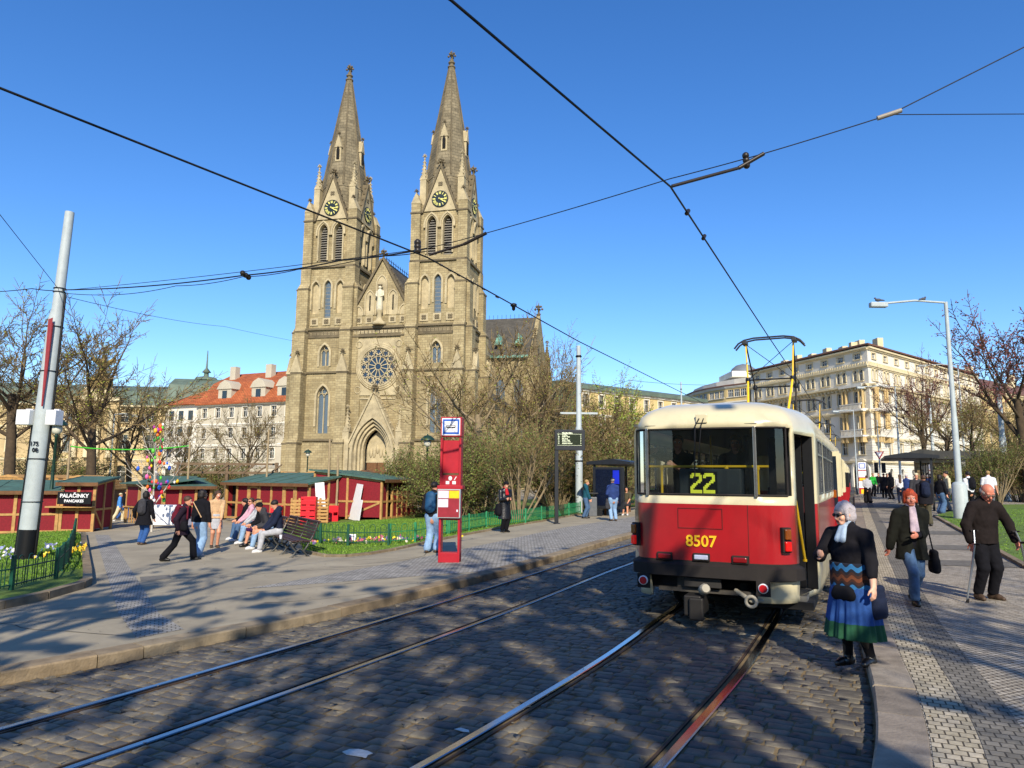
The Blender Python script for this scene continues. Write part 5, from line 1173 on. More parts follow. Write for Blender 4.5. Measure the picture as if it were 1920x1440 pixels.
s1 = base(1112, 968); ang = math.atan2(SD.y, SD.x)
sh = shelter('dark tram shelter with a big poster case left of the tram', (s1[0]+SD.y*1.75, s1[1]-SD.x*1.75+.6, s1[2]), ang, 5.5, 1.6, 2.6)
mb = MB(); mb.bbox(-.1, .12, .1, 1.65, .35, 2.35, .02, 0); mb.box(-.112, -.102, .25, 1.5, .5, 2.25, 1); mb.build('poster_case', [dark, mat('poster_navy', '0c1428', .25)], sh)
mb = MB(); mb.box(-.118, -.113, .3, .62, 1.55, 2.2, 0); mb.build('poster_light', [mat('poster_blue', '1a2ab0', .3, emit=.1)], sh)
mb = MB(); mb.box(2.9, 4.3, 1.5, 1.56, .5, 1.75, 0); mb.box(2.9, 3.6, 1.49, 1.56, 1.78, 2.2, 1); mb.build('red_poster', [mat('poster_red', 'c01c34', .5), mat('poster_green', '9fc89a', .5)], sh)
text('poster_text', 'CITY', .22, upright(3.5, 1.49, 1.35), white, sh, .004)
mb = MB(); mb.box(-.2, .0, 1.2, 1.6, 0, .3); mb.build('case_foot', [dark], sh)
bn = thing('litter_bin', 'grey litter bin beside the shelter poster case', 'bin', base(1111, 968), 0)
mb = MB(); mb.bbox(-.2, .2, -.2, .2, 0, .92, .03); mb.build('body', [mat('bin_grey', '5a5d60', .5)], bn); mb = MB(); mb.bbox(-.26, .26, -.24, .24, 1.05, 1.12, .02); mb.box(-.2, -.16, .1, .2, .9, 1.06); mb.box(.16, .2, .1, .2, .9, 1.06); mb.build('lid', [black], bn)
bn = thing('litter_bin', 'dark round litter bin behind the left hoop fence', 'bin', base(132, 993), 0)
mb = MB(); mb.lathe([(.24, 0), (.27, .05), (.27, .85), (.24, .9)], 16); mb.build('body', [mat('bin_dark', '25282a', .6)], bn); mb = MB(); mb.lathe([(.28, .9), (.28, .95), (.2, .97)], 16); mb.build('rim', [black], bn)
s2 = base(1752, 958)
sh2 = shelter('black platform shelter behind the crowd on the right', (s2[0]+SD.x*6-SD.y*1.7, s2[1]+SD.y*6+SD.x*1.7, s2[2]), ang+math.pi, 6.0, 1.7, 2.6, '39454a')  # pane tint darkened to stand for the shade in and behind the shelter
# stop totem
tt = thing('stop_totem', 'white and red stop totem with yellow posters far down the platform', 'stop sign', (lambda q: (q.x, 62, gz(q.x)-.6))(at(1617, 900, 62)), R(-15)); tt.scale = (.85, 1, .8)
mb = MB(); mb.bbox(-.4, .4, -.15, .15, 0, .35, .02, 0); mb.bbox(-.38, .38, -.12, .12, .35, 4.1, .02, 1); mb.build('body', [redpaint, white], tt)
mb = MB(); mb.box(-.36, .36, -.14, -.125, .4, 1.35, 0); mb.box(-.36, .36, -.14, -.125, 2.1, 2.5, 0); mb.box(-.36, .36, -.14, -.125, 3.2, 3.3, 0); mb.build('red_panel', [redpaint], tt)
mb = MB(); mb.box(-.3, .3, -.15, -.141, 2.15, 2.4); mb.build('yellow_poster', [MATS['paper_yellow']], tt); mb = MB(); mb.box(-.2, .3, -.15, -.141, .55, 1.2); mb.build('yellow_poster', [MATS['paper_yellow']], tt)
mb = MB(); mb.box(-.3, .3, -.13, -.121, 3.45, 4.0, 0); mb.box(-.22, .22, -.138, -.131, 3.53, 3.92, 1); mb.build('tram_sign', [MATS['sign_blue'], white], tt)
# yield sign and traffic light
ys = thing('traffic_light', 'traffic light on a mast with a yield sign above it', 'traffic light', (lambda q: (q.x, 70, gz(q.x)))(at(1651, 900, 70)), R(-20))
mb = MB(); mb.tube([(0, 0, 0), (0, 0, 6.9)], [.09, .05], 8); mb.build('mast', [galv], ys)
mb = MB(); mb.bbox(-.5, -.15, -.2, .1, 1.7, 2.7, .03); mb.bbox(.15, .5, -.2, .1, 1.7, 2.7, .03)
for z in (1.9, 2.2, 2.5): mb.lathe([(.14, 0), (.16, .1), (.12, .02)], 10, (-.35, -.25, z))
mb.build('signal_head', [black], ys)
mb = MB(); mb.prism([(-.45, 3.8), (.45, 3.8), (0, 3.0)], -.16, -.12, 0); mb.prism([(-.29, 3.72), (.29, 3.72), (0, 3.2)], -.165, -.161, 1); mb.build('yield_sign', [redpaint, white], ys)
# metro pavilion and wall
mp_ = at(1722, 900, 55); pv_ = thing('metro_pavilion', 'stone pavilion with a dark curved roof behind the right shelter', 'pavilion', (mp_.x, 55, gz(mp_.x)), R(-25))
mb = MB(); mb.box(0, 9.5, .5, 3, -.5, 2.78, 0); mb.box(-.1, 9.6, .4, .5, 2.5, 2.74, 1); mb.box(2.4, 9.2, .42, .5, .6, 2.45, 2); mb.build('walls', [brickmat('pavilion_stone', '8b7a58', '75664a', '4a4030', .8, .35, .02, .9, .4, .3), concrete, mat('pavilion_dark', '1c1b19', .6)], pv_)
mb = MB(); mb.prism([(-.8, 2.75), (-.8, 2.85), (-.5, 3.3), (.2, 3.5), (1.4, 3.35), (10.5, 3.25), (10.5, 2.75)], -.6, 3.2, 0); mb.build('roof', [mat('pavilion_roof', '33332f', .6, 0, .3, 2)], pv_)
for x in (3.0, 5.2, 7.4): mb = MB(); mb.box(x-.12, x+.12, -.3, -.1, 0, 2.76); mb.build('column', [concrete], pv_)
wl = thing('low_wall', 'low concrete wall with a railing at the right edge', 'wall', base(1868, 926), R(-14))
mb = MB(); mb.box(0, 16, 0, .3, 0, 1.0); mb.box(-.05, 16.05, -.05, .35, 1.0, 1.12); mb.build('wall_body', [concrete], wl)
mb = MB(); 
for i in range(14): mb.box(.2+i*1.2, .26+i*1.2, .12, .18, 1.12, 2.3)
for z in (1.5, 1.9, 2.3): mb.box(0, 16, .13, .17, z, z+.05)
mb.build('railing', [black], wl)
# benches
def bench(label, loc, rz, L, group='brown slatted park benches'):
    r = thing('park_bench', label, 'bench', loc, rz, group); wd = mat('bench_slats', '3d2520', .5, 0, .25, 7, spec=.5); iron = mat('bench_iron', '4a4b49', .5, .4)
    mb = MB()
    seat = [(-.02, .43), (.08, .445), (.18, .44), (.28, .43), (.37, .425)]
    for y, z in seat: mb.bbox(0, L, y, y+.085, z, z+.028, .006)
    mb.build('seat', [wd], r)
    mb = MB()
    for k in range(6): t = k/5; y, z = .47+.02*k+.05*t*t, .47+.075*k; mb.bbox(0, L, y, y+.03, z, z+.065, .006)
    mb.bbox(0, L, .6, .68, .9, .93, .006); mb.build('backrest', [wd], r)
    n = max(2, round(L/1.0)+1)
    for i in range(n):
        x = .04+(L-.1)*i/(n-1); mb = MB()
        mb.tube([(x, -.04, .42), (x, .0, .3), (x, .1, .2), (x, .02, .08), (x, -.08, .0)], [.022, .028, .03, .026, .03], 6); mb.tube([(x, .42, .42), (x, .36, .3), (x, .28, .2), (x, .38, .08), (x, .52, .0)], [.022, .028, .03, .026, .03], 6)
        mb.tube([(x, .1, .2), (x, .19, .26), (x, .28, .2)], .024, 6); mb.tube([(x, -.04, .42), (x, .2, .41), (x, .42, .42), (x, .52, .6), (x, .62, .92)], [.02, .02, .02, .02, .016], 6); mb.build('bench_leg', [iron], r)
    return r
b0 = Vector(base(548, 1046)); b1 = Vector(base(434, 1006)); bd = (b1-b0).normalized(); brz = math.atan2(-bd.y, -bd.x)
BP = []
bl = 3.1
bench('near brown slatted bench, its right end empty', (b0.x+bd.x*bl, b0.y+bd.y*bl, gz(b0.x)-.05), brz, bl)
bench('second brown slatted bench in the row, full of people', (b0.x+bd.x*(2*bl+.35), b0.y+bd.y*(2*bl+.35), gz(b0.x)-.12), brz, bl)
def seatpos(t): return Vector((b0.x+bd.x*t, b0.y+bd.y*t, gz(b0.x)-.06))
# market stalls
def stall(label, corner, rz, L, D, zf, zb, bays, side='right', group='red and timber market stalls', roofover=.25, doors=(), dark_bays=()):
    """front along x from -L to 0 at y=0, depth D; the roof rises from zf at the front to zb at the back"""
    r = thing('market_stall', label, 'market stall', corner, rz, group)
    fb = MB(); pb_ = MB(); n = bays
    for i in range(n+1): x = -L+L*i/n; fb.bbox(x-.06, x+.06, -.05, .05, 0, zf-.03, .008)
    for z in (.06, zf*.45, zf-.1): fb.box(-L, 0, -.035, .035, z-.045, z+.045)
    for i in range(n):
        a, b = -L+L*i/n+.06, -L+L*(i+1)/n-.06
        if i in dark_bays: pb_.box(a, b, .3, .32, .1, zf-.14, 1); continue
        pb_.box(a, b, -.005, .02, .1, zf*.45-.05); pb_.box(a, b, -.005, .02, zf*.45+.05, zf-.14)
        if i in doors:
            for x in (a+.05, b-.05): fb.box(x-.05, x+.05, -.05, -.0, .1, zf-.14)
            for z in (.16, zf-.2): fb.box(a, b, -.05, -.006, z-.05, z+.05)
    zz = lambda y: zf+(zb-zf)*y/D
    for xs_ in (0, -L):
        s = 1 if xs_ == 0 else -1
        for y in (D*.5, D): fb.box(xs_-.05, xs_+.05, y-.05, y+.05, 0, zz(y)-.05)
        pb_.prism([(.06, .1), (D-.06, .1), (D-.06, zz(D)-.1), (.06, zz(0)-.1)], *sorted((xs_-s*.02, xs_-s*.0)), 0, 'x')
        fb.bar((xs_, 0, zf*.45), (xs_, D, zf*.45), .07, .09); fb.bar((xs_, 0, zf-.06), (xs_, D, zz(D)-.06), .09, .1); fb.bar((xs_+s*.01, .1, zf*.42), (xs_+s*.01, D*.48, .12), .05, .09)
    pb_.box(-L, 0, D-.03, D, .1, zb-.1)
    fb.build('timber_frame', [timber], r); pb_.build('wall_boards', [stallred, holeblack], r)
    mb = MB(); o = roofover; mb.prism([(-o, zf-(zb-zf)*o/D), (D+o, zb+(zb-zf)*o/D), (D+o, zb+.06+(zb-zf)*o/D), (-o, zf+.06-(zb-zf)*o/D)], -L-.2, .2, 0, 'x')
    k = int(L/1.1)
    for i in range(k+1): x = -L-.18+(L+.3)*i/max(k, 1); mb.prism([(-o-.01, zf+.065-(zb-zf)*o/D), (D+o, zb+.065+(zb-zf)*o/D), (D+o, zb+.08+(zb-zf)*o/D), (-o-.01, zf+.08-(zb-zf)*o/D)], x, x+.05, 0, 'x')
    mb.box(-L-.2, .2, -o-.02, -o, zf-.09-(zb-zf)*o/D, zf+.06-(zb-zf)*o/D, 1); mb.build('roof', [roofgreen, timber_d], r); return r
def face(p, q): return math.atan2(q.y-p.y, q.x-p.x)
A0, A1 = Vector(base(104, 999)), Vector(base(-60, 1006))
sa = stall('left market stall with the black pancake sign, beside the grey mast', A0, face(A1, A0), (A1-A0).length+1.5, 2.4, 1.7, 2.05, 6)
A2 = Vector(base(172, 997)); sgn = thing('stall_sign', 'black sign reading PALAČINKY PANCAKES on the left stall', 'sign', at(139, 934, A0.y-.5), face(A0, A2)-.05)
mb = MB(); mb.bbox(-.66, .66, 0, .05, -.25, .25, .01); mb.build('board', [black], sgn)
text('sign_text', 'PALAČINKY', .21, upright(0, -.004, .09), white, sgn, .006, sx=1.0); text('sign_text', 'PANCAKES', .155, upright(0, -.004, -.12), white, sgn, .005)
ga = stall('red gable end annexe of the pancake stall with a serving counter', A2, face(A0, A2), (A2-A0).length-.15, 1.8, 2.0, 2.2, 2)
mb = MB(); mb.box(-1.7, .1, -.45, -.05, 1.0, 1.06); mb.build('counter', [timber], ga)
B0, B1 = Vector(base(300, 984)), Vector(base(233, 980))
sb = thing('market_stall', 'open timber stall with a paling counter behind the person with the black coat', 'market stall', B1, face(B1, B0), 'red and timber market stalls'); L = (B0-B1).length; sb.scale = (1, 1, .84)
mb = MB()
for i in range(15): mb.box(i*L/14-.05, i*L/14+.05, -.03, .0, .05, .95)
for x in (0, L*.35, L*.7, L): mb.box(x-.06, x+.06, 0, .1, 0, 2.3)
mb.box(-.1, L+.1, -.1, .3, .95, 1.02); mb.box(-.1, L+.1, 0, .1, 2.2, 2.35); mb.build('timber_frame', [timber], sb)
mb = MB(); mb.box(.06, L*.35-.06, .02, .06, 1.05, 2.2); mb.box(L*.7, L, .02, .06, 1.05, 2.2); mb.box(L*.35, L*.7, 1.2, 1.25, .1, 2.2, 1); mb.build('wall_boards', [stallred, holeblack], sb)
mb = MB(); mb.prism([(-.3, 2.35), (2, 2.7), (2, 2.76), (-.3, 2.41)], -.2, L+.2, 0, 'x'); mb.build('roof', [roofgreen], sb)
Dc, Dl = Vector(base(577, 981)), Vector(base(426, 977))
sd = stall('long middle stall with four red doors and a striped green roof', Dc, face(Dl, Dc)+.02, (Dc-Dl).length, 2.3, 1.78, 2.2, 7, doors=(2, 5), dark_bays=(0,))
Cc0, Cl0 = Vector(base(392, 979)), Vector(base(303, 984))
sc = stall('stall with an open black hatch left of the long middle stall', Cc0, face(Cl0, Cc0)+.03, (Cc0-Cl0).length, 2.3, 1.75, 2.15, 3, dark_bays=(2,))
E0, E1, E2 = Vector(base(714, 976)), Vector(base(778, 967)), Vector(base(646, 972))
se = stall('right stall with bare frames and white boards leaning on its gable', E1, face(E0, E1), (E1-E0).length, (E2-E0).length, 1.85, 2.25, 7, dark_bays=(1,))
# small huts behind, with log roofs
for i, (px, Y, w_, m, lb) in enumerate([(18, 40, 1.5, timber, 'pale timber hut roof at the far left'), (150, 41, 1.6, timber, 'pale timber hut roof between the mast and the lamp'), (530, 40, 1.35, timber, 'pale timber hut roof behind the long stall, left one'), (588, 40, 1.35, timber, 'pale timber hut roof behind the long stall, right one'), (648, 41, .75, timber_d, 'brown hut roof left of the brown pair'), (680, 41, .75, timber_d, 'brown hut roof behind the right stall'), (715, 42, .8, timber_d, 'brown hut roof next to the shrub'), (88, 43, 1.4, timber, 'pale timber hut roof behind the mast')]):
    p = at(px, 900, Y); h = thing('market_hut', lb, 'hut', (p.x, Y, gz(p.x)), 0, 'log roofed market huts'); h.scale = (1, 1, .8)
    mb = MB(); mb.box(-w_, w_, 0, 2, 0, 2.1); mb.build('hut_walls', [timber_d], h)
    mb = MB(); zz = [0, .17, .34, .51, .66]; ww = [1.08, 1.04, .95, .78, .55]
    for z, k in zip(zz, ww): mb.bbox(-w_*k, w_*k, -.15, 2.1, 2.1+z, 2.25+z, .02)
    mb.prism([(-w_*.55, 2.9), (w_*.55, 2.9), (0, 3.12)], -.2, 2.1); mb.build('hut_roof', [m], h)
# boards, crates, pallets and bits round the stalls
def board(label, px, py, w_, h, lean, rz, dz=0):
    p = Vector(base(px, py)); o = thing('white_board', label, 'board', p, rz); mb = MB(); mb.M = Matrix.Rotation(lean, 4, 'Y') @ Matrix.Rotation(R(-7), 4, 'X'); mb.box(-w_/2, w_/2, -.36, -.32, dz, dz+h); mb.build('panel', [white], o)
rzE = face(E2, E0)
board('tall white board leaning on the right stall', 673, 976, .75, 1.7, R(4), rzE); board('short white board beside the tall white one', 683, 977, .24, .95, R(3), rzE)
board('narrow white board leaning at the end of the long stall', 604, 981, .4, 1.1, R(-6), .25, .7)
def crate(label, p, rz, m, w_=.62, d=.42, h=.24, group=None):
    o = thing('crate', label, 'crate', p, rz, group); mb = MB()
    for s in (-1, 1): mb.bbox(s*w_/2-.015, s*w_/2+.015, -d/2, d/2, 0, h, .006); mb.bbox(-w_/2, w_/2, s*d/2-.015, s*d/2+.015, 0, h*.42, .006); mb.bbox(-w_/2, w_/2, s*d/2-.015, s*d/2+.015, h*.62, h, .006); mb.box(-w_/2, w_/2, s*d/2-.012, s*d/2+.012, h*.42, h*.62) if s > 0 else mb.box(-w_*.12, w_*.12, -d/2-.012, -d/2+.012, h*.42, h*.62)
    mb.box(-w_/2, w_/2, -d/2, d/2, 0, .02); mb.build('crate_body', [m], o)
redplastic = mat('red_plastic', 'd0202c', .4, 0, .06)
cp = Vector(base(578, 984)); names = ['bottom', 'second from the bottom', 'middle', 'fourth from the bottom', 'topmost']
for i, nme in enumerate(names): crate('red plastic crate, %s of the stack of five' % nme if i in (0, 2, 4) else 'red plastic crate, %s in the stack of five' % nme, cp+Vector((0, 0, i*.245)), .05, redplastic, group='red crates before the long stall')
crate('red crate standing on its edge before the long stall', Vector(base(518, 981)), .1, redplastic, .5, .35, .8); crate('single red crate between the two stalls', Vector(base(620, 979)), .4, redplastic, .55, .5, .75)
for px, lb in ((559, 'timber slat pallet left of the red crates'), (598, 'timber slat pallet right of the red crates')):
    o = thing('pallet', lb, 'pallet', Vector(base(px, 983)), .05); mb = MB()
    for i in range(7): mb.box(-.38, .38, 0, .03, .08+i*.15, .18+i*.15)
    for x in (-.34, 0, .34): mb.box(x-.04, x+.04, .03, .13, .05, 1.15)
    mb.build('slats', [timber], o)
wc = thing('white_display_box', 'white slanted display box on feet beside the standing women', 'display box', base(310, 991), .08)
mb = MB(); mb.prism([(-.95, .15), (.95, .15), (.75, 1.0), (-.8, 1.0)], 0, .5)
for i in range(4): mb.box(-.9+i*.03, .9-i*.03, -.02, -.0, .2+i*.2, .37+i*.2)
mb.build('box', [white], wc); mb = MB(); [mb.box(x-.05, x+.05, .05, .4, 0, .15) for x in (-.7, .7)]; mb.build('feet', [timber], wc)
pg = thing('pergola', 'weathered timber pergola beams over the middle stalls', 'pergola', at(330, 912, 38), .03); z0 = 1.1
mb = MB(); 
for z in (.9, .45): mb.box(-.2, 5.3, 0, .1, z-.06+.3, z+.06+.3)
for i in range(8): mb.bar((i*.7, 0, .75), (i*.7+.6, 0, 1.2), .07, .07)
for x in (0, 2.6, 5.2): mb.box(x-.07, x+.07, .02, .16, -2.8, 1.3)
mb.build('beams', [mat('weathered_beam', '6d5a44', .85)], pg)
for px, py, H, lb in ((612, 977, 3.9, 'slim bare timber post between the middle and right stall'), (629, 977, 3.1, 'shorter timber post beside the slim one'), (118, 985, 4.0, 'timber post holding the left end of the garland'), (346, 980, 4.0, 'timber post holding the right end of the garland'), (495, 975, 4.6, 'timber post behind the long stall roof')):
    o = thing('timber_post', lb, 'post', base(px, py)); mb = MB(); mb.tube([(0, 0, 0), (.02, 0, H*.5), (0, 0, H)], [.06, .055, .05], 8); mb.build('post', [mat('grey_timber', '9a8767', .8)], o)
# easter tree with eggs and a garland
ep = Vector(base(284, 997)); er = thing('easter_tree', 'thin pale tree hung with coloured easter ornaments', 'tree', ep)
tb = TB(21); oe = dict(levels=2, wob=.12, up=.08, tw=.012, n=(9, 4, 3), start=(.25, .2, .2), ang=((25, 55), (25, 50), (25, 60)), len=((.35, .5), (.4, .6), (.4, .6)), bud=0)
grow(tb, Vector((0, 0, 0)), Vector((0, 0, 1)), 3.6, .045, 0, oe)
tb.w.build('trunk', [mat('birch_white', 'b9b3a6', .8)], er); tb.t.build('crown', [mat('birch_white', 'b9b3a6', .8)], er)
rnd = random.Random(4); egg = None; cols = ['e02838', 'f0c020', '3a9a3a', '2a60c8', 'f07020', 'e860a0', 'f0f0f0', '60c040', 'a03090']
eggm = {}
for i in range(60):
    z = rnd.uniform(1.3, 4.5); rr = (5.0-z)*.30*rnd.uniform(.2, 1); a = rnd.uniform(0, 6.28); c = cols[i % 9]
    if c not in eggm:
        mb = MB(); mb.ell((0, 0, -.1), (.085, .085, .12), 8, 6); mb.tube([(0, 0, .0), (0, 0, .14)], .006, 3); o_ = mb.build('easter_egg', [mat('egg_'+c, c, .5)]); eggm[c] = o_.data; bpy.data.objects.remove(o_)
    o = link('easter_egg', eggm[c]); o.location = ep+Vector((math.cos(a)*rr, math.sin(a)*rr, z)); o.scale = (rnd.uniform(.5, .9),)*3
    cn = dict(zip(cols, ['red', 'yellow', 'green', 'blue', 'orange', 'pink', 'white', 'lime', 'purple']))[c]
    tag(o, '%s ornament hanging in the easter tree' % cn, 'ornament', '%s ornaments in the easter tree' % cn)
def wire(name, label, cat, pts, r, m=cable, sag=0, n=10, group=None, parts=()):
    pts = [Vector(p) for p in pts]; d = []
    for a, b in zip(pts, pts[1:]):
        for i in range(n): t = i/n; p = a.lerp(b, t); p.z -= sag*4*t*(1-t)*(b-a).length; d.append(p)
    d.append(pts[-1]); o = pts[0]; mb = MB(); mb.tube([p-o for p in d], r, 5); ob = mb.build(name, [m]); ob.location = o; return tag(ob, label, cat, group)
gA, gB = Vector(base(118, 985))+Vector((0, 0, 3.9)), Vector(base(346, 980))+Vector((0, 0, 3.8))
wire('garland', 'bright green garland strung behind the easter tree', 'garland', [gA, gB], .035, mat('garland_green', '3fae2a', .7), .03, 16)

# small things
nb = thing('notice_card', 'small white notice card among the flowers behind the hoop fence', 'notice', base(660, 1023), .05)
mb = MB(); mb.M = Matrix.Rotation(R(-15), 4, 'X'); mb.box(-.1, .1, 0, .012, .15, .33); mb.build('card', [white], nb); mb = MB(); mb.box(-.012, .012, .0, .012, -.02, .16); mb.build('stake', [timber_d], nb)
cq = seatpos(.75); cu_ = thing('drinking_cup', 'clear plastic cup standing on the empty end of the near bench', 'cup', (cq.x-.1, cq.y-.12, cq.z+.475))
mb = MB(); mb.lathe([(.028, 0), (.038, .1), (.036, .1), (.027, .005)], 12); mb.build('cup_body', [mat('cup_plastic', 'c9cdd2', .2)], cu_)
def bird(label, loc, rz):
    mb = MB(); mb.ell((0, 0, .09), (.06, .12, .065), 10, 8); mb.ell((0, .11, .17), (.034, .04, .036), 8, 6); mb.tube([(0, .07, .12), (0, .105, .16)], [.045, .03], 8); mb.tube([(0, -.09, .08), (0, -.24, .06)], [.04, .022], 6); mb.tube([(0, .145, .168), (0, .17, .16)], [.01, .003], 5)
    for s in (-1, 1): mb.tube([(s*.025, .0, .04), (s*.025, .01, -.005)], .007, 4)
    o = mb.build('pigeon', [mat('pigeon_grey', '4a4c52', .7)]); o.location = loc; o.rotation_euler = (0, 0, rz); tag(o, label, 'bird', None)
lp_ = base(1803, 973); bird('pigeon perched on the head of the tall lamp', (lp_[0]-2.75, lp_[1], lp_[2]+8.67), 1.3); bird('pigeon perched on the lamp arm near the pole', (lp_[0]-.9, lp_[1], lp_[2]+8.73), -1.2)
# ------------------------------------------------ the tram: x right, y towards its front, z up from the rail head
TO = Vector((2.52, 9.58)); TD = Vector((math.sin(R(26.4)), math.cos(R(26.4)))); TRZ = math.atan2(-TD.x, TD.y)
TL = 15.2
TK = 1.07
glass = glassmat('tram_glass', 'ccd4d8', .86)
def tram(label, loc, rz):
    T = thing('tram', label, 'tram', loc, rz)
    # plan outline, right half from rear middle to front middle
    half = [(0, 0), (.36, .006), (.70, .03), (.73, .034), (.85, .055), (.97, .105), (1.08, .19), (1.14, .29), (1.17, .38), (1.345, 1.24), (1.365, 1.40)]
    ys_ = [1.62, 2.72, 2.82, 3.92, 4.02, 5.12, 5.22, 6.2, 6.3, 7.55, 7.65, 8.7, 8.8, 9.9, 10.0, 11.1, 11.2, 12.05, 12.15]
    half += [(1.38 if 1.8 < y < 12 else 1.372, y*TK) for y in ys_]
    half += [(1.2, TL-.95), (1.14, TL-.5), (1.04, TL-.25), (.88, TL-.08), (.7, TL-.03), (.36, TL-.005), (0, TL)]
    R_ = half; nar = lambda x, y: x if x <= .74 else .73+(x-.73)*min(1, .5+.5*max(0, y-.4)/1.2); Lh = [(-nar(x, y), y) for x, y in half[-2:0:-1]]; out = R_+Lh; N = len(out); nh = len(half)
    zs = [.33, .40, .62, .78, .82, 1.56, 1.68, 2.50, 2.57, 2.66, 2.75, 2.84, 2.91, 2.96, 2.99, 3.01]
    ins = {2.66: .012, 2.75: .05, 2.84: .13, 2.91: .25, 2.96: .42, 2.99: .66, 3.01: .98}
    def ring(z):
        i = ins.get(z, 0) + (.02 if z < .6 else 0); o = []
        for x, y in out:
            xx = math.copysign(max(abs(x)-i*(.9 if abs(x) > .3 else abs(x)), 0), x) if abs(x) > 1e-6 else 0
            if i > .3: xx = x*(1.25-i*.95)/1.25
            e = i*1.35; yy = e+y*(TL-2*e)/TL; o.append((xx, yy, z+(.03 if z < .6 else 0)*0))
        return o
    vs = []
    for z in zs: vs += ring(z)
    vid = lambda k, j: k*N+j % N
    door_r = {8, 25}; ymid = lambda j: (out[j % N][1]+out[(j+1) % N][1])/2
    def isdoor(j):
        x = out[j % N][0]+out[(j+1) % N][0]; y = ymid(j)
        return x > 0 and (.45 < y < 1.25 or 6.3*TK < y < 7.55*TK or 12.2*TK < y < TL-.96)
    def kind(j, k):
        x = (out[j % N][0]+out[(j+1) % N][0])/2; y = ymid(j); z = (zs[k]+zs[k+1])/2
        if isdoor(j) and .4 < z < 2.5: return None
        if z < .62:
            if y < .03 and abs(x) < .62: return None
            return 1 if abs(x) > .55 or y > 1 else None
        if z < .82: return 1 if y > .6 and y < TL-.6 else 0 if z > .8 else 2
        if z < 1.56: return 0
        if 1.68 < z < 2.50 or (z < 2.57 and (y < .35 or y > TL-.4) and z > 1.68):
            if y < .04 and abs(x) < .7: return None
            if .04 < y < .3 and abs(x) > .73: return None
            if 1.65 < y < 12.1*TK and abs(x) > 1 and z < 2.5:
                L_ = abs(out[j % N][1]-out[(j+1) % N][1]); return None if L_ > .5 else 1
            if TL-.4 < y: return None if abs(x) < .7 else 1
        return 1
    mb = MB(); fs = []; ms = []
    for k in range(len(zs)-1):
        for j in range(N):
            m = kind(j, k)
            if m is None: continue
            fs.append((vid(k, j), vid(k, j+1), vid(k+1, j+1), vid(k+1, j))); ms.append(m)
    mb.v = vs; mb.f = fs; mb.m = ms; mb.sm = [True]*len(fs); top = (len(zs)-1)*N
    mb.f.append(tuple(top+j for j in range(N))); mb.m.append(1); mb.sm.append(True)
    ob = mb.build('body', [tramred, tramcream, rubber], T)
    md = ob.modifiers.new('edge', 'EDGE_SPLIT'); md.split_angle = R(38)
    sl_ = ob.modifiers.new('skin', 'SOLIDIFY'); sl_.thickness = .035; sl_.offset = -1
    # panes set inside their openings
    def pane(jl, z0, z1, nm='window', inset=.012):
        mb = MB()
        for j in jl:
            a, b = out[j % N], out[(j+1) % N]; f = lambda p: (p[0]*(1-inset/1.1), p[1]+(inset if p[1] < 1 else -inset if p[1] > 13 else 0))
            a, b = f(a), f(b); mb.add([(a[0], a[1], z0), (b[0], b[1], z0), (b[0], b[1], z1), (a[0], a[1], z1)], [(0, 1, 2, 3)], 0, True)
        return mb.build(nm, [glass], T)
    pane([N-2, N-1, 0, 1], 1.66, 2.59, 'rear_window')
    pane([3, 4, 5], 1.66, 2.59, 'rear_corner_window'); pane([N-6, N-5, N-4], 1.66, 2.59, 'rear_corner_window')
    pane([nh-3, nh-2, nh-1, nh], 1.66, 2.59, 'front_window')
    for j in range(N):
        y = ymid(j); L_ = abs(out[j][1]-out[(j+1) % N][1])
        if 1.65 < y < 12.1*TK and L_ > .5 and abs(out[j][0]) > 1 and not isdoor(j):
            pw_ = pane([j], 1.66, 2.52, 'side_window'); a, b = sorted((out[j][1], out[(j+1) % N][1])); x = out[j][0]; s = 1 if x > 0 else -1; mb = MB()
            for z in (1.69, 2.27, 2.49): mb.box(*sorted((x-s*.03, x+s*.006)), a+.02, b-.02, z-.015, z+.015)
            for y_ in (a+.015, b-.015, (a+b)/2): mb.box(*sorted((x-s*.03, x+s*.006)), y_-.015, y_+.015, 1.68, 2.5)
            mb.build('window_frame', [steel], pw_)
    for s in (-1, 1):
        mb = MB(); mb.bbox(s*.715-.02, s*.715+.02, .0, .05, 1.66, 2.58, .006); mb.build('window_bar', [mat('bright_trim', 'b9b6b0', .25, .9)], T)
    mb = MB()
    seal = [out[j % N] for j in list(range(N-7, N))+list(range(0, 8))]
    for z in (1.685, 2.565): mb.tube([(x*1.004, y-.004, z) for x, y in seal[1:-1]], .013, 6)
    for q in (seal[1], seal[-2]): mb.tube([(q[0]*1.003, q[1], 1.685), (q[0]*1.003, q[1], 2.565)], .013, 6)
    mb.build('window_seal', [rubber], T)
    # bumper
    mb = MB(); bp = [out[j % N] for j in list(range(N-9, N))+list(range(0, 9))]; pr = []
    def bumper(pts, nm):
        mb = MB(); n = len(pts)
        for i in range(n-1):
            a, b = Vector(pts[i]), Vector(pts[i+1]); oa = a+(Vector((a.x, -.09 if a.y < 1 else .09)) - Vector((a.x, 0)))*(1 if abs(a.x) < .9 else .4)+Vector((math.copysign(.07, a.x) if abs(a.x) > .8 else 0, 0)); ob_ = b+(Vector((0, -.09 if b.y < 1 else .09)))*(1 if abs(b.x) < .9 else .4)+Vector((math.copysign(.07, b.x) if abs(b.x) > .8 else 0, 0))
            q = [(a, .60), (oa, .62), (oa, .765), (a, .80)]; r = [(b, .60), (ob_, .62), (ob_, .765), (b, .80)]
            mb.add([(p.x, p.y, z) for p, z in q]+[(p.x, p.y, z) for p, z in r], [(0, 4, 5, 1), (1, 5, 6, 2), (2, 6, 7, 3), (3, 7, 4, 0)], 0, False)
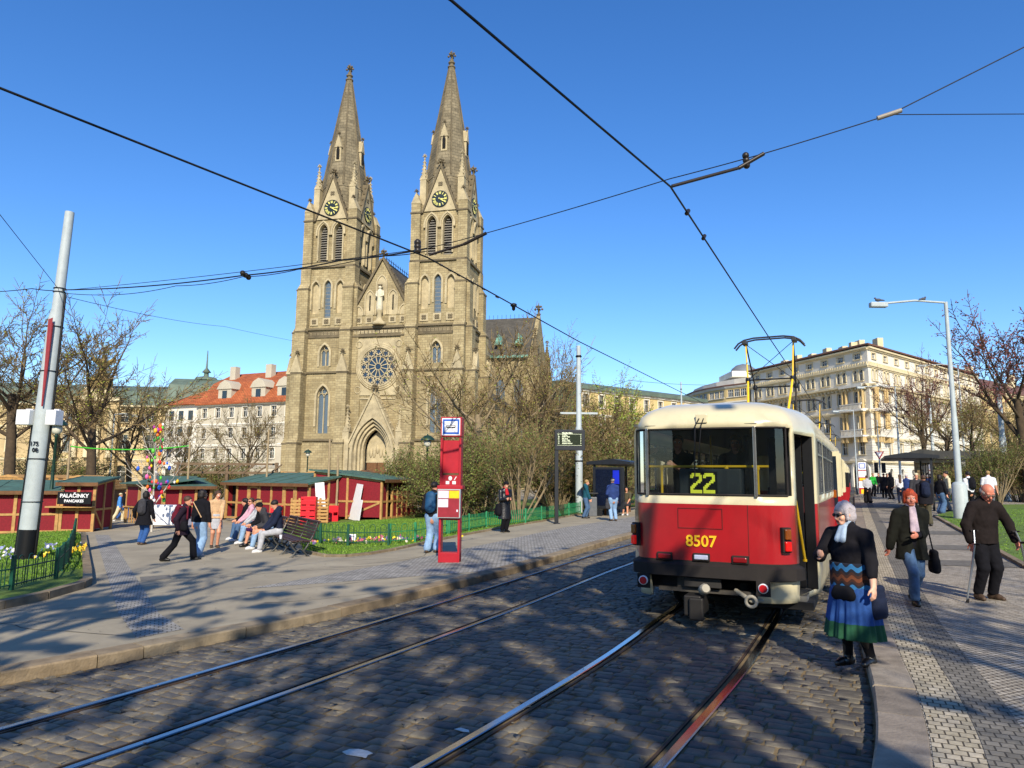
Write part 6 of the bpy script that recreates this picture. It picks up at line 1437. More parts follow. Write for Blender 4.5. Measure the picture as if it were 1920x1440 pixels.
        return mb.build(nm, [rubber], T)
    bumper([(x, y) for x, y in bp if y < .55], 'rear_bumper')
    bumper([(x, y) for x, y in [out[j] for j in range(nh-7, nh+6)] if y > TL-.7], 'front_bumper')
    # lights
    def lens(nm, x, z, w_, h, m, y=None, depth=.05, rzl=0, frame=True):
        y = y if y is not None else .02; mb = MB(); mb.M = Matrix.Translation((x, y, z)) @ Matrix.Rotation(rzl, 4, 'Z')
        if frame: mb.bbox(-w_/2-.02, w_/2+.02, -depth*.6, .02, -h/2-.02, h/2+.02, .01, 0)
        mb.bbox(-w_/2, w_/2, -depth, .0, -h/2, h/2, .012, 1); mb.build(nm, [rubber, m], T)
    redoff = mat('red_lens', '7a1418', .2, coat=.5); redon = mat('red_lamp_lit', 'c81410', .25, emit=.3); amber = mat('amber_lens', '8a4408', .2, coat=.5); clear = mat('clear_lens', 'b8c0d8', .1, .2, coat=.6)
    lens('brake_light', -.49, .86, .17, .065, redoff, .012); lens('brake_light', .49, .86, .17, .065, redoff, .012); lens('plate_light', 0, .87, .18, .06, clear, -.002)
    for s in (-1, 1):
        lens('indicator', s*(1.03 if s > 0 else .9), 1.2, .085, .13, amber, .14, .09, s*R(38)); lens('tail_light', s*(1.03 if s > 0 else .9), 1.05, .085, .12, redon, .14, .09, s*R(38))
        mb = MB(); mb.M = Matrix.Translation((s*.77, -.06, .53)) @ Matrix.Rotation(R(90), 4, 'X'); mb.box(-.085, .085, -.1, .09, -.02, .0, 0); mb.lathe([(.062, 0), (.062, .02), (.05, .028)], 18, (0, 0, 0), 1); mb.lathe([(.05, .028), (.045, .034)], 18, (0, 0, 0), 2); mb.build('reflector', [rubber, white, mat('reflector_red', 'c01820', .35)], T)
    text('fleet_number', '8507', .205, upright(.0, -.012, 1.07), mat('number_yellow', 'e8b820', .5), T, .004, .003, sx=.98)
    mb = MB(); mb.box(-.02, .02, -.012, .0, .775, .79); mb.build('small_mark', [white], T)
    # route box with dotted digits behind the pane
    mb = MB(); mb.bbox(-.3, .52, .12, .4, 1.42, 2.03, .02, 0); rb_ = mb.build('route_box', [mat('route_box_grey', '33393a', .6)], T)
    mb = MB(); mb.box(-.17, .21, .108, .118, 1.66, 1.99, 0); mb.build('route_panel', [black], rb_)
    dg = ["01111110", "11111111", "11000011", "00000011", "00000111", "00001110", "00111000", "01110000", "11100000", "11000000", "11111111", "11111111"]
    mb = MB()
    for d in range(2):
        for r_, row in enumerate(dg):
            for c_, ch in enumerate(row):
                if ch == '1': x = -.145+d*.172+c_*.0195; z = 1.97-r_*.0225; mb.box(x, x+.0175, .1, .107, z-.022, z, 0)
    mb.build('route_digits', [mat('led_yellow', 'd0d43a', .5, emit=.75)], rb_)
    # yellow rails and poles inside
    mb = MB(); mb.tube([(-.86, .2, 2.06), (.86, .2, 2.06)], .018, 8); mb.build('handrail', [yellow], T)
    for x, z0 in ((-.56, 1.4), (.32, 1.4), (.72, 1.0)): mb = MB(); mb.tube([(x, .2, z0), (x, .2, 2.06)], .018, 8); mb.lathe([(.024, -.03), (.03, 0), (.024, .03)], 8, (x, .2, 2.04)); mb.build('hand_pole', [yellow], T)
    for x, y in ((.45, 1.7), (-.45, 3.2), (.45, 6.2), (-.45, 6.2), (.45, 8)): mb = MB(); mb.tube([(x, y, .85), (x, y, 2.7)], .018, 8); mb.build('hand_pole', [yellow], T)
    # interior
    mb = MB(); mb.box(-.85, 1.1, .5, 1.9, .80, .86, 0); mb.box(-1.3, 1.1, 1.9, 14.0, .80, .86, 0); mb.box(-.8, .8, .12, .5, .80, .86, 0); mb.box(-1.1, 1.1, .7, 14.2, 2.66, 2.7, 1); mb.box(-.8, .8, .16, .2, .86, 1.5, 1); mb.build('floor', [mat('tram_floor', '3a3836', .8), mat('tram_lining', '5d5c56', .7)], T)
    for i in range(9):
        for x in (-.85, .85):
            y = 2.0+i*1.1
            if x > 0 and 6 < y < 7.8: continue
            mb = MB(); mb.bbox(x-.22, x+.22, y, y+.42, 1.2, 1.26, .02); mb.bbox(x-.22, x+.22, y-.04, y+.02, 1.25, 1.78, .02); mb.box(x-.05, x+.05, y+.1, y+.3, .86, 1.2); mb.build('seat', [mat('tram_seat', '5c2026', .6)], T)
    # doors: leaves folded outwards, dark frames and steps
    for y0, y1, x in ((.42, 1.22, 1.2), (6.3*TK, 7.55*TK, 1.38), (12.2*TK, 14.1, 1.3)):
        mb = MB(); mb.box(x-.6, x+.04, y0, y1, .33, .40, 0); mb.box(x-.6, x+.12, y0-.06, y1+.1, .24, .335, 1); mb.box(x-.62, x-.3, y0, y1, .58, .62, 0)
        for k in range(8): mb.box(x-.3, x+.04, y0+.05+k*(y1-y0-.1)/8, y0+.08+k*(y1-y0-.1)/8, .40, .405, 1)
        mb.build('door_step', [mat('step_grey', '6d6c68', .7), tramgrey], T)
        for k, yy in enumerate((y0+.03, y1-.03)):
            mb = MB(); s = 1 if k == 0 else -1
            far = y0 > 3; a = x-.42 if not far else x-.1; b = x-.02 if not far else x+.13
            if not far and k == 0: continue
            mb.bbox(a, b, yy-.018, yy+.018, .42, 1.56, .005, 0 if far else 2); mb.bbox(a, b, yy-.018, yy+.018, 1.56, 2.5, .005, 1 if far else 2)
            mb.box(a+.06, b-.06, yy-.022, yy+.022, 1.35, 2.4, 3); mb.build('door_leaf', [tramred, tramcream, mat('door_dark', '24282c', .4), winglass], T)
    mb = MB(); mb.tube([(1.15, .42, 1.62), (1.2, .86, .82)], .02, 8); mb.lathe([(.03, 0), (.03, .03)], 8, (1.2, .86, .80)); mb.build('door_handrail', [yellow], T)
    mb = MB(); mb.bbox(1.2, 1.335, 1.18, 1.22, .4, 2.5, .008); mb.box(.5, .56, .6, 1.36, .86, 2.5); mb.bbox(.75, 1.19, 1.14, 1.18, .42, 2.48, .005); mb.build('door_frame', [black], T)
    mb = MB(); mb.bbox(-1.2, -.3, 1.5, 1.52, .9, 1.5, .005); mb.build('screen_wall', [mat('tram_lining', '5d5c56', .7)], T)
    # under the body
    mb = MB()
    for y in (2.8, 11.6):
        mb.box(-.95, .95, y-1.3, y+1.3, .3, .62)
        for dy in (-.95, .95):
            mb.M = Matrix.Translation((0, y+dy, .33)) @ Matrix.Rotation(R(90), 4, 'Y')
            for s in (-1, 1): mb.lathe([(.33, s*.72-.05), (.35, s*.72), (.33, s*.72+.05)], 18)
            mb.M = Matrix.Identity(4)
    mb.box(-.8, .8, .55, 13.7, .5, .8); mb.box(-.4, .4, .5, 13.6, .3, .5); mb.box(-.85, -.2, .16, .2, .42, .62); mb.build('bogie', [tramgrey], T)
    mb = MB(); mb.box(-.6, .62, .08, .16, .40, .45); mb.box(-.35, -.0, .1, .14, .45, .62); mb.build('cross_beam', [mat('beam_iron', '4a4640', .7, .3)], T)
    mb = MB(); mb.bbox(-.2, .02, -.22, .3, .14, .40, .02); mb.bbox(-.12, .06, -.28, -.2, .1, .38, .02); mb.M = Matrix.Translation((.03, -.12, .46)) @ Matrix.Rotation(R(70), 4, 'X') @ Matrix.Rotation(R(25), 4, 'Y'); mb.lathe([(.045, 0), (.07, .03), (.07, .12), (.05, .16)], 10, (0, 0, 0), 1); mb.build('coupler', [mat('coupler_iron', '2c2a28', .6, .4), mat('coupler_cap', '9a9484', .6)], T)
    mb = MB(); mb.tube([(.4, .12, .46), (.62, -.02, .36), (.75, .1, .36)], .03, 8); mb.M = Matrix.Translation((.62, -.07, .36)) @ Matrix.Rotation(R(90), 4, 'X'); mb.tube([(math.cos(t*.45)*.065, math.sin(t*.45)*.065, 0) for t in range(14)], .022, 8, closed=True); mb.build('tow_hook', [mat('coupler_cap', '9a9484', .6)], T)
    mb = MB(); sm_ = lambda a, b: mb.bar(a, b, .006, .004, 0, (0, 1, 0))
    for a, b in (((-.3, -.003, 1.5), (.28, -.003, 1.5)), ((-.3, -.003, 1.24), (.28, -.003, 1.24)), ((-.3, -.003, 1.24), (-.3, -.003, 1.5)), ((.28, -.003, 1.24), (.28, -.003, 1.5)), ((.6, .02, .82), (.6, .02, 1.56)), ((-.75, .034, 2.62), (.75, .034, 2.62))): sm_(a, b)
    mb.build('panel_seam', [rubber], T)
    mb = MB(); mb.bbox(-.24, .24, .0, .06, .98-.5, .6, .008); mb.build('number_plate', [mat('plate_dark', '2a2826', .7)], T)
    # wipers
    mb = MB(); mb.tube([(.02, -.03, 2.7), (-.03, -.06, 2.6), (-.06, -.01, 1.9)], .009, 5); mb.tube([(.08, -.03, 2.7), (.05, -.06, 2.6), (.0, -.02, 2.2)], .007, 5); wm_ = mb.build('wiper', [black], T); mb = MB(); mb.bbox(-.03, .12, -.015, .05, 2.64, 2.76, .01); mb.build('wiper_mount', [tramcream], wm_)
    # roof gear and pantograph
    mb = MB(); mb.bbox(-.55, .55, 2.2, 12.2, 2.99, 3.07, .02); mb.bbox(-.45, .45, 4.5, 6.8, 3.07, 3.22, .03); mb.build('roof_box', [mat('roof_grey', '4e5357', .6)], T)
    P = thing('pantograph', None, None) if 0 else None
    mb = MB(); mb.bbox(-.6, .6, 7.6, 9.6, 3.1, 3.18, .02); 
    mb.build('pantograph_base', [black], T)
    mb = MB(); zt = 5.38; ym = 8.7
    for s in (-1, 1):
        mb.tube([(s*.42, ym-1.0, 3.2), (s*.52, ym-.1, 4.35)], [.032, .028], 6, 0); mb.tube([(s*.52, ym-.1, 4.35), (s*.56, ym, zt-.08)], [.022, .018], 6, 0)
        mb.tube([(s*.46, ym+1.0, 3.2), (s*.5, ym+1.05, 4.3)], [.03, .026], 6, 1); mb.tube([(s*.5, ym+1.05, 4.3), (s*.56, ym+.05, zt-.08)], [.02, .018], 6, 1)
        mb.lathe([(.05, -.06), (.06, 0), (.05, .06)], 8, (s*.52, ym-.1, 4.35), 2); mb.lathe([(.05, -.06), (.06, 0), (.05, .06)], 8, (s*.5, ym+1.05, 4.3), 2)
    mb.tube([(-.52, ym-.1, 4.35), (.56, ym, zt-.1)], .011, 4, 2); mb.tube([(.52, ym-.1, 4.35), (-.56, ym, zt-.1)], .011, 4, 2)
    mb.tube([(-.5, ym+1.05, 4.3), (.5, ym+1.05, 4.3)], .018, 5, 2); mb.tube([(-.52, ym-.1, 4.35), (.52, ym-.1, 4.35)], .018, 5, 2)
    mb.build('pantograph_arms', [yellow, mat('panto_iron', '3c352c', .6, .4), black], T)
    mb = MB()
    for dy in (-.13, .13): mb.tube([(-.82, ym+dy, zt-.22), (-.72, ym+dy, zt-.1), (-.58, ym+dy, zt-.02), (-.35, ym+dy, zt+.02), (.35, ym+dy, zt+.02), (.58, ym+dy, zt-.02), (.72, ym+dy, zt-.1), (.82, ym+dy, zt-.22)], .024, 6)
    for x in (-.58, .58): mb.bbox(x-.05, x+.06, ym-.18, ym+.18, zt-.12, zt-.03, .01)
    mb.build('pantograph_head', [mat('panto_strip', '3a3b3c', .5, .5)], T)
    for s in (-1, 1):
        mb = MB(); mb.bbox(*sorted((s*1.36, s*1.52)), 14.75, 14.95, 1.7, 2.15, .02); mb.tube([(s*1.12, 14.8, 2.3), (s*1.42, 14.85, 2.15)], .015, 5); mb.build('mirror', [black], T)
        lens('side_marker', s*1.375, 1.62, .05, .16, amber, 6.5, .06, s*R(90), False)
    return T
tz = lambda x: gz(x)-.107
t1 = tram('red and cream tram car seen from behind, number 8507 on route 22', (TO.x, TO.y, tz(TO.x)), TRZ)
lbls = ['second red and cream car coupled ahead of car 8507', 'third red and cream tram car further down the platform', 'farthest red and cream tram car at the end of the row']
for k, lb in enumerate(lbls):
    c = copytree(t1); d = (16.1, 34.0, 50.0)[k]; q = TO+Vector((.430, .9028)).normalized()*d; c.location = (q.x, q.y, tz(q.x)); c.rotation_euler.z = TRZ; c['label'] = lb
    for ch in list(c.children):
        if ch.name.split('.')[0] in ('fleet_number', 'small_mark'): bpy.data.objects.remove(ch)
# ------------------------------------------------ overhead wires
ZW = 5.40
wn = [W(600, -160, ZW), W(845, 0, ZW), W(1257, 350, ZW)]
q8 = TO+TD*8.7; pz = Vector((q8.x, q8.y, tz(q8.x)+5.41)); far = TO+TD*60
wire('contact_wire', 'black contact wire over the tram, rising to the upper left', 'wire', wn+[pz, Vector((far.x, far.y, 5.3))], .013, group=None)
wf = [W(-300, 45, ZW), W(0, 165, ZW), W(800, 482, ZW), W(905, 540, ZW), W(1085, 640, ZW)]
fe = Vector((1.55, 15.6))+Vector((.43, .9028))*75
wire('contact_wire', 'black contact wire crossing before the church from the left edge', 'wire', wf+[Vector((fe.x, fe.y, 5.2))], .0135)
mt = Vector(pb)+Vector(ax(7.1)); a1 = W(800, 466, 5.85); a2 = W(912, 437, 5.75); a3 = W(1257, 335, 5.9); a4 = W(1432, 288, 5.95); a5 = W(1668, 215, 6.2)
wire('span_wire', 'thin span wire from the left mast across the church towers to the right', 'wire', [mt, a1, a2, a3, a4, a5], .0075, sag=.004)
wire('span_wire', 'twisted feeder cable from the left mast to the wire before the right tower', 'wire', [mt+Vector((0, 0, .02)), W(460, 516, 6.3), W(640, 488, 6.1), a1], .016, sag=.012)
wire('span_wire', 'second strand of the feeder cable looping under the first', 'wire', [mt+Vector((0, 0, -.05)), W(185, 553, 6.6), W(330, 536, 6.4), W(455, 519, 6.25), W(560, 505, 6.15), W(700, 480, 6.0), a1+Vector((0, 0, -.05))], .009, sag=.02)
wire('span_wire', 'span wire forking up to the right edge', 'wire', [a5, W(2100, -2, 7.5)], .0075); wire('span_wire', 'span wire running level to the right edge', 'wire', [a5, W(2100, 213, 6.6)], .006)
wire('span_wire', 'thin wire falling from the left mast behind the towers', 'wire', [mt+Vector((0, 0, -.12)), at(420, 612, 40), at(660, 656, 60)], .009, sag=.006)
wire('span_wire', 'wire from the left mast to the left edge of the photo', 'wire', [mt, W(60, 541, 6.8), W(-150, 540, 7.5)], .012, sag=.02); wire('span_wire', 'wire climbing from the left mast to the upper left', 'wire', [mt, at(-120, 250, 12)], .008)
wire('span_wire', 'far thin span wire from the white mast to above the tram', 'wire', [Vector(base(1086, 962))+Vector((0, 0, 6.3)), at(1180, 713, 33), at(1330, 722, 36)], .009, sag=.01)
def ins(name, label, a, b, r, m, bulbs=True):
    a, b = Vector(a), Vector(b); mb = MB(); d = b-a
    mb.tube([(0, 0, 0), d], r, 8); 
    if bulbs:
        for t in (0.0, .5, 1.0): p = d*t; mb.ell(p, r*2.1, 8, 6)
    o = mb.build(name, [m]); o.location = a; return tag(o, label, 'wire fitting')
porc = mat('insulator_brown', '2e2822', .4, .2)
ins('steady_arm', 'black steady arm joining the upper contact wire to the span wire', W(1260, 349, 5.42), W(1385, 315, 5.75), .022, porc, False); ins('wire_hook', 'angled hook at the end of the upper steady arm', W(1385, 315, 5.75), a4, .026, porc, False); ins('wire_hook', 'short upright of the upper steady arm', W(1400, 310, 5.8), W(1398, 292, 5.92), .022, porc)
ins('steady_arm', 'black steady arm before the right church tower', W(805, 478, 5.45), W(870, 458, 5.6), .022, porc, False); ins('wire_hook', 'angled hook before the right church tower', W(870, 458, 5.6), a2, .028, porc, False)
ins('wire_insulator', 'brown insulator hanging at the wire crossing before the right tower', W(783, 470, 5.6), W(783, 455, 5.75), .03, porc); 
ins('wire_insulator', 'pale insulator link on the span wire at the upper right', W(1645, 222, 6.15), W(1690, 207, 6.22), .03, mat('insulator_pale', '8d8577', .5), False)
rnd = random.Random(8)
for i, (px, py) in enumerate([(825, 496), (842, 506), (858, 515), (880, 527), (905, 541), (930, 556)]):
    o = ins('wire_clip', 'small clip on the contact wire right of the tower', W(px, py, ZW-.01), W(px+4, py+2, ZW+.03), .018, porc, False); o['group'] = 'clips on the contact wire by the tower'
for px, py in ((1290, 405), (1317, 452)):
    k = (py-350)/(635-350); p = Vector(wn[2]).lerp(pz, 1-(1-k)**.5*1) if 0 else None
for t, lb in ((.09, 'upper clip on the wire above the tram'), (.2, 'lower clip on the wire above the tram')):
    p = Vector(wn[2]).lerp(pz, t); ins('wire_clip', lb, p+Vector((0, 0, -.03)), p+Vector((.05, .1, .05)), .03, porc, False)
ins('wire_loop', 'loop of the feeder cable left of the church', W(455, 512, 6.3), W(466, 520, 6.25), .03, porc)
cl_ = thing('camera_lantern', 'small dark lantern hanging on the wire right of the church', 'lamp', at(963, 575, 26)); mb = MB(); mb.lathe([(.02, .14), (.12, .1), (.12, .02), (.07, 0), (.06, -.12), (.02, -.16)], 10); mb.build('housing', [black], cl_)
# ------------------------------------------------ people: one continuous body each, clothes and hair as parts
class SDF:
    def __init__(s, h): s.h = h; s.p = []
    def cap(s, a, b, ra, rb=None, k=.03, sq=None, op=1): s.p.append(('c', np.array(a, float), np.array(b, float), ra, ra if rb is None else rb, k, sq, op)); return s
    def ell(s, c, r, k=.02, rot=None, op=1): s.p.append(('e', np.array(c, float), np.array(r, float), rot, k, op)); return s
    def plane(s, p, n): s.p.append(('p', np.array(p, float), np.array(n, float))); return s      # keep the side n points away from
    def mesh(s):
        h = s.h; lo = np.full(3, 1e9); hi = -lo
        for q in s.p:
            if q[0] == 'c' and q[7] > 0: r = max(q[3], q[4])*1.25+.01; lo = np.minimum(lo, np.minimum(q[1], q[2])-r); hi = np.maximum(hi, np.maximum(q[1], q[2])+r)
            if q[0] == 'e' and q[5] > 0: r = max(q[2]); lo = np.minimum(lo, q[1]-r); hi = np.maximum(hi, q[1]+r)
        lo -= 2.5*h; n = np.ceil((hi-lo)/h).astype(int)+3; F_ = np.full(n, 1.0, np.float32)
        for q in s.p:
            if q[0] == 'p':
                g = [lo[i]+h*np.arange(n[i]) for i in range(3)]; d = ((g[0]-q[1][0])*q[2][0])[:, None, None]+((g[1]-q[1][1])*q[2][1])[None, :, None]+((g[2]-q[1][2])*q[2][2])[None, None, :]
                F_ = np.maximum(F_, d.astype(np.float32)); continue
            if q[0] == 'c': _, a, b, ra, rb, k, sq, op = q; r = max(ra, rb)*(1.0 if sq is None else 1.05)+k+2*h; l_, h_ = np.minimum(a, b)-r, np.maximum(a, b)+r
            else: _, c, rr, rot, k, op = q; r = max(rr)+k+2*h; l_, h_ = c-r, c+r
            i0 = np.maximum(np.floor((l_-lo)/h).astype(int), 0); i1 = np.minimum(np.ceil((h_-lo)/h).astype(int)+1, n)
            if np.any(i1 <= i0): continue
            X, Y, Z_ = np.meshgrid(*[(lo[i]+h*np.arange(i0[i], i1[i])).astype(np.float32) for i in range(3)], indexing='ij')
            if q[0] == 'c':
                px, py, pz = X-a[0], Y-a[1], Z_-a[2]; ab = b-a
                if sq is not None:                       # flatten along a direction: (nx,ny,nz,factor)
                    nx, ny, nz, f = sq; dt = (px*nx+py*ny+pz*nz)*(1/f-1); px, py, pz = px+dt*nx, py+dt*ny, pz+dt*nz
                    ab = ab+np.array([nx, ny, nz])*((ab @ np.array([nx, ny, nz]))*(1/f-1))
                L2 = max(ab @ ab, 1e-9); t = np.clip((px*ab[0]+py*ab[1]+pz*ab[2])/L2, 0, 1)
                d = np.sqrt((px-t*ab[0])**2+(py-t*ab[1])**2+(pz-t*ab[2])**2)-(ra+(rb-ra)*t)
                if sq is not None: d = d*sq[3]
            else:
                P = np.stack([X-c[0], Y-c[1], Z_-c[2]], -1)
                if rot is not None: P = P @ np.array(rot, np.float32)
                kk = np.sqrt((P**2/rr**2).sum(-1)); k2 = np.sqrt((P**2/rr**4).sum(-1)); d = kk*(kk-1)/np.maximum(k2, 1e-6)
            V = F_[i0[0]:i1[0], i0[1]:i1[1], i0[2]:i1[2]]
            if op > 0: m = np.clip(.5+.5*(V-d)/k, 0, 1); V[:] = V*(1-m)+d*m-k*m*(1-m)
            else: m = np.clip(.5-.5*(V+d)/k, 0, 1); V[:] = V*(1-m)-d*m+k*m*(1-m)
        return surfnet(F_, lo, h)
def surfnet(F_, lo, h):
    s = F_ < 0; n = F_.shape; c = sum(s[i:n[0]-1+i, j:n[1]-1+j, k:n[2]-1+k].astype(np.int8) for i in (0, 1) for j in (0, 1) for k in (0, 1))
    act = np.argwhere((c > 0) & (c < 8)); vid = -np.ones(c.shape, int); vid[tuple(act.T)] = np.arange(len(act))
    P = np.zeros((len(act), 3)); W_ = np.zeros(len(act)); co = [(i, j, k) for i in (0, 1) for j in (0, 1) for k in (0, 1)]
    for a in co:
        for ax_ in range(3):
            if a[ax_]: continue
            b = list(a); b[ax_] = 1; fa, fb = F_[tuple((act+a).T)], F_[tuple((act+b).T)]; m = (fa < 0) != (fb < 0)
            t = np.where(m, fa/np.where(m, fa-fb, 1), 0); p = np.array(a, float)[None].repeat(len(act), 0); p[:, ax_] += t; P += p*m[:, None]; W_ += m
    V = lo+(act+P/W_[:, None])*h; faces = []
    for ax_ in range(3):
        sl0 = [slice(1, -1)]*3; sl1 = [slice(1, -1)]*3; sl0[ax_] = slice(0, n[ax_]-1); sl1[ax_] = slice(1, n[ax_])
        A, B = s[tuple(sl0)], s[tuple(sl1)]
        for flip, mk in ((0, A & ~B), (1, ~A & B)):
            e = np.argwhere(mk); 
            if not len(e): continue
            off = np.ones(3, int); off[ax_] = 0; e = e+off; u, v = (ax_+1) % 3, (ax_+2) % 3; q = []
            for du, dv in ((0, 0), (1, 0), (1, 1), (0, 1)):
                g = e.copy(); g[:, u] -= 1-du; g[:, v] -= 1-dv; q.append(vid[tuple(g.T)])
            q = np.stack(q, 1); faces.append(q if not flip else q[:, ::-1])
    return V, np.concatenate(faces)
def sdf_obj(name, sd_, mats, parent=None, paint=None, fold=None, wrinkle=0):
    V, Fc = sd_.mesh()
    if fold:
        amp, n_, zt, L = fold; a = np.arctan2(V[:, 0], V[:, 1]); k = np.clip((zt-V[:, 2])/L, 0, 1)*amp*(np.sin(a*n_+np.sin(a*3)*1.3)+.5*np.sin(a*n_*2.3+1)); r = np.maximum(np.hypot(V[:, 0], V[:, 1]), 1e-4); V[:, 0] += V[:, 0]/r*k; V[:, 1] += V[:, 1]/r*k
    if wrinkle:
        d = np.array([noise.noise((x*9, y*9, z*5))+.6*noise.noise((x*21, y*21+z*6, z*13)) for x, y, z in V])*wrinkle; c = V.mean(0); q = V-c; q[:, 2] *= .15; q /= np.maximum(np.linalg.norm(q, axis=1), 1e-4)[:, None]; V += q*d[:, None]
    me = bpy.data.meshes.new(name); me.from_pydata(V.tolist(), [], Fc.tolist())
    for m in (mats if isinstance(mats, list) else [mats]): me.materials.append(m)
    me.polygons.foreach_set('use_smooth', [True]*len(Fc))
    if paint is not None: me.polygons.foreach_set('material_index', paint(V[Fc].mean(1)).astype(np.int32))
    me.update(); return link(name, me, parent)
def ik(a, b, l1, l2, pole):
    d = b-a; L = d.length; L_ = min(L, (l1+l2)*.999); d = d/max(L, 1e-6); x = (l1*l1-l2*l2+L_*L_)/(2*L_); hh = math.sqrt(max(l1*l1-x*x, 0)); p = pole-d*pole.dot(d); p = p.normalized() if p.length > 1e-5 else Vector((0, 1, 0))
    return a+d*x+p*hh, a+d*L_
lipm = mat('lips', '9a5348', .5); eyem = mat('eyes_dark', '1a1512', .3); eyew = mat('eye_white', 'd8d2c8', .4); skinred = mat('skin_flushed', 'c47a62', .5, 0, .1, 12); pale = mat('skin_pale', 'd8a68c', .5, 0, .1, 12)
def person(label, pos, face_deg, h=1.7, res=.02, feet=((-.1, 0), (.1, 0)), hands=None, lean=0, hip=.53, head=(0, 0), build=1.0, wear=(), hair=None, skin_=None, group=None, elbow=None, toes=(8, -8), seat=False, knee_in=0, fz=(0, 0), shrug=0):
    """local frame: facing +y, x to the person's right"""
    skin_ = skin_ or skin; Vv = Vector
    J = {}; P = Vv((0, 0, hip*h)); up = Vv((0, math.sin(R(lean)), math.cos(R(lean)))); fw = Vv((0, math.cos(R(lean)), -math.sin(R(lean)))); X = Vv((1, 0, 0))
    sh = P+up*.29*h; nk = P+up*.325*h; bw = .103*h*(.5+.5*build)
    yaw, pit = R(head[0]), R(head[1]); hf = Vv((math.sin(yaw)*math.cos(pit), math.cos(yaw)*math.cos(pit), math.sin(pit))); hr = Vv((math.cos(yaw), -math.sin(yaw), 0)); hu = hr.cross(hf)
    hc = nk+(up*.4+hu*.6).normalized()*.088*h+hf*.014*h
    S_ = [sh-X*bw-up*.014*h, sh+X*bw-up*.014*h]; H_ = [P+Vv((-.052*h, 0, -.015*h)), P+Vv((.052*h, 0, -.015*h))]
    hands = hands or ((-.17*h, .03*h, .46*h), (.17*h, .03*h, .46*h)); elbow = elbow or ((-.4, -1, -.1), (.4, -1, -.1))
    A = []; L_ = []
    for i in (0, 1):
        e, wv = ik(S_[i], Vv(hands[i]), .172*h, .150*h, Vv(elbow[i])); A.append((S_[i], e, wv))
        an = Vv((feet[i][0], feet[i][1]-.03*h, .05*h+fz[i])); kn, an = ik(H_[i], an, .245*h, .245*h, Vv((knee_in if i == 0 else -knee_in, 1, .0))); L_.append((H_[i], kn, an))
    sqf = (fw.x, fw.y, fw.z, .68)
    def torso(sd_, g=0, z0=-.03, top=True, shoulders=True):
        b = build
        sd_.cap(P+up*z0*h, P+up*.03*h, .088*h*b+g, .084*h*b+g, .04, sqf); sd_.cap(P+up*.06*h, P+up*.12*h, .080*h*b+g, .082*h*b+g, .05, sqf); sd_.cap(P+up*.17*h, P+up*.25*h, .092*h*(.6+.4*b)+g, .080*h+g, .05, sqf)
        if shoulders: sd_.cap(S_[0]+X*.025*h, sh+up*.012*h, .033*h+g*.8, .040*h+g*.8, .04); sd_.cap(S_[1]-X*.025*h, sh+up*.012*h, .033*h+g*.8, .040*h+g*.8, .04); sd_.cap(sh+up*.01*h, nk+up*.01*h, .040*h+g*.6, .033*h+g*.5, .04)
    def arms(sd_, g=0, upto=2.0, k=.02):
        for s, e, wv in A:
            sd_.cap(s, e, .033*h+g*.85, .027*h+g*.9, .03) if upto >= 1 else sd_.cap(s, s.lerp(e, upto), .035*h+g, .031*h+g, .03)
            if upto > 1: t = upto-1; sd_.cap(e, e.lerp(wv, t), .027*h+g, (.027-.009*t)*h+g, .02)
    def legs(sd_, g=0, gk=0, upto=2.0, flare=0):
        for i, (a, kn, an) in enumerate(L_):
            sd_.cap(a, kn, .056*h*(.5+.5*build)+g, .036*h+gk, .03)
            if upto > 1: sd_.cap(kn, kn.lerp(an, upto-1), .037*h+gk, (.023*h+gk+flare), .02)
    def foot(sd_, g=0, sole=False):
        for i, (a, kn, an) in enumerate(L_):
            t = R(toes[i]); d = Vv((-math.sin(t), math.cos(t), 0)); pz = an.z-.05*h
            q = an+Vv((0, 0, -.026*h)); sd_.cap(q-d*.022*h, q+d*.06*h+Vv((0, 0, -.004*h)), .023*h+g, .022*h+g, .02); sd_.cap(q+d*.06*h, q+d*.098*h+Vv((0, 0, -.008*h)), .022*h+g, .016*h+g, .02); sd_.cap(an, q, .024*h+g, .024*h+g, .02)
    root = None
    bd = SDF(res); torso(bd); arms(bd); legs(bd); foot(bd)
    bd.cap(nk-up*.01*h, hc-hu*.02*h, .031*h, .030*h, .02)
    Rm = np.array([[hr.x, hf.x, hu.x], [hr.y, hf.y, hu.y], [hr.z, hf.z, hu.z]])
    hd = lambda x, y, z: hc+hr*x*h+hf*y*h+hu*z*h
    fine = res < .012
    bd.ell(hd(0, -.008, .018), (.046*h, .057*h, .052*h), .015, Rm); bd.ell(hd(0, .012, -.022), (.037*h, .043*h, .046*h), .02, Rm)
    bd.cap(hd(0, .05, .0), hd(0, .062, -.022), .006*h, .010*h, .012); bd.cap(hd(-.014, .040, -.055), hd(.014, .040, -.055), .012*h, None, .015)
    bd.cap(hd(-.026, .043, .012), hd(.026, .043, .012), .009*h, None, .012)
    if fine:
        for s in (-1, 1):
            bd.ell(hd(s*.019, .056, .000), (.010*h, .008*h, .007*h), .008, Rm, -1); bd.ell(hd(s*.0475, .0, -.006), (.006*h, .014*h, .02*h), .006, Rm); bd.ell(hd(s*.026, .036, -.022), (.014*h, .016*h, .015*h), .015, Rm)
        bd.cap(hd(-.016, .052, -.039), hd(.016, .052, -.039), .005*h, None, .006); bd.cap(hd(-.013, .053, -.045), hd(.013, .053, -.045), .0045*h, None, .006)
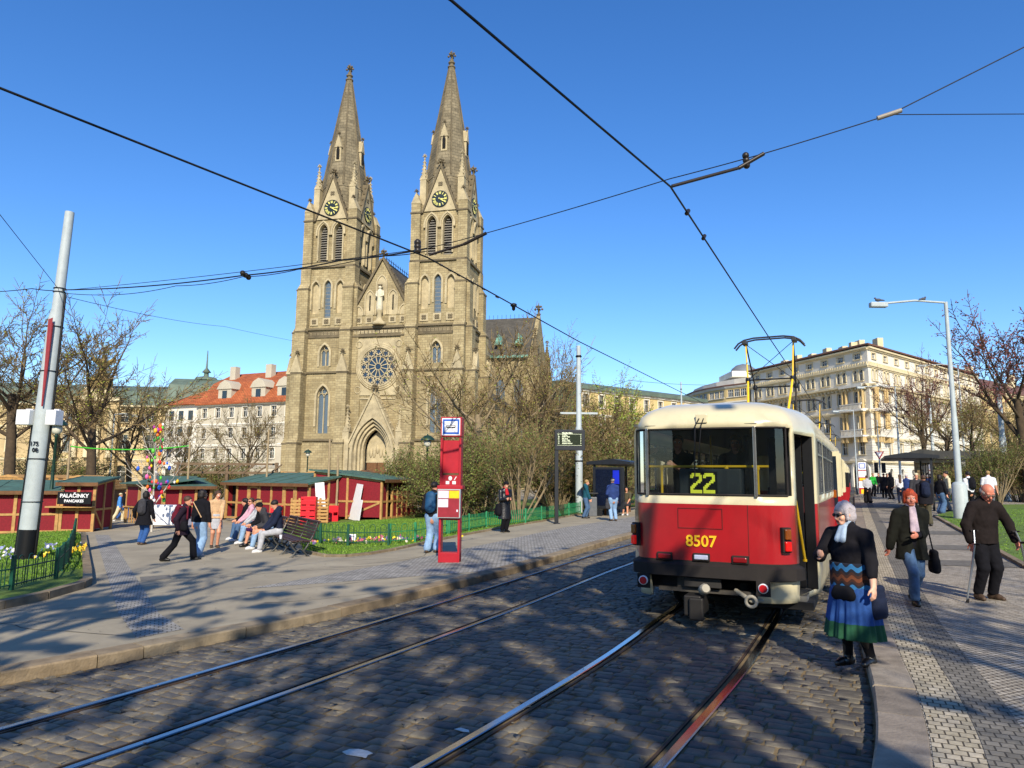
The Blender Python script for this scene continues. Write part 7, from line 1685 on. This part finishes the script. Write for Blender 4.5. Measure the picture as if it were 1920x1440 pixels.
    # hands with five fingers
    for i, (s, e, wv) in enumerate(A):
        d = (wv-e).normalized(); sd2 = X*(-1 if i == 0 else 1); n = d.cross(sd2); n = n.normalized() if n.length > .2 else Vv((0, 1, 0)); wdt = n; inn = d.cross(wdt)*(1 if i == 0 else -1)
        bd.cap(wv, wv+d*.03*h, .018*h, .022*h, .015, (inn.x, inn.y, inn.z, .6))
        for q in range(4):
            o = (q-1.5)*.0105*h; r0 = wv+d*.045*h+wdt*o; ln = (.036, .043, .040, .031)[q]*h; cur = inn*.35+d
            bd.cap(wv+d*.02*h+wdt*o*.8, r0, .008*h, .0068*h, .006); m_ = r0+cur.normalized()*ln*.55; bd.cap(r0, m_, .0068*h, .006*h, .004); bd.cap(m_, m_+(inn*1.0+d*.7).normalized()*ln*.5, .006*h, .005*h, .004)
        t0 = wv+d*.015*h+wdt*.018*h*1; t1_ = t0+(wdt*.6+d*.8+inn*.4).normalized()*.028*h; bd.cap(t0, t1_, .009*h, .007*h, .006); bd.cap(t1_, t1_+(d*.9+inn*.5).normalized()*.02*h, .007*h, .0055*h, .004)
    def paint(c):
        o = np.zeros(len(c)); q = (c-np.array(hc)) @ Rm/h
        for s in (-1, 1):
            dd = np.hypot(q[:, 0]-s*.019, q[:, 2]-.0); o[(dd < .0085) & (q[:, 1] > .03)] = 3; o[(dd < .0046) & (q[:, 1] > .03)] = 1
        o[(np.abs(q[:, 0]) < .017) & (np.abs(q[:, 2]+.042) < .0065) & (q[:, 1] > .04)] = 2; return o
    root = sdf_obj('person', bd, [skin_, eyem, lipm, eyew], None, paint if res < .02 else None)
    z0 = gz(pos[0]) if len(pos) < 3 else pos[2]; root.location = (pos[0], pos[1], z0); root.rotation_euler = (0, 0, -R(face_deg)); tag(root, label, 'person', group)
    # clothes
    for wr in wear:
        kd, m = wr[0], wr[1]; o = wr[2] if len(wr) > 2 else {}; sd_ = SDF(res)
        if kd in ('jacket', 'shirt', 'coat'):
            g = o.get('g', .012 if kd == 'shirt' else .022); torso(sd_, g, -.02); arms(sd_, g, o.get('sleeve', 1.93))
            hem = o.get('hem', .0)                         # how far below the pelvis, in heights
            if hem: 
                w2 = .088*h*build+g+o.get('flare', .03); sd_.cap(P+up*.02*h, P+Vv((0, .01, -hem*h)), .086*h*build+g, w2, .04, (0, 1, 0, .78))
                sd_.plane(P+Vv((0, 0, -hem*h)), (0, 0, -1)) 
            else: sd_.plane(P+up*(-.025*h), tuple(-up))
            if o.get('hood'): sd_.cap(nk-fw*.03*h-X*.04*h+up*.01*h, nk-fw*.03*h+X*.04*h+up*.01*h, .045*h, None, .03)
            if o.get('collar', 1): sd_.cap(nk-up*.015*h, nk+up*.012*h, .043*h, .045*h, .01)
            n_ = nk+up*.02*h
            sd_.ell(n_+fw*.03*h+up*.01*h, (.026*h, .04*h, .05*h), .01, None, -1)
            if o.get('open'): sd_.cap(n_+fw*.09*h-up*.02*h, P-up*.12*h+fw*.13*h, .045*h, .05*h, .01, None, -1)
        elif kd == 'trousers': legs(sd_, o.get('g', .012), o.get('gk', .016), o.get('upto', 1.93), o.get('flare', .012)); torso(sd_, .008, -.02, shoulders=False); sd_.plane(P+up*.05*h, tuple(up))
        elif kd == 'shorts': legs(sd_, .02, .02, .9); torso(sd_, .01, -.02, shoulders=False); sd_.plane(P+up*.05*h, tuple(up))
        elif kd == 'skirt':
            ln = o.get('len', .22); zt = o.get('zt', .075); sd_.cap(P+up*(zt-.02)*h, P+Vv((0, o.get('fy', 0), -ln*h)), .088*h*build+o.get('g', .015), .088*h*build+o.get('flare', .06), .04, (0, 1, 0, .8)); sd_.plane(P+Vv((0, 0, -ln*h)), (0, 0, -1)); sd_.plane(P+up*zt*h, tuple(up))
        elif kd == 'shoes':
            foot(sd_, .006)
            if o.get('boot'):
                for a, kn, an in L_: sd_.cap(an, an.lerp(kn, .55), .028*h, .034*h, .01)
            for a, kn, an in L_: pass
            zf = min(an.z for _, _, an in L_)-.05*h
        elif kd == 'scarf': sd_.cap(nk-up*.0*h, nk+up*.02*h, .05*h, .046*h, .01); [sd_.cap(nk+fw*.052*h+X*x*h, nk+fw*(.092+.01*abs(x)*10)*h-up*o.get('tail', .15)*h+X*x*1.6*h, .018*h, .022*h, .01, (fw.x, fw.y, fw.z, .6)) for x in o.get('xs', (-.01, .012))]
        elif kd == 'cap': sd_.ell(hd(0, -.008, .03), (.052*h, .063*h, .048*h), .01, Rm); sd_.plane(hd(0, 0, .025), tuple(-hu)); sd_.cap(hd(-.025, .055, .03), hd(.025, .055, .03), .014*h, None, .01, (hu.x, hu.y, hu.z, .4)) if not o.get('beanie') else None
        elif kd == 'backpack':
            bk = sh-fw*.1*h-up*.09*h; sd_.cap(bk+up*.07*h, bk-up*.085*h, .078*h, .085*h, .03, (fw.x, fw.y, fw.z, .62)); sd_.cap(bk-fw*.045*h-up*.02*h, bk-fw*.045*h-up*.08*h, .055*h, .06*h, .02, (fw.x, fw.y, fw.z, .5))
            for s in (-1, 1): sd_.cap(sh+X*s*.065*h-fw*.06*h+up*.02*h, sh+X*s*.065*h+fw*.05*h+up*.03*h, .016*h, None, .02); sd_.cap(sh+X*s*.065*h+fw*.05*h+up*.03*h, sh+X*s*.07*h+fw*.075*h-up*.14*h, .015*h, .013*h, .02)
        elif kd == 'strap':
            a, b = o['p']; a, b = Vv(a)*h, Vv(b)*h; sd_.cap(a, b, .014, None, .01)
        elif kd == 'bag': c = Vv(o['at']); s3 = o.get('size', (.11, .06, .14)); ax3 = Vv((0, 1, 0)) if s3[1] > s3[0] else Vv((1, 0, 0)); hw_ = max(s3[0], s3[1]); r_ = min(s3[0], s3[1]); [sd_.cap(c-ax3*(hw_-r_)*(.8+.2*(q<2))+Vv((0, 0, s3[2]*z_)), c+ax3*(hw_-r_)*(.8+.2*(q<2))+Vv((0, 0, s3[2]*z_)), r_*(1-.25*(q>2)), None, .03) for q, z_ in enumerate((-.75, -.4, 0, .4, .75))]; sd_.cap(c+Vv((0, 0, s3[2]*.6)), Vv(o.get('to', c+Vv((0, 0, .3)))), .011, None, .01)
        elif kd == 'glasses':
            for s in (-1, 1): sd_.ell(hd(s*.02, .058, .0), (.0155*h, .006*h, .0125*h), .004, Rm); sd_.cap(hd(s*.034, .052, .002), hd(s*.046, .0, .002), .0035*h, None, .003)
            sd_.cap(hd(-.01, .06, .004), hd(.01, .06, .004), .003*h, None, .003); sd_.h = min(res, .006)
        elif kd == 'phone': c = Vv(o['at']); sd_.cap(c, c+Vv((0, .05, .1)), .025, None, .005, (0, .9, -.43, .3))
        nm = {'jacket': 'jacket', 'shirt': 'shirt', 'coat': 'coat'}.get(kd, kd); ob = sdf_obj(o.get('name', nm), sd_, m, root, o.get('paint'), o.get('fold'), (.010 if kd in ('jacket', 'coat', 'shirt', 'trousers') else .004 if kd == 'skirt' else 0) if res < .0125 else 0)
    if hair:
        kd, m = hair; sd_ = SDF(res if res > .012 else .007)
        if kd == 'short': sd_.ell(hd(0, -.012, .024), (.050*h, .061*h, .053*h), .01, Rm); sd_.ell(hd(0, .062, -.02), (.06*h, .05*h, .05*h), .01, Rm, -1); sd_.plane(hd(0, 0, -.03), tuple(-hu))
        if kd == 'fringe': sd_.ell(hd(0, -.006, -.02), (.001, .001, .001)); 
        if kd in ('bob', 'curly'):
            sd_.ell(hd(0, -.012, .022), (.055*h, .064*h, .056*h), .01, Rm); sd_.ell(hd(0, -.03, -.02), (.054*h, .05*h, .055*h), .02, Rm)
            if 1:
                rr = random.Random(3)
                for _ in range(46):
                    a, b = rr.uniform(0, 6.28), rr.uniform(-.3, 1.4); x, y, z = math.cos(a)*math.cos(b)*.05, -.014+math.sin(a)*math.cos(b)*.058, .02+math.sin(b)*.052
                    if y < .03: q_ = .012 if kd == 'curly' else .009; sd_.ell(hd(x, y, z), (q_*h, q_*h, q_*h*(1 if kd == 'curly' else 2)), .006)
            sd_.ell(hd(0, .068, -.022), (.036*h, .055*h, .052*h), .012, Rm, -1)
            for s in (-1, 1): sd_.cap(hd(s*.045, .01, .03), hd(s*.047, .012, -.03), .014*h, .012*h, .01)
        if kd == 'long': sd_.ell(hd(0, -.012, .022), (.052*h, .064*h, .055*h), .01, Rm); sd_.cap(hd(0, -.045, .0), nk-fw*.055*h-up*.13*h, .05*h, .045*h, .03, (fw.x, fw.y, fw.z, .6)); sd_.ell(hd(0, .068, -.022), (.04*h, .058*h, .058*h), .012, Rm, -1)
        if kd == 'fringe_bald': sd_.ell(hd(0, -.012, -.002), (.055*h, .062*h, .036*h), .01, Rm); sd_.ell(hd(0, .072, .0), (.06*h, .06*h, .06*h), .01, Rm, -1); sd_.ell(hd(0, -.005, .06), (.04*h, .06*h, .045*h), .01, Rm, -1)
        if kd == 'bun': sd_.ell(hd(0, -.012, .024), (.051*h, .062*h, .054*h), .01, Rm); sd_.ell(hd(0, -.065, .045), (.022*h, .022*h, .022*h), .02); sd_.ell(hd(0, .062, -.02), (.04*h, .05*h, .055*h), .01, Rm, -1)
        sdf_obj('hair', sd_, m, root)
    return root
K = dict(black=cloth('black', '15151a'), black2=cloth('soft_black', '1c1b20'), olive=cloth('dark_olive', '1d1e19'), brown=cloth('dark_brown', '211b1a'), jeans=cloth('jeans', '4a6484'), ljeans=cloth('light_jeans', '86a4c4'), bjeans=cloth('blue_jeans', '2f5288'), navy=cloth('navy', '1d2438'), blue=cloth('blue', '2a3c6c'), teal=cloth('teal', '1f4f5f'), grey=cloth('grey', '6c6c72'), dgrey=cloth('dark_grey', '3a3a3e'), beige=cloth('beige', 'c2a07a'), white=cloth('white', 'd4d4d6'), pink=cloth('pink', 'c79aa8'), maroon=cloth('maroon', '5e1a2a'), purple=cloth('plum_black', '241a26'), green=cloth('bright_green', '2fae3e'), lgrey=cloth('light_grey', 'a9abb0'), sky=cloth('sky_blue', '4a86c4'), rust=cloth('rust', '8e4a30'), khaki=cloth('khaki', '4e4a3a'), cream=cloth('cream', 'cbbf9c'), lilac=cloth('lilac_scarf', 'c9b4bc'), lblue=cloth('pale_blue_scarf', '9db0c4'))
lea = mat('black_leather', '121214', .35, 0, .15, 8, bump=.3, bscale=30, spec=.6); shoe_b = mat('black_shoe', '141312', .4, 0, .1, 8); shoe_w = mat('white_shoe', 'c8c8c8', .6)
shoe_br = mat('brown_shoe', '4a3a2c', .6)
hr = dict(dark=mat('hair_dark', '1c1512', .55, 0, .3, 30, bump=.5, bscale=60), brown=mat('hair_brown', '4a3424', .55, 0, .3, 30, bump=.5, bscale=60), blond=mat('hair_blond', '9a7c4c', .55, 0, .3, 30, bump=.5, bscale=60), red=mat('hair_red', '9c3a14', .55, 0, .3, 30, bump=.6, bscale=60), white=mat('hair_white', 'b0a8ab', .6, 0, .15, 30, bump=.6, bscale=70), grey=mat('hair_grey', '8a8580', .6, 0, .2, 30, bump=.5, bscale=60))
HAIRFIX = 1
def gp(px, py): p = G(px, py); return (p.x, p.y, p.z)
# --- old woman beside the tram, facing left towards the door
def bands(c):
    z = c[:, 2]; o = np.zeros(len(c)); o[z < .60] = 1; o[z > .60] = 0; return o
wov = mat('woven_blue', '1c5a8c', .9); 
def wovenmat():
    m = mat('woven_belt', '1d4f7c', .9, 0, .2, 14, bump=.3, bscale=120); nt_ = m.node_tree; b = nt_.nodes['Principled BSDF']; tc = node(nt_, 'TexCoord'); sx = node(nt_, 'SeparateXYZ'); lin(nt_, tc.outputs['Object'], sx.inputs[0])
    cr = node(nt_, 'ValToRGB'); cr.color_ramp.interpolation = 'CONSTANT'; el = cr.color_ramp.elements; el[0].position = 0; el[0].color = C('1c1014'); el[1].position = .10; el[1].color = C('2a6a9c')
    for p_, c_ in ((.26, '1a1a24'), (.34, '3a2018'), (.44, '6a3a22'), (.56, '3a2018'), (.66, '1a1a24'), (.76, '2a6a9c'), (.92, '141a2a')): e = el.new(p_); e.color = C(c_)
    mr = node(nt_, 'MapRange'); mr.inputs[1].default_value = .70; mr.inputs[2].default_value = 1.0; wv = node(nt_, 'TexWave'); wv.wave_type = 'BANDS'; wv.bands_direction = 'X'; wv.inputs['Scale'].default_value = 3.2; lin(nt_, tc.outputs['Object'], wv.inputs[0])
    ma = node(nt_, 'Math', operation='MULTIPLY_ADD'); ma.inputs[1].default_value = .035; lin(nt_, wv.outputs['Fac'], ma.inputs[0]); lin(nt_, sx.outputs[2], ma.inputs[2]); lin(nt_, ma.outputs[0], mr.inputs[0]); lin(nt_, mr.outputs[0], cr.inputs[0]); lin(nt_, cr.outputs[0], b.inputs['Base Color']); return m
ow = gp(1628, 1243)
hD = TRZ
old = person('older white haired woman in a black top and blue and green skirt beside the tram', (ow[0]-.06, ow[1]+.1, ow[2]-.02), -122, 1.56, .0085, ((-.13, .02), (.10, .04)), ((-.30, .14, .77), (.12, .33, 1.06)), 5, .53, (20, -10), 1.36,
    [('shirt', K['black2'], dict(name='top', g=.018, sleeve=1.5)), ('skirt', [mat('skirt_blue', '1f4684', .9, 0, .2, 14), mat('skirt_green', '184a32', .9, 0, .2, 14)], dict(len=.37, flare=.105, fy=.02, zt=.05, fold=(.016, 11, .8, .5), paint=lambda c: (c[:, 2] < .40).astype(int))), ('skirt', wovenmat(), dict(name='woven_belt', len=.08, flare=.042, zt=.105, g=.034)),
     ('trousers', K['black'], dict(g=.004, gk=.006, flare=.004)), ('shoes', lea, dict(name='boots', boot=1)), ('scarf', K['lblue'], dict(tail=.07)), ('glasses', black), ('bag', K['navy'], dict(at=(-.24, -.03, .62), size=(.05, .11, .16), to=(-.22, .0, .8), name='draped_jacket')), ('bag', K['black'], dict(at=(.0, .17, .69), size=(.12, .045, .045), to=(.0, .2, .7), name='belt_pouch'))], ('curly', hr['white']), pale, None, ((-.8, -.5, -.3), (.8, -.3, -1)), fz=(.0, -.09))
# --- redhead
person('red haired woman in a dark open coat and pale scarf walking towards the viewer', gp(1716, 1132), 188, 1.64, .0085, ((-.05, -.16), (.06, .22)), ((-.30, -.02, .80), (.02, .20, 1.02)) if 0 else ((.0, .22, 1.0), (.30, -.04, .78)), 4, .52, (8, 0), 1.1,
    [('coat', K['olive'], dict(hem=.13, flare=.05, g=.028, name='coat', open=1)), ('shirt', K['black2'], dict(g=.014)), ('trousers', K['jeans'], dict(g=.008, gk=.014)), ('shoes', shoe_b), ('scarf', K['lilac'], dict(tail=.19)), ('bag', K['black'], dict(at=(-.30, .0, .62), size=(.06, .12, .16), to=(-.2, .02, 1.32), name='shoulder_bag'))], ('bob', hr['red']), skinred, None, ((-.6, -.8, -.3), (.5, -1, 0)), fz=(.03, 0))
# --- man on two crutches
mc = gp(1852, 1124)
person('balding man with glasses in a dark brown jacket leaning on two grey crutches', mc, 176, 1.72, .0085, ((-.11, .02), (.11, .0)), ((-.36, .20, .88), (.30, .14, .86)), 10, .53, (6, -32), 1.15,
    [('jacket', K['brown'], dict(g=.028, hem=.05, flare=.0)), ('trousers', K['black'], dict(g=.016, gk=.02)), ('shoes', shoe_br), ('glasses', mat('spectacle_frame', '6b5a50', .4)), ('shirt', K['grey'], dict(g=.012))], ('fringe_bald', hr['grey']), skinred, None, ((-1, -.5, 0), (1, -.5, 0)), toes=(12, -12))
def crutch(label, top, foot_):
    a, b = Vector(top), Vector(foot_); o = thing('crutch', label, 'crutch', b, 0, None); d = a-b; n = d.normalized()
    mb = MB(); mb.tube([(0, 0, .04), d*.55], .014, 8); mb.build('lower_tube', [mat('crutch_alu', 'aab0b4', .3, .8)], o); mb = MB(); mb.tube([d*.5, d], .016, 8); mb.tube([d, d+n*.2+Vector((0, .06, .0))], .013, 8); mb.build('upper_tube', [mat('crutch_alu', 'aab0b4', .3, .8)], o)
    mb = MB(); mb.tube([(0, 0, 0), n*.06], [.022, .018], 8); mb.build('rubber_tip', [rubber], o)
    mb = MB(); mb.tube([d, d+Vector((-.0, -.12, .01))], .017, 8); mb.build('handle', [rubber], o); mb = MB(); mb.tube([d+n*.2+Vector((math.cos(t*.5)*.05, .06+math.sin(t*.5)*.05, 0)) for t in range(-1, 8)], .012, 6); mb.build('cuff', [rubber], o)
cr = lambda lx, ly, z: Vector((mc[0], mc[1], mc[2]))+Matrix.Rotation(-R(176), 3, 'Z') @ Vector((lx, ly, z))
f1, f2 = gp(1814, 1130), gp(1936, 1118)
crutch('grey crutch under the right hand of the man in the brown jacket', cr(.31, .23, .83), f1)
crutch('slanting crutch in the left hand of the man in the brown jacket', cr(-.37, .28, .86), f2)
# --- left plaza
person('person in a long black coat with a dark backpack walking away from the viewer', gp(266, 1021), 5, 1.66, .016, ((-.08, .03), (.09, -.08)), ((-.33, .05, .85), (.3, .06, .82)), 3, .52, (0, 0), 1.15, [('coat', K['black'], dict(hem=.15, flare=.09)), ('trousers', K['bjeans'], dict(gk=.022)), ('shoes', shoe_br), ('backpack', K['dgrey'])], ('bob', hr['dark']))
person('woman in a dark plum coat with a maroon backpack striding to the right', gp(336, 1051), 82, 1.62, .013, ((-.06, .36), (.08, -.32)), ((-.15, .08, .78), (.2, -.02, .76)), 8, .49, (0, -8), 1.05, [('coat', K['purple'], dict(hem=.11, flare=.03)), ('trousers', K['black'], dict(flare=.03)), ('shoes', shoe_b), ('backpack', K['maroon']), ('bag', K['black'], dict(at=(.17, .1, .85), size=(.05, .09, .1), to=(.02, .08, 1.25), name='small_bag'))], ('short', hr['brown']))
person('woman in a black jacket and wide pale jeans walking away beside the plum coat', gp(371, 1043), 20, 1.68, .014, ((-.08, .1), (.08, -.06)), None, 2, .53, (20, 0), 1.1, [('jacket', K['black'], dict(hem=.01)), ('trousers', K['ljeans'], dict(gk=.035, flare=.045)), ('shoes', shoe_w), ('strap', K['beige'], dict(p=((-.09, -.075, .83), (.1, -.09, .6))))], ('bob', hr['dark']))
person('woman with long brown hair in a beige top and grey skirt by the benches', gp(402, 1027), 150, 1.64, .016, ((-.07, .05), (.07, -.08)), ((-.1, .24, .82), (.18, .12, .78)), 5, .53, (-10, -10), 1, [('shirt', K['beige'], dict(hem=.01)), ('skirt', K['lgrey'], dict(len=.2, flare=.05)), ('shoes', shoe_br)], ('long', hr['brown']))
for lb, px, py, fc, hgt, wr, hh, gd in [
    ('person in a rust jacket behind the pancake stall corner', 185, 986, 100, 1.68, [('jacket', K['rust'], dict(hem=.08)), ('trousers', K['khaki']), ('shoes', shoe_br), ('cap', K['maroon'])], ('short', hr['dark']), .1),
    ('man in a black t shirt and dark shorts with a cap by the pancake stall', 195, 983, 80, 1.76, [('shirt', K['black'], dict(sleeve=.8)), ('shorts', K['khaki']), ('shoes', shoe_b), ('cap', K['dgrey'])], ('short', hr['brown']), .2),
    ('child in a blue jacket and pale trousers by the timber counter', 221, 977, 60, 1.5, [('jacket', K['sky']), ('trousers', K['cream'], dict(gk=.03)), ('shoes', shoe_w), ('cap', K['cream'], dict(beanie=1))], ('short', hr['blond']), .25),
    ('person in a dark jacket half hidden by the blue jacket', 231, 974, 80, 1.66, [('jacket', K['black']), ('trousers', K['bjeans']), ('shoes', shoe_b)], ('short', hr['dark']), .25)]:
    person(lb, gp(px, py), fc, hgt, .022, ((-.08, gd), (.08, -gd)), None, 3, .51, wear=wr, hair=hh)
# --- on the benches: seats face the plaza
sa_ = math.degrees(math.atan2(-bd.y, bd.x))
sf = 90-math.degrees(brz)+90     # facing away from the backrest
def sitter(lb, t, wr, hair_, h=1.7, lean=14, head=(0, -20), hands=((-.10, .36, .62), (.1, .38, .62)), feet=((-.1, .55), (.1, .5)), res=.018, back=.12, **kw):
    p = seatpos(t+.45); q = Vector((bd.y, -bd.x, 0)); q = q if q.dot(Vector((-1, -1, 0))) > 0 else -q
    pos = p-q*back; fdeg = math.degrees(math.atan2(q.x, q.y))
    return person(lb, (pos.x, pos.y, p.z), fdeg, h, res, feet, hands, lean, .335 if h > 1.6 else .345, head, wear=wr, hair=hair_, **kw)
sitter('man in a navy hoodie and grey trousers sitting on the near bench looking down', 1.75, [('jacket', K['navy'], dict(hood=1)), ('trousers', K['lgrey']), ('shoes', shoe_w)], ('short', hr['dark']), 1.74, 6, (15, -32))
sitter('man in a black cap and dark grey hoodie bending forward on the bench', 2.75, [('jacket', K['dgrey'], dict(hood=1)), ('trousers', K['ljeans']), ('shoes', shoe_w), ('cap', K['black'])], ('short', hr['dark']), 1.7, 28, (0, -25))
sitter('woman in a black top and purple patterned skirt on the bench', 3.75, [('shirt', K['black']), ('skirt', cloth('purple_print', '3a1c48', .6), dict(len=.02, flare=.05)), ('shoes', shoe_b), ('shorts', cloth('purple_print', '3a1c48', .6))], ('bun', hr['blond']), 1.66, 14, (10, -15))
sitter('woman in a light grey top and pale jeans leaning back on the bench', 4.6, [('shirt', K['lgrey']), ('trousers', K['ljeans']), ('shoes', shoe_w)], ('long', hr['dark']), 1.66, 2, (-20, -8))
sitter('woman in a pink top and sunglasses on the far bench', 5.6, [('shirt', K['pink']), ('trousers', K['jeans']), ('shoes', shoe_w), ('glasses', black)], ('short', hr['brown']), 1.66, 4, (-30, 4))
sitter('dark clothed person at the far end of the benches', 6.2, [('jacket', K['black']), ('trousers', K['jeans']), ('shoes', shoe_w)], ('long', hr['dark']), 1.64, 10, (25, -10))
# --- by the stop
person('man in a grey black jacket with a blue backpack looking at the red stop column', gp(810, 1036), 20, 1.76, .012, ((-.1, -.04), (.11, .08)), ((-.2, .2, .98), (.18, .22, 1.0)), 3, .53, (5, -8), 1.15, [('jacket', K['black2']), ('trousers', K['ljeans'], dict(g=.018, gk=.03, flare=.025)), ('shoes', shoe_br), ('backpack', mat('backpack_blue', '12446a', .7, 0, .2, 9))], ('short', hr['dark']))
person('woman in a long black leather coat and cap reading her phone by the fence', gp(946, 998), 150, 1.72, .015, ((-.07, .04), (.07, 0)), ((-.06, .3, 1.12), (.1, .3, 1.14)), 2, .53, (0, -22), 1.1, [('coat', lea, dict(hem=.27, flare=.06)), ('trousers', K['black']), ('shoes', shoe_b), ('scarf', cloth('red_scarf', 'b0242c'), dict(tail=.1)), ('cap', K['black'], dict(beanie=1)), ('bag', K['black'], dict(at=(.26, .0, .78), size=(.1, .16, .16), to=(.18, .02, 1.4), name='shoulder_bag')), ('phone', black, dict(at=(.04, .33, 1.13)))], ('short', hr['dark']))
person('person in a teal padded jacket and jeans facing the shelter poster', gp(1098, 972), 95, 1.72, .018, ((-.08, .06), (.08, -.05)), ((-.15, .22, .85), (.12, .2, .85)), 3, .53, (0, -8), 1.1, [('jacket', K['teal'], dict(g=.03, hood=1)), ('trousers', K['jeans'], dict(gk=.02)), ('shoes', shoe_b)], ('short', hr['blond']))
person('man in a navy sweater, jeans and cap standing before the shelter poster', gp(1150, 977), -10, 1.80, .018, ((-.1, 0), (.11, .03)), ((-.22, .2, .98), (.2, .05, .84)), 2, .53, (0, 0), 1.15, [('jacket', K['blue']), ('trousers', K['ljeans'], dict(gk=.02)), ('shoes', shoe_br), ('cap', K['navy']), ('bag', K['dgrey'], dict(at=(-.22, .05, .72), size=(.12, .08, .2), to=(-.2, .04, 1.0), name='hand_bag'))], ('short', hr['grey']))
person('person in shorts sitting inside the left shelter behind the poster case', gp(1176, 966), 200, 1.72, .024, ((-.1, .5), (.12, .45)), ((-.1, .35, .62), (.1, .35, .62)), 6, .34, (0, -10), 1, [('shirt', K['khaki'], dict(sleeve=.8)), ('shorts', K['dgrey']), ('shoes', shoe_w)], ('short', hr['dark']))
# --- the right platform crowd
crowd = [('woman in a pale grey top and black trousers walking away along the tram', 1628, 943, 10, 1.66, [('shirt', K['lgrey']), ('trousers', K['black'], dict(gk=.04, flare=.05)), ('shoes', shoe_w)], ('short', hr['brown']), .12),
    ('man in a bright green shirt behind the woman in the pale top', 1638, 931, 170, 1.76, [('shirt', K['green']), ('trousers', K['black']), ('shoes', shoe_b)], ('short', hr['blond']), .05),
    ('person in dark clothes far down the platform by the stop totem', 1649, 926, 200, 1.72, [('jacket', K['black']), ('trousers', K['dgrey']), ('shoes', shoe_b)], ('short', hr['brown']), .15),
    ('person in a long black coat waiting in the middle of the platform', 1659, 934, 30, 1.72, [('coat', K['black'], dict(hem=.2)), ('trousers', K['black']), ('shoes', shoe_b)], ('short', hr['dark']), .04),
    ('pale faced person in black behind the long black coat', 1665, 930, 170, 1.7, [('jacket', K['black2']), ('trousers', K['black']), ('shoes', shoe_b)], ('short', hr['dark']), .04),
    ('tall person in black left of the striped shirt', 1672, 936, 340, 1.78, [('jacket', K['black']), ('trousers', K['black']), ('shoes', shoe_b)], ('bob', hr['dark']), .05),
    ('woman with brown hair in a white striped shirt at the shelter', 1690, 944, 20, 1.68, [('shirt', K['white'], dict(sleeve=.9)), ('trousers', K['navy']), ('shoes', shoe_b)], ('long', hr['brown']), .04),
    ('white haired person in a blue and white top at the shelter', 1702, 944, 40, 1.66, [('jacket', K['blue']), ('trousers', K['navy']), ('shoes', shoe_b)], ('short', hr['white']), .04),
    ('man with a pale cap waiting beside the dark coat', 1722, 962, 200, 1.78, [('jacket', K['dgrey']), ('trousers', K['black']), ('shoes', shoe_b), ('cap', K['cream'])], ('short', hr['grey']), .03),
    ('man in a dark hooded coat with a navy backpack walking away', 1738, 986, 15, 1.74, [('coat', K['black2'], dict(hem=.1, hood=1)), ('trousers', K['khaki'], dict(gk=.03)), ('shoes', shoe_b), ('backpack', K['navy'])], ('short', hr['brown']), .1),
    ('woman in black and wide blue jeans standing beside the bearded man', 1766, 963, 70, 1.68, [('jacket', K['black']), ('trousers', K['jeans'], dict(gk=.04, flare=.05)), ('shoes', shoe_b)], ('bob', hr['dark']), .04),
    ('bearded man in a beige shirt and grey trousers facing left', 1780, 959, 280, 1.84, [('shirt', K['cream']), ('trousers', K['grey'], dict(gk=.03)), ('shoes', shoe_b)], ('short', hr['dark']), .05),
    ('man in a white t shirt with a black sling bag walking away on the right', 1822, 962, 350, 1.80, [('shirt', K['white'], dict(sleeve=.75, g=.02)), ('trousers', K['black']), ('shoes', shoe_b), ('backpack', K['black'])], ('short', hr['dark']), .1),
    ('big man in a white t shirt and grey shorts looking down on the right', 1858, 960, 30, 1.82, [('shirt', K['white'], dict(sleeve=.75, g=.02)), ('shorts', K['grey']), ('shoes', shoe_b)], ('short', hr['blond']), .1)]
for i, (lb, px, py, fc, hgt, wr, hh, gd) in enumerate(crowd):
    person(lb, gp(px, py), fc, hgt, .020 if py > 940 else .026, ((-.09, gd), (.09, -gd)), None if i % 3 else ((-.12, .25, 1.0), (.2, .05, .82)), 4 if gd > .08 else 1, .525, (0, -8 if i % 2 else 0), 1.15, wr, hh, group='people waiting on the right platform')
# --- passengers seen through the rear window
def onboard(lb, x, y, fc, wr, hh, **kw):
    q = TO+TD*y+Vector((TD.y, -TD.x))*x; return person(lb, (q.x, q.y, tz(q.x)+.86), fc, 1.66, .016, wear=wr, hair=hh, **kw)
onboard('passenger with a pinkish bag standing inside the tram behind the rear window', .28, 1.3, 206, [('jacket', K['dgrey']), ('trousers', K['black']), ('bag', mat('pink_leather', '6a3038', .6), dict(at=(.05, .24, .98), size=(.2, .09, .15), name='hand_bag'))], ('bob', hr['dark']), hands=((-.05, .26, 1.1), (.12, .26, 1.1)), build=1.2)
onboard('passenger at the left of the rear window with one bare arm raised', -.5, .95, 200, [('shirt', K['black'], dict(sleeve=.7)), ('trousers', K['black'])], ('short', hr['dark']), hands=((.02, .42, 1.22), (.3, .3, 1.45)))
